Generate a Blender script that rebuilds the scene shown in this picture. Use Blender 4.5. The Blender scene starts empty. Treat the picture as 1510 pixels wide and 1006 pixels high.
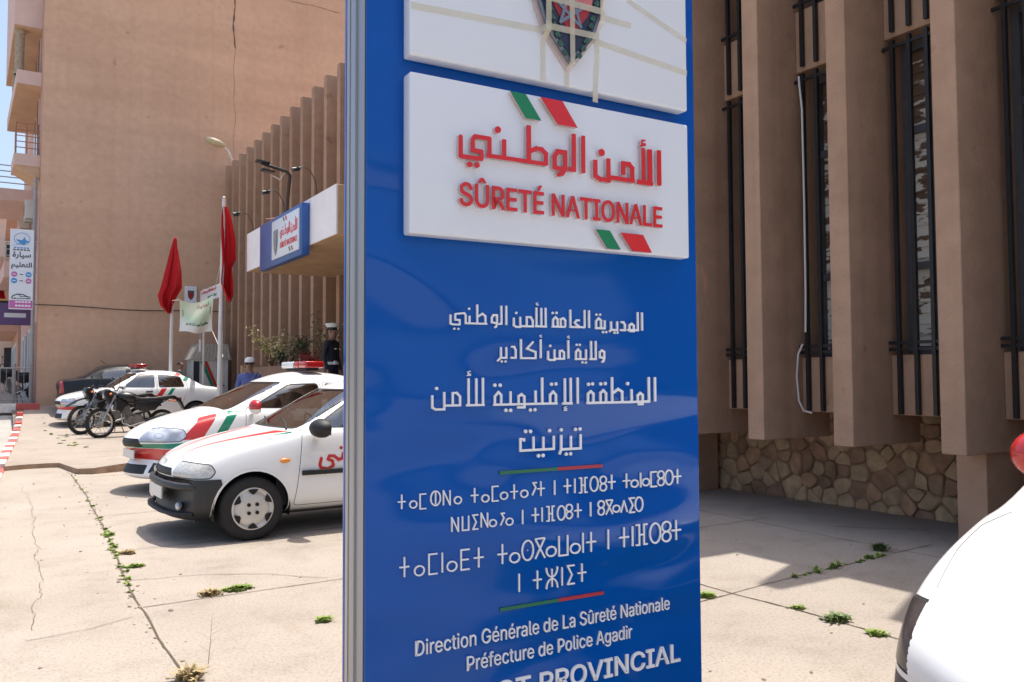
import bpy, bmesh, math, random, os
import numpy as np
from mathutils import Vector, Matrix, Euler, noise

random.seed(7)
SC = bpy.context.scene
COL = SC.collection
R = math.radians

# ------------------------------------------------------------------ camera
cam = bpy.data.objects.new('camera', bpy.data.cameras.new('camera'))
COL.objects.link(cam)
SC.camera = cam
cam.data.lens = 18.0
cam.data.sensor_width = 22.2
cam.data.clip_start = 0.05
cam.data.clip_end = 2000
_y, _p, _r = R(32.03), R(2.53), R(-0.25)
_f = Vector((math.sin(_y)*math.cos(_p), math.cos(_y)*math.cos(_p), math.sin(_p)))
_rt = Vector((math.cos(_y), -math.sin(_y), 0))
_up = _rt.cross(_f)
_r2 = math.cos(_r)*_rt + math.sin(_r)*_up
_u2 = -math.sin(_r)*_rt + math.cos(_r)*_up
cam.matrix_world = Matrix(((_r2.x, _u2.x, -_f.x, 0), (_r2.y, _u2.y, -_f.y, 0), (_r2.z, _u2.z, -_f.z, 1.45), (0, 0, 0, 1)))

# ------------------------------------------------------------------ light
SUN_EL, SUN_AZ = R(76.3), R(67.7)          # azimuth clockwise from +Y
w = bpy.data.worlds.new('World')
SC.world = w
w.use_nodes = True
nt = w.node_tree
sky = nt.nodes.new('ShaderNodeTexSky')
sky.sky_type = 'NISHITA'
sky.sun_disc = False
sky.sun_elevation = SUN_EL
sky.sun_rotation = SUN_AZ
sky.air_density = 1.0
sky.dust_density = 4.0
bg = nt.nodes['Background']
bg.inputs['Strength'].default_value = 0.14
nt.links.new(sky.outputs[0], bg.inputs['Color'])
sl = bpy.data.lights.new('sun', 'SUN')
sl.energy = 3.25
sl.angle = R(0.5)
sl.color = (1.0, 0.95, 0.87)
sun = bpy.data.objects.new('sun', sl)
COL.objects.link(sun)
sd = Vector((math.cos(SUN_EL)*math.sin(SUN_AZ), math.cos(SUN_EL)*math.cos(SUN_AZ), math.sin(SUN_EL)))
sun.rotation_euler = (-sd).to_track_quat('-Z', 'Y').to_euler()
sun.location = (0, 0, 40)
vs = SC.view_settings
vs.view_transform = 'Standard'
vs.look = 'None'
vs.exposure = 0.85
vs.gamma = 1.0
SC.cycles.max_bounces = 8

# ------------------------------------------------------------------ helpers
def link(o):
    COL.objects.link(o)
    return o

def thing(name, label, cat, loc=(0, 0, 0), rz=0.0, group=None):
    o = link(bpy.data.objects.new(name, None))
    o.empty_display_size = 0.2
    o.location = loc
    o.rotation_euler = (0, 0, rz)
    return tag(o, label, cat, group)

def tag(o, label, cat, group=None):
    o['label'] = label
    o['category'] = cat
    if group:
        o['group'] = group
    return o

def dup(root, loc, rz, label, group=None):
    r = root.copy(); COL.objects.link(r)
    r.location = loc; r.rotation_euler = (0, 0, rz)
    r['label'] = label
    if group: r['group'] = group
    for ch in list(root.children):
        c = ch.copy(); COL.objects.link(c); c.parent = r
        for g in list(ch.children):
            d = g.copy(); COL.objects.link(d); d.parent = c
    return r

MATS = {}
def M(name, col, rough=0.75, var=0.12, scale=3.0, bump=0.0, bscale=60.0, metal=0.0, spec=0.5, coat=0.0, var2=0.0, scale2=0.4, stretch=(1, 1, 1), trans=0.0, alpha=1.0):
    """Principled material with two scales of colour variation and a fine bump."""
    if name in MATS: return MATS[name]
    m = bpy.data.materials.new(name); m.use_nodes = True
    n, l = m.node_tree.nodes, m.node_tree.links
    b = n['Principled BSDF']
    b.inputs['Roughness'].default_value = rough
    b.inputs['Metallic'].default_value = metal
    b.inputs['Specular IOR Level'].default_value = spec
    b.inputs['Coat Weight'].default_value = coat
    b.inputs['Coat Roughness'].default_value = 0.03
    b.inputs['Transmission Weight'].default_value = trans
    b.inputs['Alpha'].default_value = alpha
    tc = n.new('ShaderNodeTexCoord')
    mp = n.new('ShaderNodeMapping'); mp.inputs['Scale'].default_value = stretch
    l.new(tc.outputs['Object'], mp.inputs[0])
    def nz(s, d=5.0):
        t = n.new('ShaderNodeTexNoise'); t.inputs['Scale'].default_value = s; t.inputs['Detail'].default_value = d
        t.inputs['Roughness'].default_value = 0.6
        l.new(mp.outputs[0], t.inputs['Vector']); return t
    def scl(sock_in, amount, t):
        mr = n.new('ShaderNodeMapRange')
        mr.inputs['From Min'].default_value = 0.25; mr.inputs['From Max'].default_value = 0.75
        mr.inputs['To Min'].default_value = 1 - amount; mr.inputs['To Max'].default_value = 1 + amount
        l.new(t.outputs['Fac'], mr.inputs[0])
        v = n.new('ShaderNodeVectorMath'); v.operation = 'SCALE'
        if isinstance(sock_in, tuple): v.inputs[0].default_value = sock_in
        else: l.new(sock_in, v.inputs[0])
        l.new(mr.outputs[0], v.inputs['Scale']); return v.outputs[0]
    if var > 0 or var2 > 0:
        s = scl(tuple(col[:3]), var, nz(scale))
        if var2 > 0: s = scl(s, var2, nz(scale2, 3.0))
        l.new(s, b.inputs['Base Color'])
    else:
        b.inputs['Base Color'].default_value = (*col[:3], 1)
    if bump > 0:
        t = nz(bscale, 6.0)
        bp = n.new('ShaderNodeBump'); bp.inputs['Strength'].default_value = bump; bp.inputs['Distance'].default_value = 0.01
        l.new(t.outputs['Fac'], bp.inputs['Height']); l.new(bp.outputs[0], b.inputs['Normal'])
    MATS[name] = m
    return m

class MB:
    """Collects shapes into one bmesh; out() links it as ONE mesh object."""
    def __init__(s): s.bm = bmesh.new(); s.mi = 0
    def _f(s, vs):
        try:
            f = s.bm.faces.new(vs); f.material_index = s.mi; return f
        except ValueError: return None
    def quad(s, *pts):
        return s._f([s.bm.verts.new(p) for p in pts])
    def box(s, a, b, rot=None, piv=None):
        x0, y0, z0 = a; x1, y1, z1 = b
        P = [Vector(p) for p in ((x0, y0, z0), (x1, y0, z0), (x1, y1, z0), (x0, y1, z0), (x0, y0, z1), (x1, y0, z1), (x1, y1, z1), (x0, y1, z1))]
        if rot is not None:
            c = Vector(piv) if piv is not None else (Vector(a)+Vector(b))/2
            Rm = Euler(rot).to_matrix()
            P = [Rm @ (p-c)+c for p in P]
        v = [s.bm.verts.new(p) for p in P]
        for q in ((0, 3, 2, 1), (4, 5, 6, 7), (0, 1, 5, 4), (1, 2, 6, 5), (2, 3, 7, 6), (3, 0, 4, 7)): s._f([v[i] for i in q])
        return s
    def tube(s, pts, r, n=10, cap=True, flat=None):
        """Swept tube through pts; r one radius or one per point."""
        pts = [Vector(p) for p in pts]; k = len(pts)
        rs = r if isinstance(r, (list, tuple)) else [r]*k
        up = None; rings = []
        for i, p in enumerate(pts):
            d = (pts[min(i+1, k-1)]-pts[max(i-1, 0)]).normalized()
            if up is None:
                up = Vector((0, 0, 1)) if abs(d.z) < 0.9 else Vector((1, 0, 0))
            a = d.cross(up)
            if a.length < 1e-6: a = d.orthogonal()
            a.normalize(); c = a.cross(d).normalized(); up = c
            rings.append([s.bm.verts.new(p + (a*math.cos(t)+c*math.sin(t)*(flat or 1))*rs[i]) for t in (2*math.pi*j/n for j in range(n))])
        for i in range(k-1):
            for j in range(n): s._f([rings[i][j], rings[i][(j+1) % n], rings[i+1][(j+1) % n], rings[i+1][j]])
        if cap:
            s._f(rings[0][::-1]); s._f(rings[-1])
        return s
    def lathe(s, prof, c=(0, 0, 0), axis='z', n=24, cap=False):
        """prof: (radius, height) pairs turned about an axis through c."""
        c = Vector(c); rings = []
        for r, h in prof:
            ring = []
            for j in range(n):
                t = 2*math.pi*j/n; a, b = r*math.cos(t), r*math.sin(t)
                p = {'z': (a, b, h), 'y': (a, h, -b), 'x': (h, a, b)}[axis]
                ring.append(s.bm.verts.new(c+Vector(p)))
            rings.append(ring)
        for i in range(len(prof)-1):
            for j in range(n): s._f([rings[i][j], rings[i][(j+1) % n], rings[i+1][(j+1) % n], rings[i+1][j]])
        if cap:
            s._f(rings[0][::-1]); s._f(rings[-1])
        return s
    def prism(s, poly, h0, h1, axis='y', f=None):
        """Extrude a 2D polygon between h0 and h1 along an axis ((x,z) for y, (x,y) for z, (y,z) for x)."""
        g = {'y': lambda p, h: (p[0], h, p[1]), 'z': lambda p, h: (p[0], p[1], h), 'x': lambda p, h: (h, p[0], p[1])}[axis]
        if f: g = f
        A = [s.bm.verts.new(g(p, h0)) for p in poly]; B = [s.bm.verts.new(g(p, h1)) for p in poly]
        s._f(A[::-1]); s._f(B)
        k = len(poly)
        for i in range(k): s._f([A[i], A[(i+1) % k], B[(i+1) % k], B[i]])
        return s
    def ball(s, c, r, n=12, m=8, rot=None):
        c = Vector(c); r = Vector(r) if not isinstance(r, (int, float)) else Vector((r, r, r))
        Rm = Euler(rot).to_matrix() if rot else Matrix.Identity(3)
        rings = []
        for i in range(1, m):
            ph = math.pi*i/m
            rings.append([s.bm.verts.new(c+Rm @ Vector((r.x*math.sin(ph)*math.cos(t), r.y*math.sin(ph)*math.sin(t), r.z*math.cos(ph)))) for t in (2*math.pi*j/n for j in range(n))])
        T = s.bm.verts.new(c+Rm @ Vector((0, 0, r.z))); B = s.bm.verts.new(c-Rm @ Vector((0, 0, r.z)))
        for j in range(n):
            s._f([T, rings[0][j], rings[0][(j+1) % n]]); s._f([B, rings[-1][(j+1) % n], rings[-1][j]])
            for i in range(m-2): s._f([rings[i][j], rings[i+1][j], rings[i+1][(j+1) % n], rings[i][(j+1) % n]])
        return s
    def grid(s, fn, nu, nv):
        V = [[s.bm.verts.new(fn(i/nu, j/nv)) for j in range(nv+1)] for i in range(nu+1)]
        for i in range(nu):
            for j in range(nv): s._f([V[i][j], V[i+1][j], V[i+1][j+1], V[i][j+1]])
        return s
    def bevel(s, w=0.01, seg=2, ang=40):
        bmesh.ops.recalc_face_normals(s.bm, faces=s.bm.faces[:])
        es = [e for e in s.bm.edges if len(e.link_faces) == 2 and e.calc_face_angle(0) > R(ang)]
        bmesh.ops.bevel(s.bm, geom=es, offset=w, segments=seg, affect='EDGES', profile=0.6, clamp_overlap=True)
        return s
    def out(s, name, mat, parent=None, label=None, smooth=False, recalc=True, kind=None):
        if recalc: bmesh.ops.recalc_face_normals(s.bm, faces=s.bm.faces[:])
        me = bpy.data.meshes.new(name); s.bm.to_mesh(me); s.bm.free()
        return meshobj(me, name, mat, parent, label, smooth, kind)

def meshobj(me, name, mat, parent=None, label=None, smooth=False, kind=None):
    if mat is not None:
        for m in (mat if isinstance(mat, (list, tuple)) else [mat]): me.materials.append(m)
    if smooth:
        me.polygons.foreach_set('use_smooth', [True]*len(me.polygons))
        if smooth != 'all':
            me.set_sharp_from_angle(angle=R(smooth if smooth is not True else 40))
    o = link(bpy.data.objects.new(name, me))
    if parent is not None: o.parent = parent
    if label: o['label'] = label
    if kind: o['kind'] = kind
    return o

def curve_mesh(cu):
    """Turn a curve datablock into a mesh datablock."""
    o = link(bpy.data.objects.new('tmp_curve', cu))
    bpy.context.view_layer.update()
    dg = bpy.context.evaluated_depsgraph_get()
    me = bpy.data.meshes.new_from_object(o.evaluated_get(dg))
    bpy.data.objects.remove(o); bpy.data.curves.remove(cu)
    return me

# ---- lettering: strokes -> distance field -> outlines -> filled, extruded mesh
def sdf_outlines(strokes, h):
    pad = 4*h; prims = []
    for s in strokes:
        if len(s) == 3: prims.append(('d', s[1], s[2], s[0]/2)); continue
        wd = s[0]; P = [(s[i], s[i+1]) for i in range(1, len(s), 2)]
        rnd = len(P) > 8
        for i in range(len(P)-1):
            (ax, ay), (bx, by) = P[i], P[i+1]; L = math.hypot(bx-ax, by-ay) or 1e-6
            dx, dy = (bx-ax)/L, (by-ay)/L
            e0 = 0 if i == 0 else wd/2; e1 = 0 if i == len(P)-2 else wd/2
            if rnd: prims.append(('c', ax, ay, bx, by, wd/2)); continue
            if i > 0:
                q = (ax-P[i-1][0], ay-P[i-1][1]); 
                if (q[0]*dx+q[1]*dy)/(math.hypot(*q) or 1) > -0.2 and abs(q[0]*dy-q[1]*dx)/(math.hypot(*q) or 1) < 0.95: e0 = wd*0.2
            ax -= dx*e0; ay -= dy*e0; bx += dx*e1; by += dy*e1
            prims.append(('b', (ax+bx)/2, (ay+by)/2, dx, dy, math.hypot(bx-ax, by-ay)/2, wd/2))
            prims.append(('d', P[i][0], P[i][1], wd*0.42) if i > 0 else ('d', P[i+1][0], P[i+1][1], wd*0.1))
    def bb(p):
        if p[0] == 'd': return p[1]-p[3], p[2]-p[3], p[1]+p[3], p[2]+p[3]
        if p[0] == 'c': return min(p[1], p[3])-p[5], min(p[2], p[4])-p[5], max(p[1], p[3])+p[5], max(p[2], p[4])+p[5]
        ex = abs(p[3])*p[5]+abs(p[4])*p[6]; ey = abs(p[4])*p[5]+abs(p[3])*p[6]
        return p[1]-ex, p[2]-ey, p[1]+ex, p[2]+ey
    B = [bb(p) for p in prims]
    x0 = min(b[0] for b in B)-pad; y0 = min(b[1] for b in B)-pad
    nx = int((max(b[2] for b in B)+pad-x0)/h)+2; ny = int((max(b[3] for b in B)+pad-y0)/h)+2
    F = np.full((nx, ny), 10.0*h)
    for p, b in zip(prims, B):
        i0, i1 = max(int((b[0]-x0)/h)-3, 0), min(int((b[2]-x0)/h)+4, nx); j0, j1 = max(int((b[1]-y0)/h)-3, 0), min(int((b[3]-y0)/h)+4, ny)
        X, Y = np.meshgrid(x0+h*np.arange(i0, i1), y0+h*np.arange(j0, j1), indexing='ij')
        if p[0] == 'd': D = np.hypot(X-p[1], Y-p[2])-p[3]
        elif p[0] == 'c':
            vx, vy = p[3]-p[1], p[4]-p[2]; t = np.clip(((X-p[1])*vx+(Y-p[2])*vy)/(vx*vx+vy*vy+1e-12), 0, 1)
            D = np.hypot(X-p[1]-t*vx, Y-p[2]-t*vy)-p[5]
        else:
            rr = 0.3*p[6]
            u = np.abs((X-p[1])*p[3]+(Y-p[2])*p[4])-p[5]+rr; v = np.abs(-(X-p[1])*p[4]+(Y-p[2])*p[3])-p[6]+rr
            D = np.hypot(np.maximum(u, 0), np.maximum(v, 0))+np.minimum(np.maximum(u, v), 0)-rr
        F[i0:i1, j0:j1] = np.minimum(F[i0:i1, j0:j1], D)
    F += 1e-9
    I = F < 0; nxt = {}
    code = I[:-1, :-1]*1+I[1:, :-1]*2+I[1:, 1:]*4+I[:-1, 1:]*8
    T = {1: [(3, 0)], 2: [(0, 1)], 3: [(3, 1)], 4: [(1, 2)], 5: [(3, 0), (1, 2)], 6: [(0, 2)], 7: [(3, 2)], 8: [(2, 3)], 9: [(2, 0)], 10: [(0, 1), (2, 3)], 11: [(2, 1)], 12: [(1, 3)], 13: [(1, 0)], 14: [(0, 3)]}
    def key(i, j, e): return ((0, i, j), (1, i+1, j), (0, i, j+1), (1, i, j))[e]
    for i, j in zip(*np.nonzero((code > 0) & (code < 15))):
        for a, b in T[int(code[i, j])]: nxt[key(i, j, a)] = key(i, j, b)
    def pos(k):
        t, i, j = k
        if t == 0: a, b = F[i, j], F[i+1, j]; return (x0+h*(i+a/(a-b)), y0+h*j)
        a, b = F[i, j], F[i, j+1]; return (x0+h*i, y0+h*(j+a/(a-b)))
    loops = []
    while nxt:
        k0, k = nxt.popitem(); lp = [k0]
        while k != k0 and k in nxt: lp.append(k); k = nxt.pop(k)
        if len(lp) > 5: loops.append(simplify([pos(q) for q in lp], 0.09*h*2))
    return loops

def simplify(P, eps):
    def rdp(a, b):
        st = [(a, b)]; keep = set()
        while st:
            a, b = st.pop(); (ax, ay), (bx, by) = Q[a], Q[b]; L = math.hypot(bx-ax, by-ay); m, mi = 0, -1
            for i in range(a+1, b):
                d = abs((Q[i][0]-ax)*(by-ay)-(Q[i][1]-ay)*(bx-ax))/L if L > 1e-9 else math.hypot(Q[i][0]-ax, Q[i][1]-ay)
                if d > m: m, mi = d, i
            if m > eps: keep.add(mi); st += [(a, mi), (mi, b)]
        return keep
    Q = P+[P[0]]; n = len(P); h = n//2
    ks = sorted({0, h} | rdp(0, h) | rdp(h, n))
    return [P[i] for i in ks if i < n]

def outline_mesh(loops, depth, bevel=0.0):
    cu = bpy.data.curves.new('strokes', 'CURVE'); cu.dimensions = '2D'; cu.fill_mode = 'BOTH'
    cu.extrude = depth/2; cu.bevel_depth = bevel; cu.bevel_resolution = 1
    for lp in loops:
        if len(lp) < 3: continue
        sp = cu.splines.new('POLY'); sp.points.add(len(lp)-1)
        sp.points.foreach_set('co', [c for p in lp for c in (p[0], p[1], 0, 1)]); sp.use_cyclic_u = True
    return curve_mesh(cu)

def strokes_mesh(strokes, h, depth, scale=0.001, bevel=0.0):
    loops = [[(x*scale, y*scale) for x, y in lp] for lp in sdf_outlines(strokes, h)]
    return outline_mesh(loops, depth, bevel)

try:
    FONT = bpy.data.fonts.load(os.path.join(bpy.utils.system_resource('DATAFILES', path='fonts'), 'Inter.woff2'))
except Exception:
    FONT = None

def text_mesh(body, width, capheight, depth, bold=0.0, align='LEFT', font=True):
    """Flat lettering: baseline at y=0, from x=0 to x=width, capitals capheight tall."""
    cu = bpy.data.curves.new('text', 'FONT'); cu.body = body
    if FONT and font: cu.font = FONT
    cu.size = 1.0; cu.offset = bold; cu.extrude = 0.5
    me = curve_mesh(cu)
    cap = bpy.data.curves.new('text', 'FONT'); cap.body = 'H'
    if FONT and font: cap.font = FONT
    cm = curve_mesh(cap); ch = max(v.co.y for v in cm.vertices); bpy.data.meshes.remove(cm)
    xs = [v.co.x for v in me.vertices]; x0, x1 = min(xs), max(xs)
    for v in me.vertices:
        v.co = ((v.co.x-x0)*width/(x1-x0), v.co.y*capheight/ch, v.co.z*depth)
    return me

def place(me, M4):
    me.transform(M4); return me

def frame(o, ux, uy):
    """Matrix whose x,y,z axes are ux, uy, ux×uy at origin o."""
    ux = Vector(ux).normalized(); uy = Vector(uy).normalized(); uz = ux.cross(uy)
    return Matrix(((ux.x, uy.x, uz.x, o[0]), (ux.y, uy.y, uz.y, o[1]), (ux.z, uy.z, uz.z, o[2]), (0, 0, 0, 1)))

def xf(bm_or_mb, M4):
    bmesh.ops.transform(bm_or_mb.bm, matrix=M4, verts=bm_or_mb.bm.verts[:]); return bm_or_mb
# ------------------------------------------------------------------ ground
def gz(y):
    return 0.0 if y < 15.4 else float(np.interp(y, (15.4, 21.6, 24.5, 26.4, 28.6, 29), (.08, .08, .18, .32, .66, .68)))

def concrete(name, col, crackamt=0.5):
    m = bpy.data.materials.new(name); m.use_nodes = True
    n, l = m.node_tree.nodes, m.node_tree.links
    b = n['Principled BSDF']; b.inputs['Roughness'].default_value = 0.9; b.inputs['Specular IOR Level'].default_value = 0.25
    tc = n.new('ShaderNodeTexCoord')
    def nz(s, d, ro=0.6, dist=0.0):
        t = n.new('ShaderNodeTexNoise'); t.inputs['Scale'].default_value = s; t.inputs['Detail'].default_value = d; t.inputs['Roughness'].default_value = ro
        t.inputs['Distortion'].default_value = dist
        l.new(tc.outputs['Object'], t.inputs['Vector']); return t
    def ramp(src, stops):
        r = n.new('ShaderNodeValToRGB'); e = r.color_ramp.elements
        e[0].position, e[0].color = stops[0][0], (*stops[0][1], 1); e[1].position, e[1].color = stops[-1][0], (*stops[-1][1], 1)
        for p, c in stops[1:-1]: q = e.new(p); q.color = (*c, 1)
        l.new(src, r.inputs[0]); return r.outputs[0]
    def mul(a, c):
        x = n.new('ShaderNodeMix'); x.data_type = 'RGBA'; x.blend_type = 'MULTIPLY'; x.inputs[0].default_value = 1.0
        l.new(a, x.inputs[6]); l.new(c, x.inputs[7]); return x.outputs[2]
    c = Vector(col)
    base = ramp(nz(0.35, 6).outputs['Fac'], [(0.3, tuple(c*0.84)), (0.5, tuple(c)), (0.72, tuple(Vector((c.x*1.08, c.y*1.1, c.z*1.13))))])
    mid = ramp(nz(2.3, 8, 0.7).outputs['Fac'], [(0.28, (.82, .81, .79)), (0.48, (1, 1, 1)), (0.8, (1.08, 1.07, 1.06))])
    fine = ramp(nz(55, 4, 0.8).outputs['Fac'], [(0.3, (.50, .45, .39)), (0.45, (.97, .97, .97)), (0.7, (1.14, 1.14, 1.14))])
    v = n.new('ShaderNodeTexVoronoi'); v.inputs['Scale'].default_value = 34; l.new(tc.outputs['Object'], v.inputs['Vector'])
    peb = ramp(v.outputs['Distance'], [(0.0, (.55, .46, .38)), (0.13, (.9, .87, .84)), (0.22, (1, 1, 1))])
    stain = ramp(nz(0.9, 5, 0.62, 1.2).outputs['Fac'], [(0.3, (.90, .88, .85)), (0.42, (1, 1, 1)), (1.0, (1, 1, 1))])
    l.new(mul(mul(mul(mul(base, mid), fine), peb), stain), b.inputs['Base Color'])
    bp = n.new('ShaderNodeBump'); bp.inputs['Strength'].default_value = 0.55; bp.inputs['Distance'].default_value = 0.012
    l.new(nz(48, 6, 0.75).outputs['Fac'], bp.inputs['Height']); l.new(bp.outputs[0], b.inputs['Normal'])
    MATS[name] = m
    return m

m_conc = concrete('concrete_paving', (0.345, 0.298, 0.250))
m_conc2 = concrete('concrete_upper', (0.330, 0.280, 0.235))
m_road = concrete('road_surface', (0.36, 0.34, 0.31))
m_joint = M('joint_dirt', (0.10, 0.075, 0.05), 0.95, 0.5, 9)
m_edge = M('broken_edge', (0.30, 0.20, 0.13), 0.95, 0.35, 6, bump=0.6, bscale=30)

def kx(y): return 0.174+0.049*(y-15.2)            # street edge of the forecourt

ys = [-400, -40, -15, 0, 10, 15.4, 19.8, 22, 24, 26, 28, 28.9, 32, 40, 60, 120, 700]
mb = MB()
mb.grid(lambda u, v: (-600+1200*u, ys[round(v*(len(ys)-1))], gz(ys[round(v*(len(ys)-1))])-0.12-(0.03 if ys[round(v*(len(ys)-1))] > 15 else 0)), 24, len(ys)-1)
go = mb.out('ground', m_road, kind='structure')

mb = MB()
P = [(kx(-15), -15), (30, -15), (30, 16.2), (kx(16.2), 16.2)]
mb.grid(lambda u, v: (kx(-15+31.5*v)+(30-kx(-15+31.5*v))*u, -15+31.5*v, 0.0), 20, 30)
mb.quad((kx(-15), -15, 0), (kx(16.5), 16.5, 0), (kx(16.5), 16.5, -.15), (kx(-15), -15, -.15))
mb.out('forecourt', m_conc, kind='structure')

# upper slab, one low step above the forecourt, climbing towards the far wall
front = [(kx(15.55), 15.55), (0.5, 15.7), (0.82, 15.72), (0.97, 15.66), (1.06, 14.95), (1.13, 14.4), (1.35, 14.25), (1.75, 14.42), (2.4, 14.75), (3.2, 15.1), (5.0, 15.3), (30, 15.4)]
mb = MB()
def upz(x, y):
    z = max(gz(max(y, 15.5)), 0.08)
    if 1.0 < x < 2.6: z += 0.05*min(1, (x-1.0)/0.8)*max(0, 1-abs(y-14.5)/2.0)
    elif x >= 2.6: z += 0.05*max(0, 1-abs(y-14.5)/2.0)
    return z
rows = [15.9, 16.6, 18, 19.8, 21, 22.5, 24, 26, 28, 28.9, 34, 60]
vr = []
prev = None
for (x, y) in front:
    col = [(x, y, upz(x, y)-0.004)]
    for ry in rows:
        xx = kx(ry) if x == front[0][0] else x
        col.append((xx, max(ry, y+0.15), upz(xx, ry)))
    vr.append([mb.bm.verts.new(p) for p in col])
for i in range(len(vr)-1):
    for j in range(len(rows)): mb._f([vr[i][j], vr[i+1][j], vr[i+1][j+1], vr[i][j+1]])
mb.out('upper_pavement', m_conc2, kind='structure', recalc=False)
mb = MB()
for i in range(len(front)-1):
    a, b = front[i], front[i+1]
    n_ = 6
    for k in range(n_):
        p = [(a[0]+(b[0]-a[0])*t, a[1]+(b[1]-a[1])*t) for t in (k/n_, (k+1)/n_)]
        q = [-.006-.012*noise.noise(Vector((x*7, y*7, 0))) for x, y in p]
        mb.quad((p[0][0], p[0][1]+q[0], -.02), (p[1][0], p[1][1]+q[1], -.02), (p[1][0], p[1][1], upz(*p[1])-.004), (p[0][0], p[0][1], upz(*p[0])-.004))
mb.out('step_edge', m_edge, kind='structure')

# joints and cracks between the slabs: thin ragged dirt-filled strips
def strip(mb, pts, w, amp=0.02, z=0.004, seed=0, step=0.06):
    P = []
    for (ax, ay), (bx, by) in zip(pts[:-1], pts[1:]):
        L = math.hypot(bx-ax, by-ay); k = max(int(L/step), 1)
        for i in range(k): P.append((ax+(bx-ax)*i/k, ay+(by-ay)*i/k, (by-ay)/L, -(bx-ax)/L))
    P.append((*pts[-1], P[-1][2], P[-1][3]))
    L, Rr = [], []
    for i, (x, y, nx, ny) in enumerate(P):
        o = amp*noise.noise(Vector((x*2.1, y*2.1, seed)))+amp*0.4*noise.noise(Vector((x*11, y*11, seed+5)))
        ww = w*(0.55+0.9*abs(noise.noise(Vector((x*6, y*6, seed+9)))))
        zz = z if y < 15.4 else upz(x, y)+z
        L.append(mb.bm.verts.new((x+nx*(o+ww), y+ny*(o+ww), zz))); Rr.append(mb.bm.verts.new((x+nx*(o-ww), y+ny*(o-ww), zz)))
    for i in range(len(P)-1): mb._f([L[i], L[i+1], Rr[i+1], Rr[i]])
mb = MB()
LJ = [(0.86, 1.5), (0.82, 4.33), (0.83, 6.2), (0.95, 9.0), (1.03, 12.0), (1.05, 14.4)]
strip(mb, LJ, 0.009, 0.013, seed=1)
for y in (5.78, 7.75, 9.85, 11.9, 13.9): strip(mb, [(0.84 if y < 7 else 1.0, y), (6.8, y+0.12)], 0.006, 0.012, seed=y)
strip(mb, [(.84, 3.62), (2.5, 3.78), (4.2, 3.99), (4.61, 4.04), (6.21, 4.16), (6.9, 4.2)], 0.006, 0.012, seed=3)
strip(mb, [(4.3, 1.0), (4.26, 2.85), (4.27, 3.5), (4.22, 4.0), (4.3, 8.0)], 0.008, 0.012, seed=21)
strip(mb, [(6.4, 1.0), (6.45, 5.0), (6.7, 9.0)], 0.006, 0.01, seed=22)
mb.out('expansion_joints', m_joint, kind='structure', recalc=False)
mb = MB()
strip(mb, [(0.84, 6.6), (1.3, 6.5), (1.75, 6.25), (2.1, 5.9)], 0.004, 0.05, 0.005, seed=31)
strip(mb, [(2.2, 5.6), (2.5, 5.1), (2.9, 4.75), (3.3, 4.6)], 0.004, 0.05, 0.005, seed=32)
strip(mb, [(0.35, 13.5), (0.42, 11), (0.36, 9), (0.33, 7), (0.25, 5.6)], 0.002, 0.07, 0.005, seed=33)
strip(mb, [(0.4, 9.6), (0.7, 9.7), (1.0, 9.6)], 0.0035, 0.05, 0.005, seed=34)
strip(mb, [(0.18, 5.4), (0.5, 5.45), (0.75, 5.6)], 0.003, 0.03, 0.005, seed=35)
strip(mb, [(5.5, 8.1), (6.2, 7.6), (6.6, 7.0)], 0.004, 0.05, 0.005, seed=36)
strip(mb, [(6.9, 5.2), (7.3, 4.8), (7.5, 4.6)], 0.01, 0.05, 0.005, seed=37)
mb.out('cracks', m_joint, kind='structure', recalc=False)

# kerb with painted red and white stones
m_red = M('kerb_red', (0.50, 0.10, 0.085), 0.8, 0.3, 8, bump=0.3)
m_white = M('kerb_white', (0.70, 0.66, 0.60), 0.8, 0.25, 8, bump=0.3)
for nm, par, mt in (('kerb_red_stones', 0, m_red), ('kerb_white_stones', 1, m_white)):
    mb = MB()
    y = 12.0; i = 0
    while y < 27.2:
        if i % 2 == par:
            a, b = y+.006, y+.74
            mb.prism([(kx(a)-.16, a), (kx(a)-.002, a), (kx(b)-.002, b), (kx(b)-.16, b)], gz(a)-.2, gz(max(b, 16))+0.03 if a > 15.4 else 0.03, 'z')
        y += 0.746; i += 1
    x = -9.0; i = 0
    while x < 1.0:
        if i % 2 == par: mb.box((x+.005, 28.05, 0.5), (x+(1.0 if par else .6)-.005, 28.25, 0.76))
        x += 1.0 if i % 2 else .6
        i += 1
    mb.bevel(0.012).out(nm, mt, kind='structure')
mb = MB(); mb.box((-30, 28.25, 0.3), (1.10, 60, 0.75))
mb.out('street_pavement', m_conc2, kind='structure')

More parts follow.
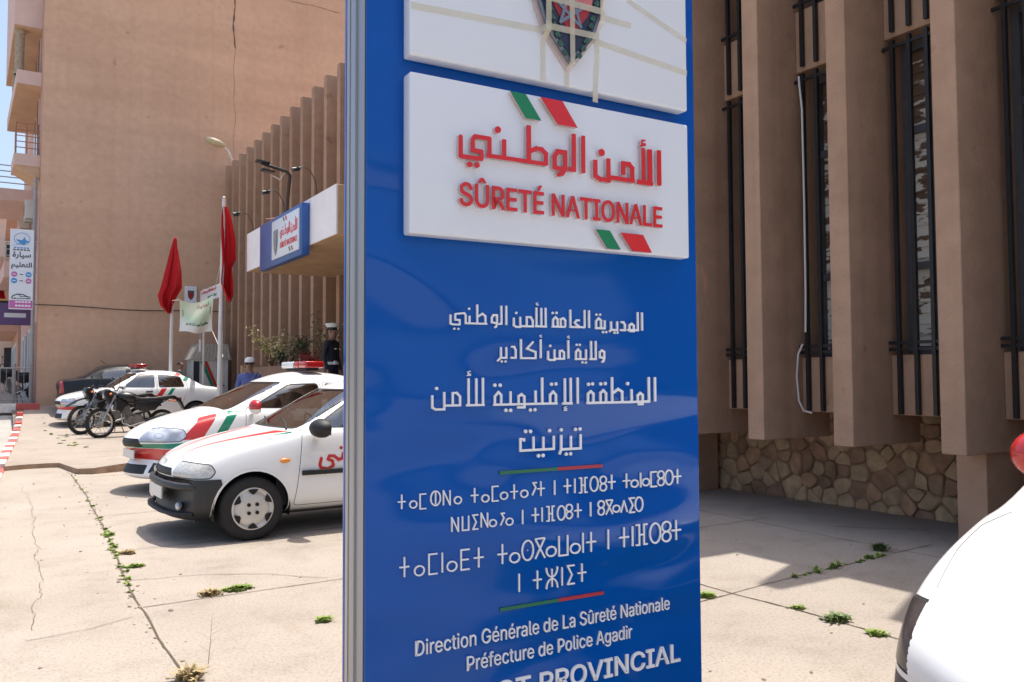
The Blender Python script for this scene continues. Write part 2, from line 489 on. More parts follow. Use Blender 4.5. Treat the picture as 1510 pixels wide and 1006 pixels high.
# ------------------------------------------------------------------ police building
def plaster(name, c0, c1, streak=.90, bump=.4, mid=.90):
    """Painted render: broad blotches, horizontal pour bands, rain streaks, chips, grain."""
    m = bpy.data.materials.new(name); m.use_nodes = True
    n, l = m.node_tree.nodes, m.node_tree.links
    b = n['Principled BSDF']; b.inputs['Roughness'].default_value = .92; b.inputs['Specular IOR Level'].default_value = .2
    tc = n.new('ShaderNodeTexCoord')
    def _nz(s, st, d=5):
        mp = n.new('ShaderNodeMapping'); mp.inputs['Scale'].default_value = st; l.new(tc.outputs['Object'], mp.inputs[0])
        t = n.new('ShaderNodeTexNoise'); t.inputs['Scale'].default_value = s; t.inputs['Detail'].default_value = d; l.new(mp.outputs[0], t.inputs['Vector']); return t.outputs['Fac']
    def _rp(src, a, ca, c, cc):
        r = n.new('ShaderNodeValToRGB'); r.color_ramp.elements[0].position = a; r.color_ramp.elements[0].color = (*ca, 1); r.color_ramp.elements[1].position = c; r.color_ramp.elements[1].color = (*cc, 1); l.new(src, r.inputs[0]); return r.outputs[0]
    def _ml(a, c):
        x = n.new('ShaderNodeMix'); x.data_type = 'RGBA'; x.blend_type = 'MULTIPLY'; x.inputs[0].default_value = 1; l.new(a, x.inputs[6]); l.new(c, x.inputs[7]); return x.outputs[2]
    o = _rp(_nz(.45, (1, 1, 1), 6), .3, c0, .7, c1)
    for q in (_rp(_nz(.5, (.3, .3, 2.6), 4), .38, (.955, .95, .945), .56, (1.03, 1.03, 1.03)),
              _rp(_nz(1.1, (3.5, 3.5, .10), 5), .34, (streak, streak*.985, streak*.97), .50, (1.0, 1.0, 1.0)),
              _rp(_nz(5, (1, 1, 1), 8), .3, (mid, mid, mid), .7, (1.06, 1.06, 1.06)),
              _rp(_nz(3.2, (1, 1, 1), 9), .28, (.80, .76, .72), .33, (1, 1, 1)),
              _rp(_nz(130, (1, 1, 1), 3), .3, (.93, .93, .93), .7, (1.05, 1.05, 1.05))): o = _ml(o, q)
    l.new(o, b.inputs['Base Color'])
    bp = n.new('ShaderNodeBump'); bp.inputs['Strength'].default_value = bump; bp.inputs['Distance'].default_value = .015; l.new(_nz(28, (1, 1, 1), 9), bp.inputs['Height']); l.new(bp.outputs[0], b.inputs['Normal'])
    MATS[name] = m
    return m
m_fin = plaster('brown_render', (.375, .238, .162), (.425, .272, .188), .90, .5)
m_deep = M('brown_render_shaded', (0.20, 0.12, 0.082), 0.9, 0.15, 2.0, bump=0.3, var2=0.15)  # back wall behind the fins: recess shade put into a darker brown
m_bar = M('black_steel', (0.012, 0.012, 0.014), 0.45, 0.2, 6, spec=0.5)
m_wframe = M('grey_window_steel', (0.085, 0.09, 0.105), 0.5, 0.2, 8)
m_slab = M('soffit_brown', (0.40, 0.25, 0.14), 0.9, 0.2, 2.5, bump=0.3)

pb = thing('police_building', 'long brown police building with tall concrete fins, barred windows and an entrance canopy', 'building', (6.5, 4, 0))
BL = Vector((6.5, 4, 0))
def bout(mb, name, mat, parent=None, **k):
    xf(mb, Matrix.Translation(-BL)); return mb.out(name, mat, parent or pb, **k)

FT = 8.58
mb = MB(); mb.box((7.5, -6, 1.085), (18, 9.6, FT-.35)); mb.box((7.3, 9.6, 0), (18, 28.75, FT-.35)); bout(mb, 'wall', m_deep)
mb = MB(); mb.box((7.17, -6, 7.75), (7.52, 28.74, FT-.01)); mb.box((7.52, -6, FT-.35), (18, 28.74, FT-.10)); bout(mb, 'roof_edge', m_fin)
# fins
finY = [(-2.4+1.01*k, .205) for k in range(0, 11)]         # near faces ... 3.66, 4.67, 5.68, 6.49
finY = [(3.665-1.01*5+1.01*k, .205) for k in range(0, 10)]
for k, (y, t) in enumerate(finY):
    mb = MB(); mb.box((6.5, y, 0.82), (7.52, y+t, FT)); mb.bevel(0.006, 1)
    bout(mb, 'fin', m_fin)
lf = []
y = 9.65
while y < 28.5:
    lf.append(y); y += 0.886
for y in lf:
    mb = MB(); mb.box((6.5, y, 0.0), (7.32, y+.2, FT-.012)); mb.bevel(0.006, 1)
    bout(mb, 'fin', m_fin)
# bays on the right: parapet panels, bars, windows
m_slat = bpy.data.materials.new('peeling_slats'); m_slat.use_nodes = True
n, l = m_slat.node_tree.nodes, m_slat.node_tree.links
tc = n.new('ShaderNodeTexCoord'); t = n.new('ShaderNodeTexNoise'); t.inputs['Scale'].default_value = 7; t.inputs['Detail'].default_value = 6
mp = n.new('ShaderNodeMapping'); mp.inputs['Scale'].default_value = (1, .8, 2.2)
l.new(tc.outputs['Object'], mp.inputs[0]); l.new(mp.outputs[0], t.inputs['Vector'])
sx = n.new('ShaderNodeSeparateXYZ'); l.new(tc.outputs['Object'], sx.inputs[0])
ma = n.new('ShaderNodeMath'); ma.operation = 'MULTIPLY_ADD'; ma.inputs[1].default_value = -0.085; ma.inputs[2].default_value = 0.30
l.new(sx.outputs['Z'], ma.inputs[0])
ad = n.new('ShaderNodeMath'); ad.operation = 'ADD'; l.new(ma.outputs[0], ad.inputs[0]); l.new(t.outputs['Fac'], ad.inputs[1])
rp = n.new('ShaderNodeValToRGB'); rp.color_ramp.elements[0].position = 0.50; rp.color_ramp.elements[0].color = (.16, .10, .065, 1)
rp.color_ramp.elements[1].position = 0.54; rp.color_ramp.elements[1].color = (.70, .67, .60, 1)
l.new(ad.outputs[0], rp.inputs[0]); l.new(rp.outputs[0], n['Principled BSDF'].inputs['Base Color'])
n['Principled BSDF'].inputs['Roughness'].default_value = 0.8
m_cable = M('white_cable', (.62, .60, .58), .5, .1)
for k in range(len(finY)-1):
    ya, yb = finY[k][0]+.205, finY[k+1][0]
    for z0, z1 in ((1.09, 1.645), (4.62, 5.27)):
        mb = MB(); mb.box((7.085, ya+.002, z0), (7.49, yb-.002, z1)); mb.bevel(0.006, 1); bout(mb, 'parapet_panel', m_fin)
    bars = MB(); yy = yb-.105
    while yy > ya+.04:
        bars.box((7.035, yy-.017, 1.10), (7.075, yy+.017, 4.58)); bars.box((7.035, yy-.017, 4.66), (7.075, yy+.017, 7.7)); yy -= .168
    for z in (1.68, 1.74, 4.50, 5.31): bars.box((7.045, ya+.002, z), (7.068, yb-.002, z+.03))
    for z in (1.3, 4.9): bars.box((7.045, ya+.05, z), (7.068, ya+.08, z+.03))
    bout(bars, 'window_bars', m_bar)
    for z0, z1, trs in ((1.65, 4.615, (2.45, 3.75)), (5.275, 7.74, (6.1, 7.0))):
        fr = MB()
        for y0, y1 in ((ya+.002, ya+.07), (yb-.07, yb-.002), ((ya+yb)/2+.06, (ya+yb)/2+.13)): fr.box((7.36, y0, z0), (7.42, y1, z1))
        for z in (z0, *trs, z1-.07): fr.box((7.363, ya+.072, z), (7.417, yb-.072, z+.07))
        wf = bout(fr, 'window', m_wframe)
        sl_ = MB(); z = z0+.08
        while z < z1-.1:
            sl_.box((7.43, ya+.01, z), (7.44, yb-.01, z+.122), rot=(0, R(9), 0)); z += .104
        s_ = bout(sl_, 'slats', m_slat, wf)
# stone plinth and pillars under the overhang
stone_mats = [M('mortar', (.28, .185, .12), .95, .25, 14, bump=.7, bscale=50)]+[M('field_stone_%s' % nm, c, .9, .28, 9, bump=.8, bscale=38, var2=.2, scale2=3) for nm, c in (('ochre', (.47, .32, .19)), ('rust', (.34, .195, .12)), ('buff', (.50, .335, .20)), ('brown', (.31, .185, .115)), ('orange', (.46, .27, .16)), ('grey', (.35, .225, .14)))]
mb = MB()
mb.box((8.10, -6, 0), (9.5, 12, 1.07)); mb.box((8.085, -6, 1.07), (9.5, 12, 1.082))
rnd = random.Random(21)
pts = []
for _ in range(9000):
    p = (rnd.uniform(.5, 11.9), rnd.uniform(.0, 1.05)); dmin = .11+.16*abs(noise.noise(Vector((p[0]*1.7, p[1]*2, 0))))+rnd.uniform(-.02, .03)
    if all(((p[0]-q[0])/1.18)**2+(p[1]-q[1])**2 > dmin*dmin for q in pts): pts.append(p)
for i, (py, pz) in enumerate(pts):
    cell = [(py-.4, max(pz-.4, -.02)), (py+.4, max(pz-.4, -.02)), (py+.4, min(pz+.4, 1.065)), (py-.4, min(pz+.4, 1.065))]
    for qy, qz in pts:
        if (qy, qz) == (py, pz) or abs(qy-py) > .7 or abs(qz-pz) > .7: continue
        nx, ny = qy-py, qz-pz; mx_, my_ = (py+qy)/2, (pz+qz)/2; new = []
        for k in range(len(cell)):
            A, B = cell[k-1], cell[k]; da = (A[0]-mx_)*nx+(A[1]-my_)*ny; db = (B[0]-mx_)*nx+(B[1]-my_)*ny
            if (da <= 0) != (db <= 0): t = da/(da-db); new.append((A[0]+(B[0]-A[0])*t, A[1]+(B[1]-A[1])*t))
            if db <= 0: new.append(B)
        cell = new
        if not cell: break
    if len(cell) < 3: continue
    for _ in range(1):                                 # round the corners
        cell = [q for k in range(len(cell)) for q in ((cell[k-1][0]*.78+cell[k][0]*.22, cell[k-1][1]*.78+cell[k][1]*.22), (cell[k-1][0]*.22+cell[k][0]*.78, cell[k-1][1]*.22+cell[k][1]*.78))]
    cy = sum(q[0] for q in cell)/len(cell); cz = sum(q[1] for q in cell)/len(cell); dep = rnd.uniform(.012, .042); tilt = (rnd.uniform(-.12, .12), rnd.uniform(-.12, .12))
    mb.mi = 1+rnd.choice((0, 0, 1, 2, 2, 3, 3, 4, 5)); rings = []
    for kk, dd in ((.95, -.01), (.91, .55), (.84, .9), (.52, 1.0)):
        ring = []
        for q in cell:
            y_, z_ = cy+(q[0]-cy)*kk, cz+(q[1]-cz)*kk
            w_ = noise.noise(Vector((y_*11, z_*11, i)))*.016+noise.noise(Vector((y_*25, z_*25, i)))*.005
            ring.append(mb.bm.verts.new((8.098-dep*dd-(w_+tilt[0]*(y_-cy)+tilt[1]*(z_-cz) if dd > .2 else 0), y_+(noise.noise(Vector((y_*14, z_*14, 7)))*.01), z_)))
        rings.append(ring)
    for r0, r1 in zip(rings[:-1], rings[1:]):
        for k in range(len(cell)): mb._f([r0[k-1], r0[k], r1[k], r1[k-1]])
    mb._f(rings[-1])
bout(mb, 'stone_plinth', stone_mats, smooth=50)
for y in (3.72-4.04, 3.72, 7.76):
    mb = MB(); mb.box((6.88, y, 0), (8.0, y+.25, .818)); mb.bevel(.006, 1); bout(mb, 'pillar', m_fin)
# entrance: jamb, terrace, canopy
mb = MB(); mb.box((6.3, 12.2, 0), (6.46, 13.0, 3.73)); bout(mb, 'door_jamb', m_slab)
mb = MB(); mb.box((4.62, 12.59, 3.75), (7.29, 18.1, 4.55)); mb.bevel(.006, 1); can = bout(mb, 'canopy', m_slab)
m_fascia = M('white_fascia', (.80, .76, .76), .7, .05, 3, var2=.06)
mb = MB(); mb.box((4.595, 12.62, 3.755), (4.618, 18.09, 4.56)); bout(mb, 'fascia', m_fascia, can)
mb = MB(); mb.lathe([(0.0, -.16), (.09, -.15), (.12, -.06), (.13, 0)], (5.6, 13.9, 3.748), 'z', 16); bout(mb, 'soffit_lamp', M('lamp_glass', (.7, .68, .62), .4), can)
mb = MB(); mb.box((5.6, 16.0, -.05), (6.49, 22.34, 1.74)); mb.box((5.68, 16.08, 1.74), (6.45, 22.3, 1.76)); bout(mb, 'planter_wall', M('planter_render', (.22, .14, .095), .9, .2, 3, bump=.3))
mb = MB(); mb.box((5.585, 22.35, 0), (6.48, 22.53, 1.80)); bout(mb, 'planter_end', m_slab)

mb = MB()
for k in range(5): mb.box((5.6-.28*(4-k), 11.0, -.05), (6.49, 15.98, .17*(k+1)))
bout(mb, 'steps', m_slab)
mb = MB(); mb.prism([(6.68, 2.70), (6.695, 2.60), (6.72, 2.55), (6.735, 2.44), (6.76, 2.40), (6.765, 2.48), (6.80, 2.53), (6.775, 2.56), (6.745, 2.60)], finY[8][0]-.003, finY[8][0]+.001, 'y'); bout(mb, 'paint_flake', M('bare_render', (.50, .27, .17), .9, .15, 20))
cab = MB()
cab.tube([(7.02, 5.60, 4.55), (7.01, 5.585, 4.45), (7.01, 5.56, 4.2), (7.01, 5.555, 3.2), (7.01, 5.56, 2.3), (7.01, 5.57, 1.9)], .011, 8)
cab.tube([(7.0, 5.60, 1.78), (6.99, 5.65, 1.68), (6.985, 5.68-.01, 1.45), (7.0, 5.66, 1.2), (7.02, 5.62, 1.10), (7.05, 5.54, 1.08)], .011, 8)
tag(cab.out('cable', m_cable, smooth=True), 'thin white cable running down the window bars between two brown fins', 'cable')

# ------------------------------------------------------------------ tan apartment block closing the forecourt
m_tan = plaster('tan_plaster', (.54, .345, .235), (.60, .39, .268), .975, .35, .95)
m_pink = M('pink_render', (.52, .33, .275), .9, .08, 2, var2=.1)
m_pinkl = M('pink_trim', (.60, .42, .36), .9, .08, 2)
m_soff = M('balcony_soffit', (.50, .32, .20), .9, .12, 2)
m_glass = M('dark_pane', (.03, .035, .045), .12, 0)
m_rail = M('rust_rail', (.30, .12, .07), .6, .2, 9)
m_steel = M('grey_rail', (.30, .29, .28), .5, .2, 9)
ab = thing('apartment_building', 'tall tan apartment block whose blank side wall closes the forecourt', 'building', (1.13, 28.8, .5))
AL = Vector((1.13, 28.8, .5))
def aout(mb, name, mat, parent=None, **k):
    xf(mb, Matrix.Translation(-AL)); return mb.out(name, mat, parent or ab, **k)
mb = MB(); mb.box((1.135, 28.8, 0), (22, 46, 16.2)); aout(mb, 'side_wall', m_tan)
mb = MB()
def vstrip(pts, wd_, seed, amp):
    prev = None
    for (xa, za), (xb, zb) in zip(pts[:-1], pts[1:]):
        k = max(int(math.hypot(xb-xa, zb-za)/.12), 1)
        for i in range(k+1):
            t = i/k; x, z = xa+(xb-xa)*t, za+(zb-za)*t; dx = amp*noise.noise(Vector((x*1.3, z*1.3, seed)))+.3*amp*noise.noise(Vector((x*6, z*6, seed)))
            w_ = wd_*(.35+1.1*abs(noise.noise(Vector((x*3, z*3, seed+4))))); h_ = abs(xb-xa) > abs(zb-za)
            A = (x+(0 if h_ else dx-w_), 28.795, z+(dx-w_ if h_ else 0)); B = (x+(0 if h_ else dx+w_), 28.795, z+(dx+w_ if h_ else 0))
            q = [mb.bm.verts.new(A), mb.bm.verts.new(B)]
            if prev: mb._f([prev[0], q[0], q[1], prev[1]])
            prev = q
vstrip([(6.80, 16.1), (6.82, 12.8)], .03, 3, .10)
aout(mb, 'crack', M('crack_stain', (.14, .09, .065), .95, .3, 8), recalc=False)
mb = MB(); vstrip([(6.82, 12.8), (6.86, 9.0)], .012, 3, .10); aout(mb, 'crack', M('crack_fine', (.34, .21, .14), .95, .3, 8), recalc=False)
mb = MB(); vstrip([(7.9, 14.95), (10.6, 14.9)], .03, 8, .06); aout(mb, 'crack', M('crack_fine', (.34, .21, .14)), recalc=False)
mb = MB(); mb.box((1.115, 28.83, 0.4), (1.133, 45.9, 16.1)); aout(mb, 'street_wall', m_pink)
def balcony(x0, y0, y1, z0, h, name='balcony', par=None):
    mb = MB(); mb.prism([(x0, y0), (1.112, y0), (1.112, y1), (x0-.03*(y1-y0), y1)], z0, z0+h, 'z')
    return aout(mb, 'balcony', m_pinkl, par)
b1 = balcony(.45, 28.95, 34.8, 10.45, .42)
mb = MB(); mb.prism([(.46, 28.97), (1.11, 28.97), (1.11, 34.78), (.285, 34.78)], 10.43, 10.447, 'z'); aout(mb, 'soffit', m_soff, b1)
mb = MB(); mb.prism([(.36, 29.1), (1.112, 29.1), (1.112, 35.5), (.22, 35.5)], 12.3, 16.0, 'z'); up_ = aout(mb, 'bay', m_pinkl)
mb = MB(); mb.prism([(.37, 29.12), (1.11, 29.12), (1.11, 35.4), (.23, 35.4)], 12.27, 12.297, 'z'); aout(mb, 'soffit', m_soff, up_)
m_ston = M('rough_stone_column', (.34, .27, .19), .9, .4, 14, bump=.8, bscale=24)
for y in (29.5, 33.5):
    mb = MB(); mb.lathe([(.16, 10.87), (.16, 10.95), (.13, 10.97), (.13, 12.15), (.17, 12.2), (.17, 12.27)], (.52, y, 0), 'z', 14); aout(mb, 'column', m_ston)
b2 = balcony(.42, 28.97, 30.6, 7.95, .36)
mb = MB(); mb.prism([(.45, 7.95), (1.11, 7.95), (1.11, 7.55)], 28.99, 30.55, 'y'); aout(mb, 'soffit', m_soff, b2)
mb = MB()
for z in (8.5, 8.68, 8.86, 9.04, 9.25): mb.tube([(1.1, 29.0, z), (.47, 29.0, z), (.47, 30.55, z)], .016, 6)
for p in ((1.05, 29.0), (.75, 29.0), (.47, 29.0), (.47, 29.8), (.47, 30.5)): mb.tube([(*p, 8.3), (*p, 9.26)], .018, 6)
aout(mb, 'railing', m_rail, b2)
b3 = balcony(-.35, 33.0, 37.0, 7.6, .4)
mb = MB()
for z in (8.2, 8.4, 8.6, 8.8): mb.tube([(1.1, 33.05, z), (-.3, 33.05, z), (-.3, 37, z)], .02, 6)
aout(mb, 'railing', m_steel, b3)
b4 = balcony(.25, 31.0, 40, 4.75, .5)
mb = MB()
for z in (5.45, 5.65, 5.85): mb.tube([(1.1, 31.05, z), (.3, 31.05, z), (.3, 39.9, z)], .02, 6)
for k in range(12): mb.tube([(.3, 31.05+.75*k, 5.2), (.3, 31.05+.75*k, 5.86)], .014, 6)
aout(mb, 'railing', m_steel, b4)
for (y, z0, z1, ww) in ((29.6, 10.9, 12.2, .9), (31.6, 10.9, 12.2, .9), (29.7, 8.35, 10.3, .8), (31.6, 8.35, 10.2, 1.0), (30, 5.6, 7.3, .9), (33.5, 5.4, 7.3, .9)):
    mb = MB(); mb.box((1.06, y, z0), (1.11, y+ww, z1)); wn = aout(mb, 'window', m_pinkl)
    mb = MB(); mb.box((1.045, y+.08, z0+.08), (1.058, y+ww-.08, z1-.08)); aout(mb, 'pane', m_glass, wn)
m_shut = M('shop_shutter', (.28, .40, .46), .5, .2, 4)
m_wdoor = M('white_door_trim', (.66, .64, .62), .7, .1)
for (y, wd_, mt) in ((29.2, .5, m_pinkl), (30.2, 1.2, m_wdoor), (32.6, 1.5, m_wdoor), (35.6, 1.6, m_pinkl), (38.5, 1.6, m_wdoor)):
    mb = MB(); mb.box((1.04, y, .75), (1.112, y+wd_, 3.2)); dr = aout(mb, 'doorway', mt)
    mb = MB(); mb.box((1.02, y+.14, .76), (1.036, y+wd_-.14, 3.05)); aout(mb, 'shutter', m_shut if y > 30 else m_glass, dr)
mb = MB(); mb.tube([(1.0, 28.95, .7), (1.0, 28.95, 7.6)], .05, 8); aout(mb, 'drainpipe', m_steel)
cb = MB()
cb.tube([(1.05+.75*i, 28.78, 3.72+.02*math.sin(i*1.3)-.05*math.sin(math.pi*i/8)) for i in range(9)], .014, 6)
tag(cb.out('wall_cable', M('black_cable', (.03, .028, .027), .6, 0), smooth=True), 'dark cable sagging across the blank tan wall', 'cable')

# far end of the street at the left
def far_house(x, y, wd_, dp, h, col, label, nw, nz_):
    t = thing('street_house', label, 'building', (x, y, .6))
    m = M('render_'+str(int(y)), col, .9, .1, 1.5, var2=.1)
    mb = MB(); mb.box((-wd_, 0, -.3), (0, dp, h)); mb.box((-wd_-.1, -.1, h), (.1, dp+.1, h+.25)); mb.out('wall', m, t)
    for i in range(nw):
        for j in range(nz_):
            yy = .8+i*dp/nw; zz = .9+j*3.0
            mb = MB(); mb.box((-.02, yy, zz), (.05, yy+1.1, zz+1.6)); f_ = mb.out('window', m_wdoor, t)
            mb = MB(); mb.box((.045, yy+.1, zz+.1), (.06, yy+1.0, zz+1.5)); mb.out('pane', m_glass, f_)
    return t
t = thing('street_house', 'pink house with shop doors farther down the street past the tan block', 'building', (1.0, 46.2, .7))
mb = MB(); mb.box((0, 0, -.3), (9, 14, 9.4)); mb.box((-.5, -.05, 9.4), (9.1, 14.1, 9.7)); mb.box((-.8, .6, 6.2), (0, 13, 6.7)); mb.box((-.8, .6, 3.1), (0, 13, 3.6)); mb.out('wall', M('far_pink', (.55, .34, .26), .9, .1, 1.5), t)
for i in range(5):
    mb = MB(); mb.box((-.05, 1+2.5*i, 0), (0.02, 2.6+2.5*i, 2.6)); d_ = mb.out('doorway', m_wdoor, t)
    mb = MB(); mb.box((-.06, 1.2+2.5*i, 0), (-.052, 2.4+2.5*i, 2.4)); mb.out('shutter', m_shut, d_)
t = thing('street_house', 'orange-roofed house at the far end of the street beyond the balconies', 'building', (-6, 62, .7))
mb = MB(); mb.box((0, 0, -.3), (12, 10, 11.2)); mb.out('wall', M('far_cream', (.62, .50, .42), .9, .1, 1.5), t)
mb = MB(); mb.box((-.3, -.3, 11.2), (12.3, 10.3, 12.0)); mb.out('roof', M('far_orange', (.60, .28, .14), .9, .1, 1.5), t)
for i in range(4):
    for j in range(3):
        mb = MB(); mb.box((1+2.8*i, -.06, 1.0+3.3*j), (2.4+2.8*i, .01, 2.8+3.3*j)); mb.out('window', m_glass, t)
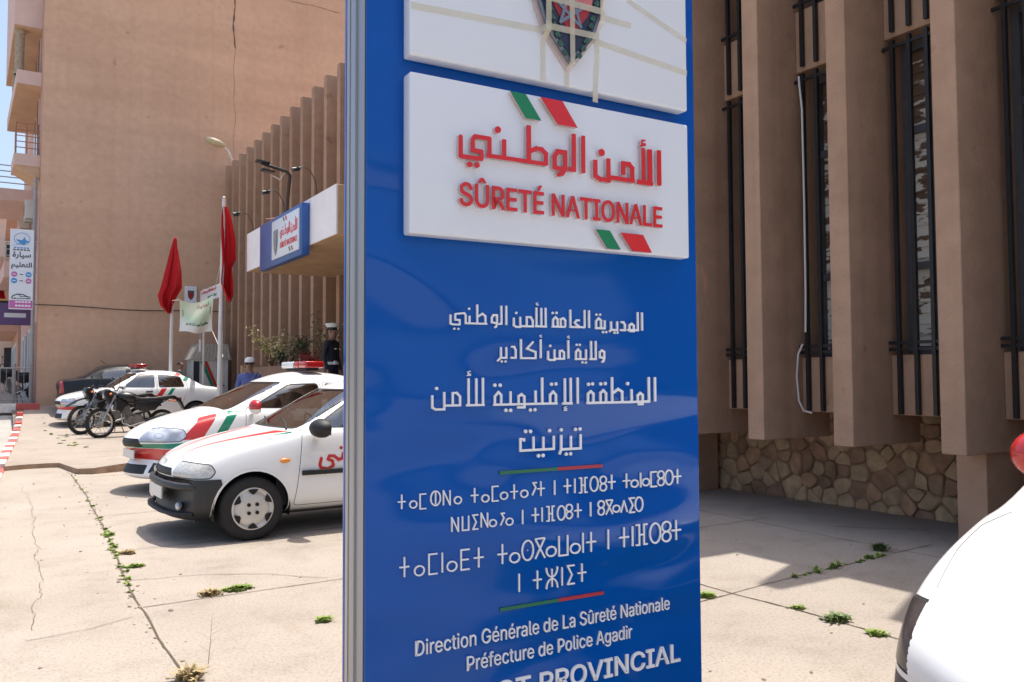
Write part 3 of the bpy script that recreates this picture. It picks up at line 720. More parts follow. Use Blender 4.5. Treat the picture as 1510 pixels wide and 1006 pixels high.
# sign lettering as strokes on the sign plane: width then points, in millimetres (three numbers: a dot)
ROWS = {
'ar_red': '15.5 874.1 2068.8 874.1 1971.2|17.9 841.8 2066.5 841.8 1976.5|12.6 819.2 2067.4 819.2 1973.9|15 798.1 1973.5 850.7 1973.5|4.4 827.1 2088.7 817.1 2088.7 813.9 2082.4 819.5 2078.7 827 2080.2|4.4 819.5 2079.2 810.6 2072 828.2 2076.4|14.6 751 1986 751 2016.8 770.4 2016.8 781.3 2007.9 781.3 1978.4|14.3 702.6 1974 788.3 1974|14.1 660.4 2015 660.4 1972.9 674.3 1965.9 702.5 1965.9 702.5 2023.8|20.1 680.9 2036.8|12.7 622.4 2072.8 622.4 1975.4|13.7 593 2073.3 593 1980.4 576.2 1980.4|13.4 566.6 1975.7 566.6 2021.5 543.3 2021.5 534.5 2008 534.5 1980.1 548.5 1977.2 567.3 1979.5|11.2 566.2 1978.5 558.3 1966.3 541.8 1960.6|14.4 458 2075.2 458 1985.2|12.8 460.3 2009.2 478.4 2019.9 495.5 2019.9 508.4 2011 508.4 1981.5|12 339.3 1984.1 509.3 1984.1|12.4 388.1 2030.1 388.1 1985.2|17.4 370.6 2051.3|12.1 347.4 1985.2 347.4 2026 307.3 2026 301.9 2017 301.9 1991.5 325.4 1991.5 325.4 1973.5 269.9 1973.5 269.9 2019.8|14.7 293.5 1956.7|14.8 313 1957.4',
'ar1': '6.9 267.3 1600 267.3 1580.2 273.3 1578.2 291.7 1578.2 291.7 1589.4 279.9 1589.4 279.9 1603.4 304.2 1606.5 307.9 1602.2 307.9 1582.1 364.9 1582.1|7.1 318.2 1600.7 318.2 1583.2|7.5 317.4 1617.4|7.2 339.5 1628.7 339.5 1583|7.2 340.8 1598.8 353.5 1606.7 362 1601 362 1583.7|6.5 277.4 1568|6.6 288.4 1567.9|7.3 394.6 1582.4 394.6 1604.4 384.3 1604.4 379.9 1597.8 379.9 1586.5 394.5 1584.3|7.3 394.5 1584.3 391.9 1576.2 387.6 1573.9|7.4 407.1 1628.4 407.1 1583.5 398 1582.5|7.5 421 1628.9 421 1580.8|7.5 442.6 1599.8 442.6 1580.7 449.6 1577 461.2 1577 461.2 1602.8|8 449.8 1612|7.6 461.2 1579.3 498.1 1579.3 498.1 1593.9 491.9 1602.6 480.2 1602.6 480.2 1580.2|7.8 509.1 1627.7 509.1 1580.2|7.8 523.7 1627.5 523.7 1580.6|7.9 536.6 1628 536.6 1580.9|7.7 504.5 1580.1 540.3 1580.1|3.2 514 1639.6 509.4 1638.7 510.3 1634.8 515.8 1634.2|7.9 559.1 1581.2 559.1 1598.1 566.6 1605.1 573.2 1600.1 573.2 1581.1|8.4 558.3 1615.8|8.5 570 1616.2|7.9 555.2 1580.7 596.7 1580.7|8 582.6 1583 582.6 1600.4 591.1 1603.1 596.8 1597.7 596.8 1581|8.2 612.9 1626.5 612.9 1581.4 659.4 1581.4|8.3 642 1599.1 632.3 1599.1 626.5 1593 631.2 1588.3 641.8 1582.2|8.3 657.9 1627 657.9 1581|8.4 672.1 1626.7 672.1 1580.6|8.5 695.1 1581.2 695.1 1599.1 703.2 1606.7 711.1 1601.2 711.1 1580|8 696.3 1616.2|8 708.3 1616.6|8.5 691.9 1580.3 723.9 1580.3|8.6 722.9 1602 722.9 1577.8|8 717.3 1570.3|8.1 727.9 1570.6|8.7 744.2 1599.8 744.2 1577.6 738 1571.7|8.7 744.2 1576.7 764.6 1576.7 764.6 1600.4|8.2 755.3 1569.6|8.2 765.5 1569.8|8.8 776.2 1598.6 785.5 1598.6 790.6 1592 790.6 1577.1 773.9 1577.1|8.9 806.2 1578.3 806.2 1590.8 813.6 1595.2 820.9 1590.4 820.9 1575.3 806 1575.3|8.9 798.2 1578.1 835 1578.1 835 1627.7|9.1 849.9 1627.4 849.9 1577.7',
'ar2': '7.4 405.4 1525.8 405.4 1500 395 1490.9|7.4 405.4 1499.3 420.7 1499.3 420.7 1526|6.9 407.6 1490.2|7 418.4 1490.3|7.5 434.4 1527 443.2 1527 447.6 1518.8 447.6 1499.6 432.5 1499.6|7.6 463 1546.6 463 1499 505.8 1499 505.8 1514.8 480.6 1523 499.7 1541.1|7.8 521.3 1547 521.3 1499.5|2.8 524.5 1558 519.9 1557.1 520.8 1553.2 525.4 1552.5|7.9 543.4 1518 543.4 1497.3 549 1495 563 1495 563 1522.2|8.4 550.2 1531|7.9 563 1498.2 592.2 1498.2 592.2 1514.3 586.6 1519 579.1 1518.1 579.1 1498.3|8.1 605.9 1546.6 605.9 1498.9|2.9 609.3 1557.4 604.5 1556.5 605.5 1552.6 610.2 1551.9|8.2 629.6 1499.5 629.6 1516.3 636.4 1522.8 643.2 1517.3 643.2 1498.8|7.7 632.2 1535.1|7.8 641.9 1535.3|8.2 626.5 1497.9 661.5 1497.9 661.5 1523.5|7.8 649.7 1489.3|7.8 660.9 1488.9|8.4 678.2 1546 678.2 1498.3 693 1498.3 693 1546.2|8.4 672.3 1498.2 694 1498.2|8.5 720.7 1500.2 720.7 1517.4 713.2 1521.3 706.2 1517.2 706.2 1503.4 720.5 1501.1|8.5 720.5 1501.1 717.9 1492.9 711.9 1490.4',
'ar3': '7.9 219.6 1409.5 219.6 1380.6 228 1375.8 250.7 1375.8 250.7 1416.8|10.1 230.9 1425.4|8.1 250.7 1384.5 292.3 1384.5 292.3 1405.4 284.1 1414 272.9 1414 272.9 1384.8|8.3 315.4 1449.2 315.4 1384.7|8.4 336.5 1449.1 336.5 1384.3|8.5 354.7 1450.2 354.7 1384|8.3 308.8 1384.1 358.8 1384.1|3.5 320.8 1466 313.8 1464.4 314.7 1459.7 321.7 1459|3.1 318.2 1459 312 1455.8 321.7 1455.8|8.6 387.7 1384.1 387.7 1403.9 397.8 1414.9 405.5 1407.7 405.5 1383.7|10.9 387.8 1431.8|11 402.9 1431.6|8.6 383.1 1383.8 570.7 1383.8|8.8 432.1 1416.5 432.1 1383.2|11.1 418.7 1369.5|11.1 432.1 1369.2|8.9 455.1 1381.1 455.1 1402.9 463.6 1408.5 472.1 1402.7 472.1 1375.9 451.2 1375.9|9.1 505.3 1417.7 505.3 1382.6|10.5 489.9 1368.6|10.6 503.3 1369.1|9.2 525.1 1450.4 525.1 1382.2|9.3 548.7 1382.1 548.7 1405.6 558.1 1413.8 566.5 1405.4 566.5 1382.2|10.8 553.3 1432.9|10.9 566.7 1433.6|9.5 594.2 1448 594.2 1383.3|9.6 612.3 1449.2 612.3 1383|9.5 585.7 1383.1 616.8 1383.1|3.5 599.6 1374.8 592.6 1373.3 593.5 1369.1 600.6 1369.1|3 597.6 1369 591.5 1365 600.5 1365|9.7 634.1 1450 634.1 1381.7|9.8 666.8 1383.6 666.8 1406.5 675.7 1413.2 684 1407.1 684 1383.3|11.4 668.6 1432|11.5 681.6 1432.8|10 707.1 1383.3 707.1 1408.6 716.7 1415.3 725.1 1407.5 725.1 1382.5|11.6 708.4 1432.6|11.7 723.3 1433.3|9.8 661.9 1382.9 851.8 1382.9|10.2 745.7 1450.5 745.7 1383.9|10.2 748.7 1408 765 1418.2 779 1411.1 779 1382.3|10.5 811.1 1417.7 811.1 1382.7|12.1 798 1432.8|10.6 831.9 1383.2 831.9 1399.9 840.4 1406.4 848.7 1401.4 848.7 1376.7 831.6 1376.7|10.8 871.1 1450 871.1 1383.3 846.2 1383.3|10.9 892.8 1449.9 892.8 1382.9',
'ar4': '9 470.5 1290.3 470.5 1295.9 460.2 1297.1 460.2 1268.2 559 1268.2 559 1301.4|9.1 498.4 1301.7 498.4 1268|9.2 527.7 1300.5 527.7 1266.6|11.4 475.4 1315.5|11.4 489.6 1315|11.8 546.6 1315|11.6 513.1 1253|11.6 526.6 1253.2|9.5 581.7 1302.6 581.7 1265.7 575.6 1253.2|11 582.1 1315.8|9.5 581.7 1265.7 642.2 1265.7 642.2 1302.4|9.6 611.7 1299.3 611.7 1266|11.2 626.4 1315.5|11.3 640.6 1315.9|11 597.1 1253|11.1 610.6 1253.1',
'ti1': '4.8 133.7 1166.5 152.2 1166.5|4.8 142.9 1149.9 142.9 1183.1|4.8 180.4 1158.2 179.8 1161 178.3 1163.4 176 1165.2 173.1 1166.1 170.1 1166.1 167.2 1165.2 164.9 1163.4 163.3 1161 162.8 1158.2 163.3 1155.5 164.9 1153.1 167.2 1151.3 170.1 1150.3 173.1 1150.3 176 1151.3 178.3 1153.1 179.8 1155.5 180.4 1158.2|4.9 204.2 1146.5 188.6 1146.5 188.6 1180.2 204.2 1180.2|5 240.5 1167.9 239.8 1173.7 237.6 1178.8 234.3 1182.6 230.3 1184.6 226 1184.6 221.9 1182.6 218.6 1178.8 216.4 1173.7 215.7 1167.9 216.4 1162.1 218.6 1157 221.9 1153.2 226 1151.2 230.3 1151.2 234.3 1153.2 237.6 1157 239.8 1162.1 240.5 1167.9|5 228.1 1150.9 228.1 1184.9|5 248.4 1150 248.4 1184.3 265.6 1150 265.6 1184.3|5.1 295.6 1159.2 295.1 1162 293.4 1164.5 291 1166.3 287.9 1167.3 284.7 1167.3 281.7 1166.3 279.2 1164.5 277.6 1162 277 1159.2 277.6 1156.3 279.2 1153.9 281.7 1152 284.7 1151 287.9 1151 291 1152 293.4 1153.9 295.1 1156.3 295.6 1159.2|5.2 321.2 1167.3 341.6 1167.3|5.2 331.4 1149.9 331.4 1184.8|5.3 370.4 1157.8 369.8 1160.7 368.1 1163.3 365.5 1165.1 362.4 1166.1 359 1166.1 355.9 1165.1 353.3 1163.3 351.6 1160.7 351.1 1157.8 351.6 1155 353.3 1152.4 355.9 1150.5 359 1149.5 362.4 1149.5 365.5 1150.5 368.1 1152.4 369.8 1155 370.4 1157.8|5.4 397.3 1149.4 380 1149.4 380 1184.8 397.3 1184.8|5.4 422.6 1160.3 422 1163.3 420.2 1165.8 417.6 1167.7 414.4 1168.7 410.9 1168.7 407.7 1167.7 405.1 1165.8 403.4 1163.3 402.8 1160.3 403.4 1157.4 405.1 1154.8 407.7 1152.9 410.9 1151.9 414.4 1151.9 417.6 1152.9 420.2 1154.8 422 1157.4 422.6 1160.3|5.5 430.7 1168.2 452.2 1168.2|5.5 441.5 1150.2 441.5 1186.1|5.6 480.8 1161 480.2 1164 478.5 1166.6 475.8 1168.5 472.4 1169.6 468.9 1169.6 465.6 1168.5 462.9 1166.6 461.1 1164 460.5 1161 461.1 1158.1 462.9 1155.5 465.6 1153.5 468.9 1152.5 472.4 1152.5 475.8 1153.5 478.5 1155.5 480.2 1158.1 480.8 1161|5.7 507.3 1186.1 496.6 1186.1 504.4 1174.3 493.7 1155.2|5.7 508.4 1170.2 530.7 1170.2|5.7 519.5 1151.9 519.5 1188.4|5.8 560.9 1151.4 560.9 1188.3|6 588.3 1171.3 611.5 1171.3|6 599.9 1152.6 599.9 1189.9|6 623.2 1151.5 623.2 1188.9|6.1 635.9 1188.8 643.9 1188.8 643.9 1151.1 635.9 1151.1|6.1 662.7 1188.8 654.6 1188.8 654.6 1151.1 662.7 1151.1|6.1 643.9 1170 654.6 1170|6.2 696.6 1170.8 695.8 1177.3 693.7 1183 690.4 1187.2 686.3 1189.5 682 1189.5 677.9 1187.2 674.6 1183 672.5 1177.3 671.7 1170.8 672.5 1164.3 674.6 1158.6 677.9 1154.3 682 1152.1 686.3 1152.1 690.4 1154.3 693.7 1158.6 695.8 1164.3 696.6 1170.8|6.3 723.8 1179.4 723.2 1182.7 721.4 1185.5 718.7 1187.7 715.4 1188.8 711.8 1188.8 708.5 1187.7 705.8 1185.5 704 1182.7 703.4 1179.4 704 1176.1 705.8 1173.3 708.5 1171.1 711.8 1170 715.4 1170 718.7 1171.1 721.4 1173.3 723.2 1176.1 723.8 1179.4|6.3 723.8 1160.3 723.2 1163.6 721.4 1166.4 718.7 1168.6 715.4 1169.7 711.8 1169.7 708.5 1168.6 705.8 1166.4 704 1163.6 703.4 1160.3 704 1157 705.8 1154.1 708.5 1152 711.8 1150.9 715.4 1150.9 718.7 1152 721.4 1154.1 723.2 1157 723.8 1160.3|6.4 729.1 1172.3 753.9 1172.3|6.4 741.5 1153 741.5 1191.5|6.5 778.1 1172.2 803.4 1172.2|6.5 790.8 1152.8 790.8 1191.7|6.6 830.1 1162.8 829.4 1166.1 827.3 1168.9 824.1 1171 820.2 1172.1 816.1 1172.1 812.2 1171 809 1168.9 806.9 1166.1 806.2 1162.8 806.9 1159.6 809 1156.8 812.2 1154.7 816.1 1153.6 820.2 1153.6 824.1 1154.7 827.3 1156.8 829.4 1159.6 830.1 1162.8|6.6 839.1 1151.1 839.1 1190.4|6.7 869.3 1164.1 868.6 1167.3 866.5 1170.2 863.3 1172.3 859.3 1173.4 855.1 1173.4 851.1 1172.3 847.9 1170.2 845.8 1167.3 845 1164.1 845.8 1160.8 847.9 1158 851.1 1155.9 855.1 1154.7 859.3 1154.7 863.3 1155.9 866.5 1158 868.6 1160.8 869.3 1164.1|6.8 896.2 1150.2 874.5 1150.2 874.5 1189.9 896.2 1189.9|6.8 921.1 1181.1 920.4 1184.5 918.5 1187.5 915.5 1189.8 911.9 1190.9 908 1190.9 904.4 1189.8 901.4 1187.5 899.5 1184.5 898.8 1181.1 899.5 1177.7 901.4 1174.7 904.4 1172.5 908 1171.3 911.9 1171.3 915.5 1172.5 918.5 1174.7 920.4 1177.7 921.1 1181.1|6.8 921.1 1161.1 920.4 1164.6 918.5 1167.6 915.5 1169.8 911.9 1171 908 1171 904.4 1169.8 901.4 1167.6 899.5 1164.6 898.8 1161.1 899.5 1157.7 901.4 1154.7 904.4 1152.5 908 1151.3 911.9 1151.3 915.5 1152.5 918.5 1154.7 920.4 1157.7 921.1 1161.1|6.9 952.8 1171.5 952 1178.4 949.6 1184.4 945.9 1188.9 941.3 1191.3 936.5 1191.3 931.9 1188.9 928.2 1184.4 925.8 1178.4 925 1171.5 925.8 1164.6 928.2 1158.6 931.9 1154.1 936.5 1151.7 941.3 1151.7 945.9 1154.1 949.6 1158.6 952 1164.6 952.8 1171.5|7 956.1 1172.4 983.4 1172.4|7 969.7 1152.1 969.7 1192.6',
'ti2': '5.1 270.3 1085.8 270.3 1119.1 287.2 1085.8 287.2 1119.1|5.2 298.5 1120.1 298.5 1086.5 314.9 1086.5 314.9 1120.1|5.2 341 1120.2 326.4 1120.2 335.3 1103.3 326.4 1086.4 341 1086.4|5.3 349 1088.9 349 1123 366.5 1088.9 366.5 1123|5.4 390.7 1096.5 390.1 1099.3 388.5 1101.8 386 1103.6 382.9 1104.6 379.6 1104.6 376.5 1103.6 373.9 1101.8 372.3 1099.3 371.7 1096.5 372.3 1093.7 373.9 1091.2 376.5 1089.4 379.6 1088.4 382.9 1088.4 386 1089.4 388.5 1091.2 390.1 1093.7 390.7 1096.5|5.4 414.8 1117.7 404.9 1117.7 412.1 1106.6 402.2 1088.4|5.5 437.5 1095.8 437 1098.6 435.3 1101.1 432.7 1103 429.5 1104 426.2 1104 423 1103 420.4 1101.1 418.7 1098.6 418.1 1095.8 418.7 1092.9 420.4 1090.4 423 1088.6 426.2 1087.6 429.5 1087.6 432.7 1088.6 435.3 1090.4 437 1092.9 437.5 1095.8|5.6 465.6 1086.4 465.6 1121.4|5.7 492.1 1105.7 513.7 1105.7|5.7 502.9 1088 502.9 1123.3|5.7 522.7 1087.3 522.7 1122.7|5.8 535.7 1123.2 543.2 1123.2 543.2 1087.5 535.7 1087.5|5.8 560.6 1123.2 553.1 1123.2 553.1 1087.5 560.6 1087.5|5.8 543.2 1105.4 553.1 1105.4|5.9 592.2 1104.2 591.5 1110.3 589.5 1115.7 586.5 1119.7 582.7 1121.8 578.7 1121.8 574.9 1119.7 571.9 1115.7 569.9 1110.3 569.2 1104.2 569.9 1098 571.9 1092.6 574.9 1088.6 578.7 1086.5 582.7 1086.5 586.5 1088.6 589.5 1092.6 591.5 1098 592.2 1104.2|6 614.5 1114.8 613.9 1117.8 612.2 1120.6 609.7 1122.6 606.6 1123.7 603.4 1123.7 600.3 1122.6 597.8 1120.6 596.1 1117.8 595.5 1114.8 596.1 1111.7 597.8 1108.9 600.3 1106.9 603.4 1105.9 606.6 1105.9 609.7 1106.9 612.2 1108.9 613.9 1111.7 614.5 1114.8|6 614.5 1096.7 613.9 1099.8 612.2 1102.5 609.7 1104.5 606.6 1105.6 603.4 1105.6 600.3 1104.5 597.8 1102.5 596.1 1099.8 595.5 1096.7 596.1 1093.6 597.8 1090.9 600.3 1088.9 603.4 1087.8 606.6 1087.8 609.7 1088.9 612.2 1090.9 613.9 1093.6 614.5 1096.7|6 620.7 1106.1 643.6 1106.1|6 632.1 1087.9 632.1 1124.2|6.2 672.4 1087.5 672.4 1124.2|6.3 716.2 1116 715.6 1119.2 713.9 1122 711.3 1124 708 1125.1 704.6 1125.1 701.4 1124 698.7 1122 697 1119.2 696.4 1116 697 1112.9 698.7 1110.1 701.4 1108 704.6 1106.9 708 1106.9 711.3 1108 713.9 1110.1 715.6 1112.9 716.2 1116|6.3 716.2 1097.5 715.6 1100.7 713.9 1103.5 711.3 1105.5 708 1106.6 704.6 1106.6 701.4 1105.5 698.7 1103.5 697 1100.7 696.4 1097.5 697 1094.4 698.7 1091.6 701.4 1089.5 704.6 1088.4 708 1088.4 711.3 1089.5 713.9 1091.6 715.6 1094.4 716.2 1097.5|6.3 721.5 1124.8 743.9 1124.8|6.3 721.5 1124.8 743.9 1087.6|6.3 743.9 1124.8 721.5 1087.6|6.4 767.3 1100.6 766.7 1103.6 764.7 1106.3 761.7 1108.4 758 1109.4 754.1 1109.4 750.4 1108.4 747.4 1106.3 745.4 1103.6 744.7 1100.6 745.4 1097.5 747.4 1094.8 750.4 1092.8 754.1 1091.7 758 1091.7 761.7 1092.8 764.7 1094.8 766.7 1097.5 767.3 1100.6|6.5 771 1088.8 781.7 1118.9 792.4 1088.8|6.5 818.5 1124.4 800.3 1124.4 811.4 1105.5 800.3 1086.6 818.5 1086.6|6.6 845.5 1106.3 844.7 1112.8 842.5 1118.5 839.1 1122.8 834.8 1125 830.4 1125 826.1 1122.8 822.7 1118.5 820.5 1112.8 819.7 1106.3 820.5 1099.8 822.7 1094 826.1 1089.8 830.4 1087.5 834.8 1087.5 839.1 1089.8 842.5 1094 844.7 1099.8 845.5 1106.3',
'ti3': '5.5 137.6 1017.6 161.7 1017.6|5.5 149.7 995 149.7 1040.1|5.6 199 1004.9 198.3 1008.6 196.2 1011.9 193 1014.3 189 1015.6 184.9 1015.6 180.9 1014.3 177.7 1011.9 175.6 1008.6 174.9 1004.9 175.6 1001.1 177.7 997.9 180.9 995.4 184.9 994.1 189 994.1 193 995.4 196.2 997.9 198.3 1001.1 199 1004.9|5.7 232.8 993.4 211.2 993.4 211.2 1039.2 232.8 1039.2|5.8 245.3 993.7 245.3 1039.9|5.9 283.2 1005.4 282.4 1009.2 280.2 1012.5 276.9 1015 272.8 1016.3 268.4 1016.3 264.3 1015 261 1012.5 258.8 1009.2 258 1005.4 258.8 1001.6 261 998.2 264.3 995.7 268.4 994.4 272.8 994.4 276.9 995.7 280.2 998.2 282.4 1001.6 283.2 1005.4|6 317.4 1040.5 294.7 1040.5 294.7 993.7 317.4 993.7|6 294.7 1017.1 315 1017.1|6.1 328.7 1017.8 355.3 1017.8|6.1 342 994.2 342 1041.5|6.3 393.8 1018.9 421.2 1018.9|6.3 407.5 994.9 407.5 1043|6.4 456.1 1006.2 455.3 1010.2 452.9 1013.7 449.2 1016.3 444.8 1017.7 440 1017.7 435.6 1016.3 431.9 1013.7 429.5 1010.2 428.7 1006.2 429.5 1002.2 431.9 998.8 435.6 996.2 440 994.8 444.8 994.8 449.2 996.2 452.9 998.8 455.3 1002.2 456.1 1006.2|6.5 496.1 1020.1 495.1 1028.4 492.3 1035.8 488 1041.2 482.7 1044.2 477 1044.2 471.7 1041.2 467.4 1035.8 464.6 1028.4 463.6 1020.1 464.6 1011.7 467.4 1004.3 471.7 998.9 477 996 482.7 996 488 998.9 492.3 1004.3 495.1 1011.7 496.1 1020.1|6.5 479.5 1020.1 480.2 1020.1|6.6 501.9 1045.9 530.3 1045.9|6.6 501.9 1045.9 530.3 996.5|6.6 530.3 1045.9 501.9 996.5|6.7 563.6 1010.1 562.8 1014.2 560.3 1017.8 556.4 1020.5 551.8 1021.9 546.8 1021.9 542.1 1020.5 538.2 1017.8 535.7 1014.2 534.9 1010.1 535.7 1006 538.2 1002.4 542.1 999.8 546.8 998.4 551.8 998.4 556.4 999.8 560.3 1002.4 562.8 1006 563.6 1010.1|6.8 573 1046.6 573 996.4 599.4 996.4 599.4 1046.6|7 637.9 1010 637 1014.1 634.4 1017.8 630.4 1020.5 625.6 1021.9 620.4 1021.9 615.5 1020.5 611.6 1017.8 609 1014.1 608.1 1010 609 1005.8 611.6 1002.2 615.5 999.4 620.4 998 625.6 998 630.4 999.4 634.4 1002.2 637 1005.8 637.9 1010|7 647.2 996.5 647.2 1047.4|7.1 657.3 1021.4 688.4 1021.4|7.1 672.9 995.8 672.9 1047|7.3 728.4 996.7 728.4 1048.6|7.5 764.4 1022.8 797 1022.8|7.5 780.7 996.6 780.7 1049.1|7.6 809.3 996.3 809.3 1049.1|7.7 820.6 1050.6 832.5 1050.6 832.5 997.4 820.6 997.4|7.7 860.3 1050.6 848.4 1050.6 848.4 997.4 860.3 997.4|7.7 832.5 1024 848.4 1024|7.8 906.1 1023.2 905 1032.4 901.8 1040.5 896.9 1046.5 890.8 1049.7 884.4 1049.7 878.4 1046.5 873.4 1040.5 870.2 1032.4 869.1 1023.2 870.2 1014 873.4 1006 878.4 1000 884.4 996.8 890.8 996.8 896.9 1000 901.8 1006 905 1014 906.1 1023.2|8 942.4 1037.4 941.4 1042.1 938.8 1046.1 934.7 1049.2 929.7 1050.8 924.4 1050.8 919.4 1049.2 915.4 1046.1 912.7 1042.1 911.8 1037.4 912.7 1032.8 915.4 1028.7 919.4 1025.7 924.4 1024.1 929.7 1024.1 934.7 1025.7 938.8 1028.7 941.4 1032.8 942.4 1037.4|8 942.4 1010.3 941.4 1014.9 938.8 1019 934.7 1022 929.7 1023.7 924.4 1023.7 919.4 1022 915.4 1019 912.7 1014.9 911.8 1010.3 912.7 1005.7 915.4 1001.6 919.4 998.6 924.4 997 929.7 997 934.7 998.6 938.8 1001.6 941.4 1005.7 942.4 1010.3|8.1 944.4 1024.4 979.7 1024.4|8.1 962.1 997.1 962.1 1051.8',
'ti4': '6.1 454.8 921.1 454.8 965.7|6.3 495.2 944.3 520.4 944.3|6.3 507.8 921.7 507.8 966.8|6.4 551.2 921.2 551.2 966.7|6.4 534.6 969 535.2 963.1 536.9 957.6 539.5 952.9 542.9 949.3 546.9 947 551.2 946.2 555.5 947 559.5 949.3 562.9 952.9 565.5 957.6 567.2 963.1 567.7 969|6.4 567.7 918.9 567.2 924.8 565.5 930.3 562.9 935 559.5 938.6 555.5 940.9 551.2 941.7 546.9 940.9 542.9 938.6 539.5 935 536.9 930.3 535.2 924.8 534.6 918.9|6.5 581.8 920.8 581.8 966.7|6.6 620.5 967.7 599.1 967.7 612.1 944.6 599.1 921.5 620.5 921.5|6.7 629.8 945.6 656.7 945.6|6.7 643.3 922.3 643.3 968.9',
}
ROWS = {k: [[float(x) for x in s.split()] for s in v.split("|")] for k, v in ROWS.items()}
# ------------------------------------------------------------------ blue totem sign
sg = thing('totem_sign', 'tall blue totem sign with white panels and Arabic, Tifinagh and French lettering', 'sign', (0.66, 1.78, 0), R(-1.94))
m_blue = bpy.data.materials.new('blue_gloss_sheet'); m_blue.use_nodes = True
n, l = m_blue.node_tree.nodes, m_blue.node_tree.links
b = n['Principled BSDF']; b.inputs['Base Color'].default_value = (.001, .078, .36, 1); b.inputs['Roughness'].default_value = .09; b.inputs['Specular IOR Level'].default_value = .29
tc = n.new('ShaderNodeTexCoord'); mp = n.new('ShaderNodeMapping'); mp.inputs['Scale'].default_value = (.9, 1.0, 2.3); mp.inputs['Rotation'].default_value = (0, R(14), 0); l.new(tc.outputs['Object'], mp.inputs[0])
t1 = n.new('ShaderNodeTexNoise'); t1.inputs['Scale'].default_value = 1.2; t1.inputs['Detail'].default_value = 1.2; t1.inputs['Distortion'].default_value = .5; l.new(mp.outputs[0], t1.inputs['Vector'])
t2 = n.new('ShaderNodeTexNoise'); t2.inputs['Scale'].default_value = 420; l.new(tc.outputs['Object'], t2.inputs['Vector'])
bp = n.new('ShaderNodeBump'); bp.inputs['Strength'].default_value = 1.0; bp.inputs['Distance'].default_value = .10; l.new(t1.outputs['Fac'], bp.inputs['Height'])
bq = n.new('ShaderNodeBump'); bq.inputs['Strength'].default_value = .05; bq.inputs['Distance'].default_value = .0006; l.new(t2.outputs['Fac'], bq.inputs['Height']); l.new(bp.outputs[0], bq.inputs['Normal']); l.new(bq.outputs[0], b.inputs['Normal'])
m_alu = M('brushed_aluminium', (.36, .36, .37), .38, .05, 5, metal=.75, stretch=(1, 1, .05))
m_pan = M('white_sign_panel', (.68, .71, .765), .35, .015, 2)
m_let = M('white_raised_letter', (.76, .77, .80), .4, .06, 20)
m_rl = M('red_acrylic', (.62, .012, .014), .22, .04, 4)
m_gl = M('green_acrylic', (.004, .19, .07), .22, .04, 4)
m_grn = M('green_enamel', (.012, .14, .07), .35, .1, 10)
m_red2 = M('red_enamel', (.40, .02, .035), .35, .1, 10)
m_clear = M('clear_acrylic', (.80, .66, .66), .15, 0, alpha=.42)
m_tape = M('masking_tape', (.74, .69, .54), .7, .10, 12, alpha=.5)

mb = MB(); mb.box((.057, -.008, .06), (1.055, .0, 3.1)); mb.bevel(.004, 3); mb.out('front_sheet', m_blue, sg, smooth=True)
mb = MB(); mb.box((.057, .135, .06), (1.055, .15, 3.1)); mb.bevel(.003, 2); mb.out('back_sheet', m_blue, sg, smooth=True)
for sgn, u in ((1, .06), (-1, 1.052)):
    pr = []
    for i in range(9):
        a = math.pi*i/8
        pr.append((u-sgn*(.010*math.sin(a)+.004), .004+.124*(i/8)))
    pr += [(u+sgn*.02, .128), (u+sgn*.02, .004)]
    mb = MB(); mb.prism(pr, .06, 3.08, 'z')
    for q in (.035, .075): mb.box((min(u-sgn*.0155, u-sgn*.010), q, .06), (max(u-sgn*.0155, u-sgn*.010), q+.004, 3.08))
    mb.out('edge_profile', m_alu, sg, smooth=30)
mb = MB(); mb.box((.0, -.05, 0), (1.11, .2, .058)); mb.out('base_plate', m_alu, sg)
FR = lambda off: frame((0, -off, 0), (1, 0, 0), (0, 0, 1))   # sign plane -> local, off metres proud of the sheet
panels = []
for v0, v1 in ((1.782, 2.160), (2.199, 2.82)):
    mb = MB(); mb.box((.146, -.05, v0), (.992, -.0085, v1)); mb.bevel(.007, 3)
    panels.append(mb.out('white_panel', m_pan, sg, smooth=True))
p1, p2 = panels
RED = [[q[0]*(.85 if len(q) > 3 else .95)]+q[1:] for q in ROWS['ar_red']]
me = strokes_mesh(RED, .7, .003); place(me, FR(.0635)); meshobj(me, 'lettering', m_rl, p1)
me = strokes_mesh(RED, .7, .011); place(me, FR(.0560)); meshobj(me, 'acrylic_backing', m_clear, p1)
me = text_mesh('SÛRETÉ NATIONALE', .616, .0535, .003, .012); place(me, Matrix.Translation((.2665, 0, 1.8575)) @ FR(.0635)); meshobj(me, 'lettering', m_rl, p1)
me = text_mesh('SÛRETÉ NATIONALE', .616, .0535, .011, .012); place(me, Matrix.Translation((.2665, 0, 1.8575)) @ FR(.0560)); meshobj(me, 'acrylic_backing', m_clear, p1)
for i, (q, mt) in enumerate((([(.406, 2.152), (.449, 2.152), (.494, 2.092), (.4505, 2.092)], m_gl), ([(.494, 2.152), (.558, 2.152), (.604, 2.0905), (.545, 2.0905)], m_rl),
                ([(.660, 1.833), (.704, 1.833), (.739, 1.7855), (.698, 1.7855)], m_gl), ([(.741, 1.831), (.814, 1.831), (.844, 1.785), (.779, 1.785)], m_rl))):
    mb = MB(); mb.prism(q, -.0655, -.0625, 'y'); st = mb.out('stripe', mt, p1)
    mb = MB(); mb.prism(q, -.0623, -.0505, 'y'); mb.out('acrylic_backing', m_clear, p1)
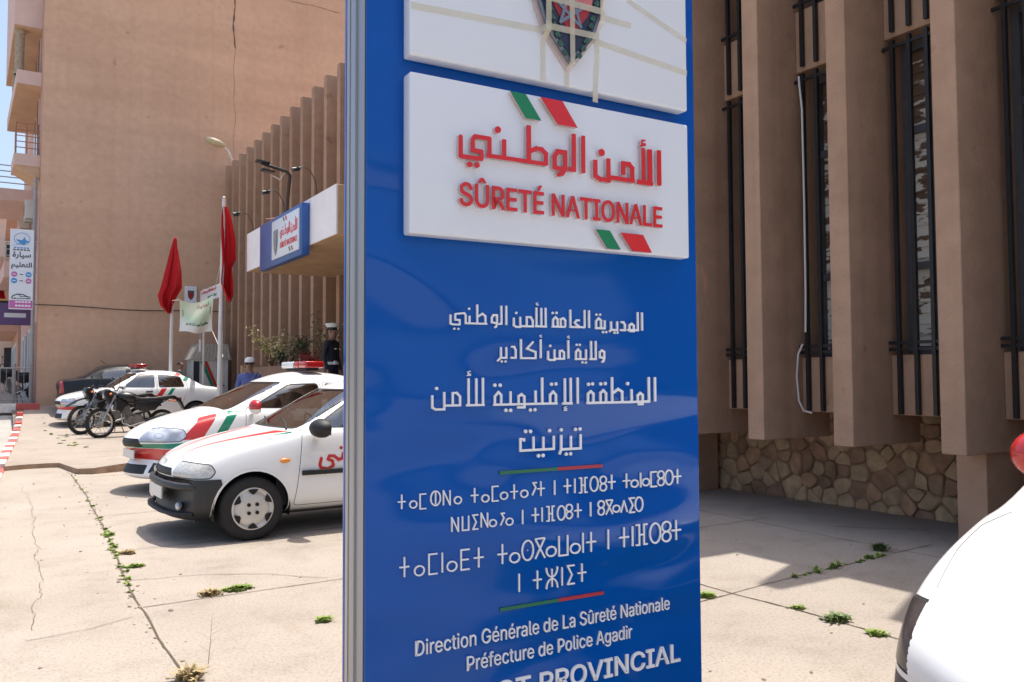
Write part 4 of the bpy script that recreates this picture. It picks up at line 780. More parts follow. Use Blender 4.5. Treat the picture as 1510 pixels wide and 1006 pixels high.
# heraldic shield under strips of masking tape
cxs = .581
def shield(k, top=2.72):
    half = [(0, 2.248), (.036, 2.288), (.070, 2.330), (.093, 2.386), (.106, 2.450), (.112, 2.54), (.112, top)]
    c = 2.50
    return [(cxs+x*k, c+(v-c)*k) for x, v in half]+[(cxs-x*k, c+(v-c)*k) for x, v in half[:0:-1]]
m_chr = M('dark_chrome', (.22, .23, .25), .25, .1, 8, metal=.8)
m_navy = M('shield_navy', (.015, .02, .04), .25, .2, 12)
m_sred = M('shield_red', (.30, .015, .02), .3, .35, 22)
m_sgrn = M('shield_green', (.03, .085, .06), .35, .6, 40)
mb = MB(); mb.prism(shield(1.06), -.062, -.0505, 'y'); mb.out('shield_backing', m_clear, p2)
mb = MB(); mb.prism(shield(1.0), -.072, -.0625, 'y'); mb.bevel(.003, 2); sh = mb.out('shield', m_chr, p2)
mb = MB(); mb.prism(shield(.93), -.0745, -.071, 'y'); mb.out('shield_field', m_navy, p2)
mb = MB(); mb.prism(shield(.70), -.0765, -.074, 'y'); mb.out('shield_field', m_sred, p2)
star = [(cxs-.005+.052*math.sin(2*math.pi*i*2/5), 2.392+.052*math.cos(2*math.pi*i*2/5)) for i in range(6)]
mb = MB(); me = strokes_mesh([[8]+[c*1000 for p in star for c in p]], .8, .003); place(me, FR(.078)); meshobj(me, 'star', m_chr, p2)
for s in (-1, 1):
    lw = []
    for i in range(9):
        t = i/8; x = cxs+s*(.020+.062*t**.75); v = 2.275+.17*t
        lw += [[8, x*1000-5*s, v*1000-6, x*1000+6*s, v*1000+6], [5, x*1000+2*s, v*1000-8, x*1000+9*s, v*1000]]
    me = strokes_mesh(lw, .9, .003); place(me, FR(.0775)); meshobj(me, 'laurel', m_sgrn, p2)
mb = MB(); mb.prism([(cxs-.085, 2.428), (cxs+.06, 2.405), (cxs+.066, 2.44), (cxs-.08, 2.465)], -.0785, -.0765, 'y'); mb.out('scroll', M('scroll_pink', (.55, .16, .16), .4, .3, 14), p2)
def tapestrip(pts, wd_):
    mb = MB()
    for k, ((u0, v0), (u1, v1)) in enumerate(zip(pts[:-1], pts[1:])):
        N = 24; L = math.hypot(u1-u0, v1-v0); nx, ny = -(v1-v0)/L*wd_/2, (u1-u0)/L*wd_/2
        prev = None
        for i in range(N+1):
            t = i/N; u, v = u0+(u1-u0)*t, v0+(v1-v0)*t
            on = False
            S = shield(1.05); 
            ins = False; j = len(S)-1
            for a in range(len(S)):
                (xa, ya), (xb, yb) = S[a], S[j]
                if (ya > v) != (yb > v) and u < (xb-xa)*(v-ya)/(yb-ya)+xa: ins = not ins
                j = a
            off = .0800 if ins else .0512
            o2 = off+.0002*abs(nx)/wd_*2
            q = [mb.bm.verts.new((u+nx, -o2, v+ny)), mb.bm.verts.new((u-nx, -o2, v-ny))]
            if prev: mb._f([prev[0], q[0], q[1], prev[1]])
            prev = q
    return mb.out('tape', m_tape, p2)
tapestrip([(.5095, 2.62), (.509, 2.2)], .016)
tapestrip([(.578, 2.62), (.5815, 2.2)], .015)
tapestrip([(.674, 2.62), (.6785, 2.3), (.671, 2.1995)], .016)
tapestrip([(.147, 2.314), (.5, 2.3305), (.67, 2.335), (.99, 2.307)], .017)
tapestrip([(.30, 2.43), (.50, 2.405), (.66, 2.404), (.792, 2.402)], .017)
tapestrip([(.78, 2.47), (.99, 2.40)], .015)
tapestrip([(.147, 2.41), (.36, 2.425)], .015)
for s, v in ((0, 2.199), ):
    mb = MB(); mb.box((.663, -.0515, 2.172), (.679, -.0505, 2.2)); mb.box((.5755, -.0515, 2.1975), (.5885, -.0505, 2.2005)); mb.out('tape', m_tape, p2)
# white raised lettering on the blue sheet
for k in ('ar1', 'ar2', 'ar3', 'ar4'):
    me = strokes_mesh([[q[0]*(.65 if len(q) > 3 else .80)]+q[1:] for q in ROWS[k]], .6, .005); place(me, FR(.0115)); meshobj(me, 'lettering', m_let, sg)
for k in ('ti1', 'ti2', 'ti3', 'ti4'):
    words = []                                   # one mesh per word
    for q in sorted(ROWS[k], key=lambda q: min(q[1::2])):
        a, b_ = min(q[1::2]), max(q[1::2])
        if words and a-words[-1][0] < 11: words[-1][0] = max(words[-1][0], b_); words[-1][1].append(q)
        else: words.append([b_, [q]])
    for _, wq in words:
        me = strokes_mesh([[q[0]*.58]+q[1:] for q in wq], .5, .0045); place(me, FR(.0115)); meshobj(me, 'lettering', m_let, sg)
for body, u0, u1, v, cap, bold in (('Direction Générale de La Sûreté Nationale', .177, .935, .8115, .034, .0), ('Préfecture de Police Agadir', .310, .804, .7545, .0335, .0), ('DISTRICT PROVINCIAL', .135, .971, .6655, .047, .012)):
    me = text_mesh(body, u1-u0, cap, .005, bold); place(me, Matrix.Translation((u0, 0, v)) @ FR(.0115)); meshobj(me, 'lettering', m_let, sg)
for v in (1.2165, .885):
    mb = MB(); mb.box((.401, -.0125, v-.004), (.571, -.0085, v+.004)); mb.out('divider_bar', m_grn, sg)
    mb = MB(); mb.box((.5715, -.0125, v-.004), (.712, -.0085, v+.004)); mb.out('divider_bar', m_red2, sg)
for z in (.3, 2.72):
    mb = MB(); mb.lathe([(0, -.0095), (.005, -.0095), (.006, -.008)], (.0675, 0, z), 'y', 10); mb.out('screw', m_alu, sg)
# ------------------------------------------------------------------ vehicles
# car axes: x from the nose to the tail, y across (-y is the car's left), z up; the loft is cut into panels afterwards
m_paint = M('white_car_paint', (.80, .80, .79), .28, .015, 2, coat=.6)
m_bpaint = M('black_car_paint', (.008, .008, .011), .3, .05, 2, coat=.15, spec=.35)
for m in (m_paint, m_bpaint):                       # the inside of the shell is dark trim
    n, l = m.node_tree.nodes, m.node_tree.links
    b = n['Principled BSDF']; ge = n.new('ShaderNodeNewGeometry'); d2 = n.new('ShaderNodeBsdfDiffuse'); d2.inputs[0].default_value = (.05, .048, .045, 1)
    mx = n.new('ShaderNodeMixShader'); l.new(ge.outputs['Backfacing'], mx.inputs[0]); l.new(b.outputs[0], mx.inputs[1]); l.new(d2.outputs[0], mx.inputs[2]); l.new(mx.outputs[0], n['Material Output'].inputs[0])
m_trim = M('black_rubber_trim', (.012, .012, .012), .6, .1, 8)
m_bump = M('charcoal_bumper_plastic', (.022, .022, .024), .5, .12, 12, bump=.06, bscale=200)
m_seam = M('panel_gap', (.02, .02, .02), .9, 0)
m_tyre = M('tyre_rubber', (.020, .019, .018), .85, .25, 14, bump=.2)
m_rim = M('silver_wheel', (.58, .56, .52), .38, .10, 9, metal=.35)
m_hole = M('wheel_hole', (.012, .010, .009), .8, .2, 9)
m_lens = M('headlamp_lens', (.50, .49, .45), .15, .28, 26, coat=1.0, stretch=(1, 1, 2))
m_lensd = M('headlamp_inner', (.50, .51, .54), .16, .45, 13, metal=.35, coat=1.0)
m_tail = M('tail_lamp_red', (.40, .008, .010), .12, .15, 12, coat=1.0)
m_amber = M('amber_lamp', (.75, .25, .02), .15, .05, 12, coat=1.0)
m_dred = M('decal_red', (.55, .025, .022), .35, .04, 6, coat=.4)
m_dgrn = M('decal_green', (.004, .21, .12), .35, .04, 6, coat=.4)
m_plate = M('number_plate', (.72, .70, .66), .5, .03, 6)
m_beacon_w = M('beacon_clear', (.70, .72, .72), .10, .10, 26, coat=1.0)
m_seat = M('seat_cloth', (.055, .053, .05), .9, .2, 10)
m_glassc = bpy.data.materials.new('car_glass'); m_glassc.use_nodes = True
n, l = m_glassc.node_tree.nodes, m_glassc.node_tree.links
n.remove(n['Principled BSDF'])
tr = n.new('ShaderNodeBsdfTransparent'); tr.inputs[0].default_value = (.34, .38, .37, 1)
gl = n.new('ShaderNodeBsdfGlossy'); gl.inputs['Roughness'].default_value = .02; gl.inputs[0].default_value = (1, 1, 1, 1)
fr_ = n.new('ShaderNodeFresnel'); fr_.inputs[0].default_value = 1.6
ma = n.new('ShaderNodeMath'); ma.operation = 'MULTIPLY_ADD'; ma.inputs[1].default_value = 1.0; ma.inputs[2].default_value = .13; l.new(fr_.outputs[0], ma.inputs[0])
mx = n.new('ShaderNodeMixShader'); l.new(ma.outputs[0], mx.inputs[0]); l.new(tr.outputs[0], mx.inputs[1]); l.new(gl.outputs[0], mx.inputs[2]); l.new(mx.outputs[0], n['Material Output'].inputs[0])

def loft_body(stations, level=3):
    """stations: dicts of a half section; returns a smooth bmesh of the closed shell."""
    rings = []
    for s in stations:
        x = s['x']; zb, wb, zm, wm, zs, ws, zc = s['b'][0], s['b'][1], s['m'][0], s['m'][1], s['s'][0], s['s'][1], s['c']
        h = [(0, zb), (wb*.6, zb), (wb, zb+.03), (wm, zm), (ws, zs)]
        if 'r' in s:
            zr, wr = s['r']; w5, z5 = ws-.035, zs+.03
            h += [(w5, z5), ((w5*.5+wr*.5)+.012, (z5+zr)/2), (wr, zr), (wr*.6, zr+.72*(zc-zr)), (0, zc)]
        else:
            h += [(ws*k, zs+(zc-zs)*q) for k, q in ((.93, .38), (.78, .72), (.55, .90), (.28, .985), (0, 1))]
        dx = s.get('dx', [0]*10)
        if isinstance(dx, (int, float)): dx = [dx*((p[0]/max(ws, .1))**2.2) for p in h]
        rings.append([(x+d, p[0], p[1]) for p, d in zip(h, dx)])
    bm = bmesh.new(); V = []
    for r_ in rings:
        right = [bm.verts.new(p) for p in r_]
        left = [right[0]]+[bm.verts.new((p[0], -p[1], p[2])) for p in r_[1:-1]]+[right[-1]]
        V.append(right+left[-2:0:-1])
    k = len(V[0])
    for i in range(len(V)-1):
        for j in range(k): bm.faces.new((V[i][j], V[i+1][j], V[i+1][(j+1) % k], V[i][(j+1) % k]))
    for ring in (V[0][::-1], V[-1]):
        bm.faces.new(ring)
    bmesh.ops.recalc_face_normals(bm, faces=bm.faces[:])
    me = bpy.data.meshes.new('tmp'); bm.to_mesh(me); bm.free()
    o = link(bpy.data.objects.new('tmp', me)); md = o.modifiers.new('s', 'SUBSURF'); md.levels = level; md.render_levels = level
    bpy.context.view_layer.update()
    me2 = bpy.data.meshes.new_from_object(o.evaluated_get(bpy.context.evaluated_depsgraph_get()))
    bpy.data.objects.remove(o); bpy.data.meshes.remove(me)
    bm = bmesh.new(); bm.from_mesh(me2); bpy.data.meshes.remove(me2)
    bm.faces.layers.int.new('tag')
    return bm

AX = {'y': (0, 2), 'x': (1, 2), 'z': (0, 1)}
def inside(P, x, y):
    ins = False; j = len(P)-1
    for i in range(len(P)):
        if (P[i][1] > y) != (P[j][1] > y) and x < (P[j][0]-P[i][0])*(y-P[i][1])/(P[j][1]-P[i][1])+P[i][0]: ins = not ins
        j = i
    return ins
def slice_poly(bm, poly, axis, cond):
    """Slice the shell along a polygon seen along an axis; returns the candidate faces near it."""
    a, b = AX[axis]
    lo = (min(p[0] for p in poly)-.01, min(p[1] for p in poly)-.01); hi = (max(p[0] for p in poly)+.01, max(p[1] for p in poly)+.01)
    def ext(f):
        xs = [v.co[a] for v in f.verts]; ys_ = [v.co[b] for v in f.verts]
        return min(xs), max(xs), min(ys_), max(ys_)
    C = {}
    for f in bm.faces:
        e = ext(f)
        if e[1] > lo[0] and e[0] < hi[0] and e[3] > lo[1] and e[2] < hi[1] and cond(f): C[f] = e
    for (p, q) in zip(poly, list(poly[1:])+[poly[0]]):
        d = (q[0]-p[0], q[1]-p[1]); L = math.hypot(*d)
        if L < 1e-6: continue
        co = [0, 0, 0]; no = [0, 0, 0]; co[a], co[b] = p; no[a], no[b] = -d[1]/L, d[0]/L
        m0, m1 = min(p[0], q[0])-.03, max(p[0], q[0])+.03; k0, k1 = min(p[1], q[1])-.03, max(p[1], q[1])+.03
        fs = [f for f, e in C.items() if e[1] > m0 and e[0] < m1 and e[3] > k0 and e[2] < k1]
        if not fs: continue
        g = list({*fs, *(e for f in fs for e in f.edges), *(v for f in fs for v in f.verts)})
        res = bmesh.ops.bisect_plane(bm, geom=g, plane_co=co, plane_no=no, dist=1e-5)
        for f in fs: C.pop(f, None)
        for f in res['geom']:
            if isinstance(f, bmesh.types.BMFace) and f.is_valid: f.normal_update(); C[f] = ext(f)
    out = []
    for f in C:
        if f.is_valid and cond(f):
            c = f.calc_center_median()
            if inside(poly, c[a], c[b]): out.append(f)
    return out
def cut(bm, poly, axis, t, cond, only=None):
    T = bm.faces.layers.int['tag']
    for f in slice_poly(bm, poly, axis, cond):
        if only is None or f[T] in only: f[T] = t

def rounded(P, r=.04, n=3):
    out = []; k = len(P)
    for i in range(k):
        p = Vector(P[i]); a = Vector(P[i-1])-p; c = Vector(P[(i+1) % k])-p
        rr = min(r, a.length*.45, c.length*.45); A = p+a.normalized()*rr; C = p+c.normalized()*rr
        for j in range(n+1):
            t = j/n; out.append(tuple(A*(1-t)**2+p*2*t*(1-t)+C*t*t))
    return out
def offset(P, d):
    c = Vector((sum(p[0] for p in P)/len(P), sum(p[1] for p in P)/len(P))); k = len(P); out = []
    area = sum(P[i-1][0]*P[i][1]-P[i][0]*P[i-1][1] for i in range(k))
    sg_ = 1 if area > 0 else -1
    for i in range(k):
        e1 = (Vector(P[i])-Vector(P[i-1])); e2 = (Vector(P[(i+1) % k])-Vector(P[i]))
        n_ = Vector((e1.y, -e1.x)).normalized()+Vector((e2.y, -e2.x)).normalized()
        if n_.length > 1e-6: n_.normalize()
        out.append((P[i][0]+n_.x*d*sg_, P[i][1]+n_.y*d*sg_))
    return out
def circ(x, z, r, n=28): return [(x+r*math.cos(2*math.pi*i/n), z+r*math.sin(2*math.pi*i/n)) for i in range(n)]

def wheel(root, x, y, r, wdt, side, rim_r, style):
    wl = MB(); s = side
    prof = [(rim_r, -wdt/2), (rim_r+.012, -wdt/2-.006), (r-.055, -wdt/2-.012), (r-.018, -wdt/2), (r, -wdt*.34), (r+.002, 0), (r, wdt*.34), (r-.018, wdt/2), (r-.055, wdt/2+.012), (rim_r+.012, wdt/2+.006), (rim_r, wdt/2)]
    wl.lathe(prof, (x, y, r), 'y', 40)
    for k in (-.33, 0, .33): wl.lathe([(r+.0025, wdt*k-.004), (r+.004, wdt*k), (r+.0025, wdt*k+.004)], (x, y, r), 'y', 40)
    w_ = wl.out('wheel', m_tyre, root, smooth=True)
    rm = MB(); o = s*wdt/2
    rm.lathe([(rim_r+.004, o+s*.003), (rim_r-.012, o+s*.006), (rim_r-.03, o-s*.006), (rim_r*.62, o+s*.012), (rim_r*.3, o+s*.004), (.03, o+s*.006), (0, o+s*.006)], (x, y, r), 'y', 40)
    rm.out('rim', m_rim, w_, smooth=True)
    hl = MB()
    if style == 'cover':
        for i in range(6):
            a = 2*math.pi*i/6+.52
            P = []
            for q, rr in ((-.27, .95), (-.13, .955), (0, .955), (.13, .955), (.27, .95), (.17, .80), (.07, .70), (-.07, .70), (-.17, .80)):
                P.append((x+rim_r*rr*math.cos(a+q), r+rim_r*rr*math.sin(a+q)))
            hl.prism(P, y+o-s*.004, y+o+s*.0135, 'y'); hl.out('wheel_hole', m_hole, w_); hl = MB()
        for i in range(4):
            a = 2*math.pi*i/4+.8; hl.lathe([(.016, o+s*.02), (.0, o+s*.02)], (x+.052*math.cos(a), y, r+.052*math.sin(a)), 'y', 10)
            hl.lathe([(.017, o), (.016, o+s*.02)], (x+.052*math.cos(a), y, r+.052*math.sin(a)), 'y', 10); hl.out('wheel_bolt', m_hole, w_); hl = MB()
    else:
        for i in range(5 if style == 'spoke' else 8):
            kk = 5 if style == 'spoke' else 8
            a = 2*math.pi*i/kk+.3; P = []; d = math.pi/kk*.62
            for q, rr in ((-d, .86), (0, .90), (d, .86), (d*.75, .46), (-d*.75, .46)): P.append((x+rim_r*rr*math.cos(a+q), r+rim_r*rr*math.sin(a+q)))
            hl.prism(P, y+o-s*.004, y+o+s*.0125, 'y'); hl.out('wheel_hole', m_hole, w_); hl = MB()
        hl.lathe([(.022, o+s*.01), (.020, o+s*.014), (0, o+s*.014)], (x, y, r), 'y', 12); hl.out('hub_cap', m_hole, w_)
    return w_

def interior(root, x0, x1, zf, zbelt, wdt):
    mb = MB(); mb.box((x0-.1, -wdt+.08, zf), (x1, wdt-.08, zf+.1)); mb.box((x0-.28, -wdt+.06, zf), (x0+.02, wdt-.06, zbelt-.02)); mb.out('cabin_floor', m_trim, root)
    for px in (x0+.62, x0+1.42):
        for s in (-1, 1):
            mb = MB(); y = s*wdt*.45
            mb.box((px-.28, y-.24, zf+.1), (px+.2, y+.24, zf+.32)); mb.box((px+.12, y-.23, zf+.3), (px+.26, y+.23, zbelt+.06), rot=(0, R(10), 0)); mb.box((px+.22, y-.13, zbelt+.06), (px+.32, y+.13, zbelt+.24))
            mb.bevel(.03, 2).out('seat', m_seat, root, smooth=True)
    mb = MB(); mb.lathe([(.175, 0), (.19, .012), (.205, 0), (.19, -.012), (.175, 0)], (0, 0, 0), 'x', 20)
    xf(mb, Matrix.Translation((x0+.22, -wdt*.45, zbelt+.0)) @ Matrix.Rotation(R(-25), 4, 'Y')); mb.out('steering_wheel', m_trim, root, smooth=True)

def lightbar(root, x, z, half, order):
    base = MB(); base.box((x-.10, -half*.8, z), (x+.10, half*.8, z+.035)); base.bevel(.01).out('lightbar_base', m_trim, root)
    lb = None
    seg = [(-half, -half*.42), (-half*.41, half*.02), (half*.03, half)] 
    for (a, b), mt in zip(seg, order):
        mb = MB(); mb.box((x-.145, a, z+.036), (x+.145, b, z+.135)); mb.bevel(.03, 3)
        lb = mb.out('beacon', mt, root, smooth=True)

def wing_mirror(root, x, y, z, s, mt, size=(.075, .10, .075), mt2=None):
    mb = MB(); mb.ball((x, y+s*.11, z), size, 16, 10)
    for v in mb.bm.verts:
        if v.co.x > x+size[0]*.35: v.co.x = x+size[0]*.35
    if mt2 is not None:
        bmesh.ops.recalc_face_normals(mb.bm, faces=mb.bm.faces[:])
        for f in mb.bm.faces: f.material_index = 1 if f.calc_center_median().z < z-size[2]*.25 else 0
    m_ = mb.out('wing_mirror', [mt, mt2 or mt], root, smooth=True)
    mb = MB(); mb.tube([(x+.01, y-s*.03, z-.05), (x+.005, y+s*.06, z-.05)], .028, 8); mb.out('mirror_arm', mt2 or m_trim, m_)
    mb = MB(); mb.box((x+size[0]*.36, y+s*.11-size[1]*.8, z-size[2]*.7), (x+size[0]*.39, y+s*.11+size[1]*.8, z+size[2]*.7)); mb.out('mirror_glass', m_lensd, m_)

def sidecond(s): return lambda f: f.normal.y*s > .30 and f.calc_center_median().y*s > .25
def anyside(f): return abs(f.normal.y) > .12

def build_car(spec, root):
    bm = loft_body(spec['stations'], spec.get('level', 3))
    for yv, xa, xb in spec.get('ycuts', ()):            # clean lines where lamps end across the nose and tail
        for s in (-1, 1):
            fs = [f for f in bm.faces if xa < f.calc_center_median().x < xb and f.calc_center_median().y*s > 0]
            g = list({*fs, *(e for f in fs for e in f.edges), *(v for f in fs for v in f.verts)})
            bmesh.ops.bisect_plane(bm, geom=g, plane_co=(0, yv*s, 0), plane_no=(0, 1, 0), dist=1e-5)
    L = spec['L']; table = {}
    def both(poly, t, only=None, cond=None):
        for s in (-1, 1): cut(bm, poly, 'y', t, cond or sidecond(s), only)
    # bumpers, lamps
    for (name, mat, poly, axis, cond, sh, only) in spec['regions']:
        if name in ('headlight', 'tail_light'):
            t = len(table)+1; table[t] = (name+'_rim', m_seam, .001, None); cut(bm, offset(poly, .009), axis, t, cond, only); only = [t]
        t = len(table)+1; table[t] = (name, mat, sh, None)
        if axis == 'side': both(poly, t, only, None)
        else: cut(bm, poly, axis, t, cond, only)
    bodyt = [0]
    for line in spec.get('seams', ()):                  # bonnet shut lines, seen from above
        for s in (-1, 1):
            t = len(table)+1; table[t] = ('bonnet_gap', m_seam, -.002, None)
            for (x0, y0), (x1, y1) in zip(line[:-1], line[1:]):
                L_ = math.hypot(x1-x0, y1-y0); nx, ny = -(y1-y0)/L_*.005, (x1-x0)/L_*.005
                cut(bm, [(x0+nx, s*(y0+ny)), (x1+nx, s*(y1+ny)), (x1-nx, s*(y1-ny)), (x0-nx, s*(y0-ny))], 'z', t, up, [0])
    # doors with shut lines, then windows with rubber frames
    for poly in spec['doors']:
        t = len(table)+1; table[t] = ('door_gap', m_seam, -.004, None)
        both(rounded(poly, .05), t, [0])
        # narrow gap, door panel inside it
        for s in (-1, 1):
            t2 = len(table)+1; table[t2] = ('door', spec['paint'], 0, None)
            cut(bm, offset(rounded(poly, .05), -.006), 'y', t2, sidecond(s), [t])
            bodyt.append(t2)
    for poly in spec['windows']:
        t = len(table)+1; table[t] = ('window_frame', m_trim, 0.001, None)
        allow = bodyt+[k for k, v in table.items() if v[0] == 'door_gap']
        both(rounded(offset(poly, .018), .05), t, allow)
        t2 = len(table)+1; table[t2] = ('window', m_glassc, -.004, None)
        both(rounded(poly, .045), t2, [t])
    for (nm, poly, axis, cond) in spec['screens']:
        t = len(table)+1; table[t] = (nm+'_seal', m_trim, .001, None); cut(bm, rounded(offset(poly, .018), .07), axis, t, cond, [0])
        t2 = len(table)+1; table[t2] = (nm, m_glassc, -.004, None); cut(bm, rounded(poly, .06), axis, t2, cond, [t])
    # decals: stripes painted on the panels stay in the panels' meshes
    dec = {}
    for (mat, poly, axis, cond) in spec.get('decals', []):
        a, b = AX[axis]
        tt = 900+len(dec); dec[tt] = mat
        D = bm.faces.layers.int.get('decal') or bm.faces.layers.int.new('decal')
        T = bm.faces.layers.int['tag']; D = bm.faces.layers.int['decal']
        okt = {0}|{k for k, v in table.items() if v[0] in ('door', 'bumper')}
        c_ = (lambda f, cond=cond, okt=okt, T=T: cond(f) and f[T] in okt)
        cut_only(bm, poly, axis, c_, D, tt)
    # wheel arches
    for wx in spec['wheels']:
        t = len(table)+1; table[t] = ('wheel_arch_lip', spec.get('lip', spec['paint']), .004, None)
        both(circ(wx, spec['wr'], spec['arch']+.022, 36), t, None)
        t2 = len(table)+1; table[t2] = (None, None, 0, None)
        for s in (-1, 1): cut(bm, circ(wx, spec['wr'], spec['arch'], 36), 'y', t2, lambda f, s=s: f.calc_center_median().y*s > .45)
    parts_out(bm, table, root, spec['paint'], dec)
    for wx in spec['wheels']:
        for s in (-1, 1):
            mb = MB(); n_ = 14; Y0, Y1 = s*.42, s*(spec['W']/2-.035)
            for i in range(n_):
                a0, a1 = math.pi*(-.08+1.16*i/n_), math.pi*(-.08+1.16*(i+1)/n_); rr = spec['arch']+.012
                q = [(wx+rr*math.cos(a), spec['wr']+rr*math.sin(a)) for a in (a0, a1)]
                mb.quad((q[0][0], Y0, q[0][1]), (q[1][0], Y0, q[1][1]), (q[1][0], Y1, q[1][1]), (q[0][0], Y1, q[0][1]))
            mb.box((wx-spec['arch'], min(Y0, Y0+s*.01), .2), (wx+spec['arch'], max(Y0, Y0+s*.01), spec['wr']+spec['arch']*.9))
            mb.out('wheel_well', m_trim, root, recalc=False)
            wheel(root, wx, s*(spec['W']/2-.115), spec['wr'], .17, s, spec['rim'], spec['rimstyle'])
    interior(root, spec['cabin'][0], spec['cabin'][1], .28, spec['cabin'][2], spec['W']/2-.06)
    mb = MB(); mb.box((.35, -spec['W']/2+.32, .17), (L-.35, spec['W']/2-.32, .27)); mb.out('underbody', m_trim, root)

def cut_only(bm, poly, axis, cond, D, val):
    for f in slice_poly(bm, poly, axis, cond): f[D] = val

def parts_out(bm, table, root, paint, dec):
    T = bm.faces.layers.int['tag']; D = bm.faces.layers.int.get('decal')
    bm.normal_update()
    mats = list(dict.fromkeys(dec.values()))
    for t in [0]+sorted(table):
        nm, mt, sh = ('body', paint, 0) if t == 0 else table[t][:3]
        if nm is None: continue
        groups = [[f for f in bm.faces if f[T] == t]]
        if t > 0:                                   # left and right pieces are parts of their own
            g = groups[0]; lft = [f for f in g if f.calc_center_median().y < 0]; rgt = [f for f in g if f.calc_center_median().y >= 0]
            if nm in ('headlight', 'tail_light', 'door', 'door_gap', 'window', 'window_frame', 'headlight_rim', 'tail_light_rim', 'fog_lamp_recess', 'fog_lamp', 'wheel_arch_lip', 'indicator'): groups = [lft, rgt]
        for fs in groups:
            if not fs: continue
            nb = bmesh.new(); mp_ = {}
            for f in fs:
                vs_ = []
                for v in f.verts:
                    if v not in mp_: mp_[v] = nb.verts.new(v.co+v.normal*sh)
                    vs_.append(mp_[v])
                try: nf_ = nb.faces.new(vs_)
                except ValueError: continue
                if D is not None and f[D] >= 900: nf_.material_index = 1+mats.index(dec[f[D]])
            me = bpy.data.meshes.new(nm); nb.to_mesh(me); nb.free()
            meshobj(me, nm, [mt]+mats if (nm in ('body', 'door', 'bumper')) else mt, root, smooth=34)

def ST(x, b, m, s, c, r=None, dx=None):
    d = dict(x=x, b=b, m=m, s=s, c=c)
    if r: d['r'] = r
    if dx is not None: d['dx'] = dx
    return d
front = lambda f: f.normal.x < -.15
rear = lambda f: f.normal.x > .15
up = lambda f: f.normal.z > .3

for m in (m_lensd,):
    n, l = m.node_tree.nodes, m.node_tree.links
    b = n['Principled BSDF']; tc = n.new('ShaderNodeTexCoord'); mp = n.new('ShaderNodeMapping'); mp.inputs['Scale'].default_value = (5.2, 2.2, 7.5); l.new(tc.outputs['Object'], mp.inputs[0])
    v = n.new('ShaderNodeTexVoronoi'); v.inputs['Scale'].default_value = 1.0; v.inputs['Randomness'].default_value = .75; l.new(mp.outputs[0], v.inputs['Vector'])
    r = n.new('ShaderNodeValToRGB'); e = r.color_ramp.elements; e[0].position = .0; e[0].color = (.80, .82, .84, 1); e[1].position = .62; e[1].color = (.40, .41, .45, 1)
    q = e.new(.20); q.color = (.72, .74, .77, 1); q = e.new(.24); q.color = (.34, .35, .38, 1); q = e.new(.30); q.color = (.74, .76, .80, 1)
    l.new(v.outputs['Distance'], r.inputs[0]); l.new(r.outputs[0], b.inputs['Base Color'])
def anyf(f): return True
def sidepoly(P, s=None): return (lambda f: f.normal.y*(s or 1) > .2)

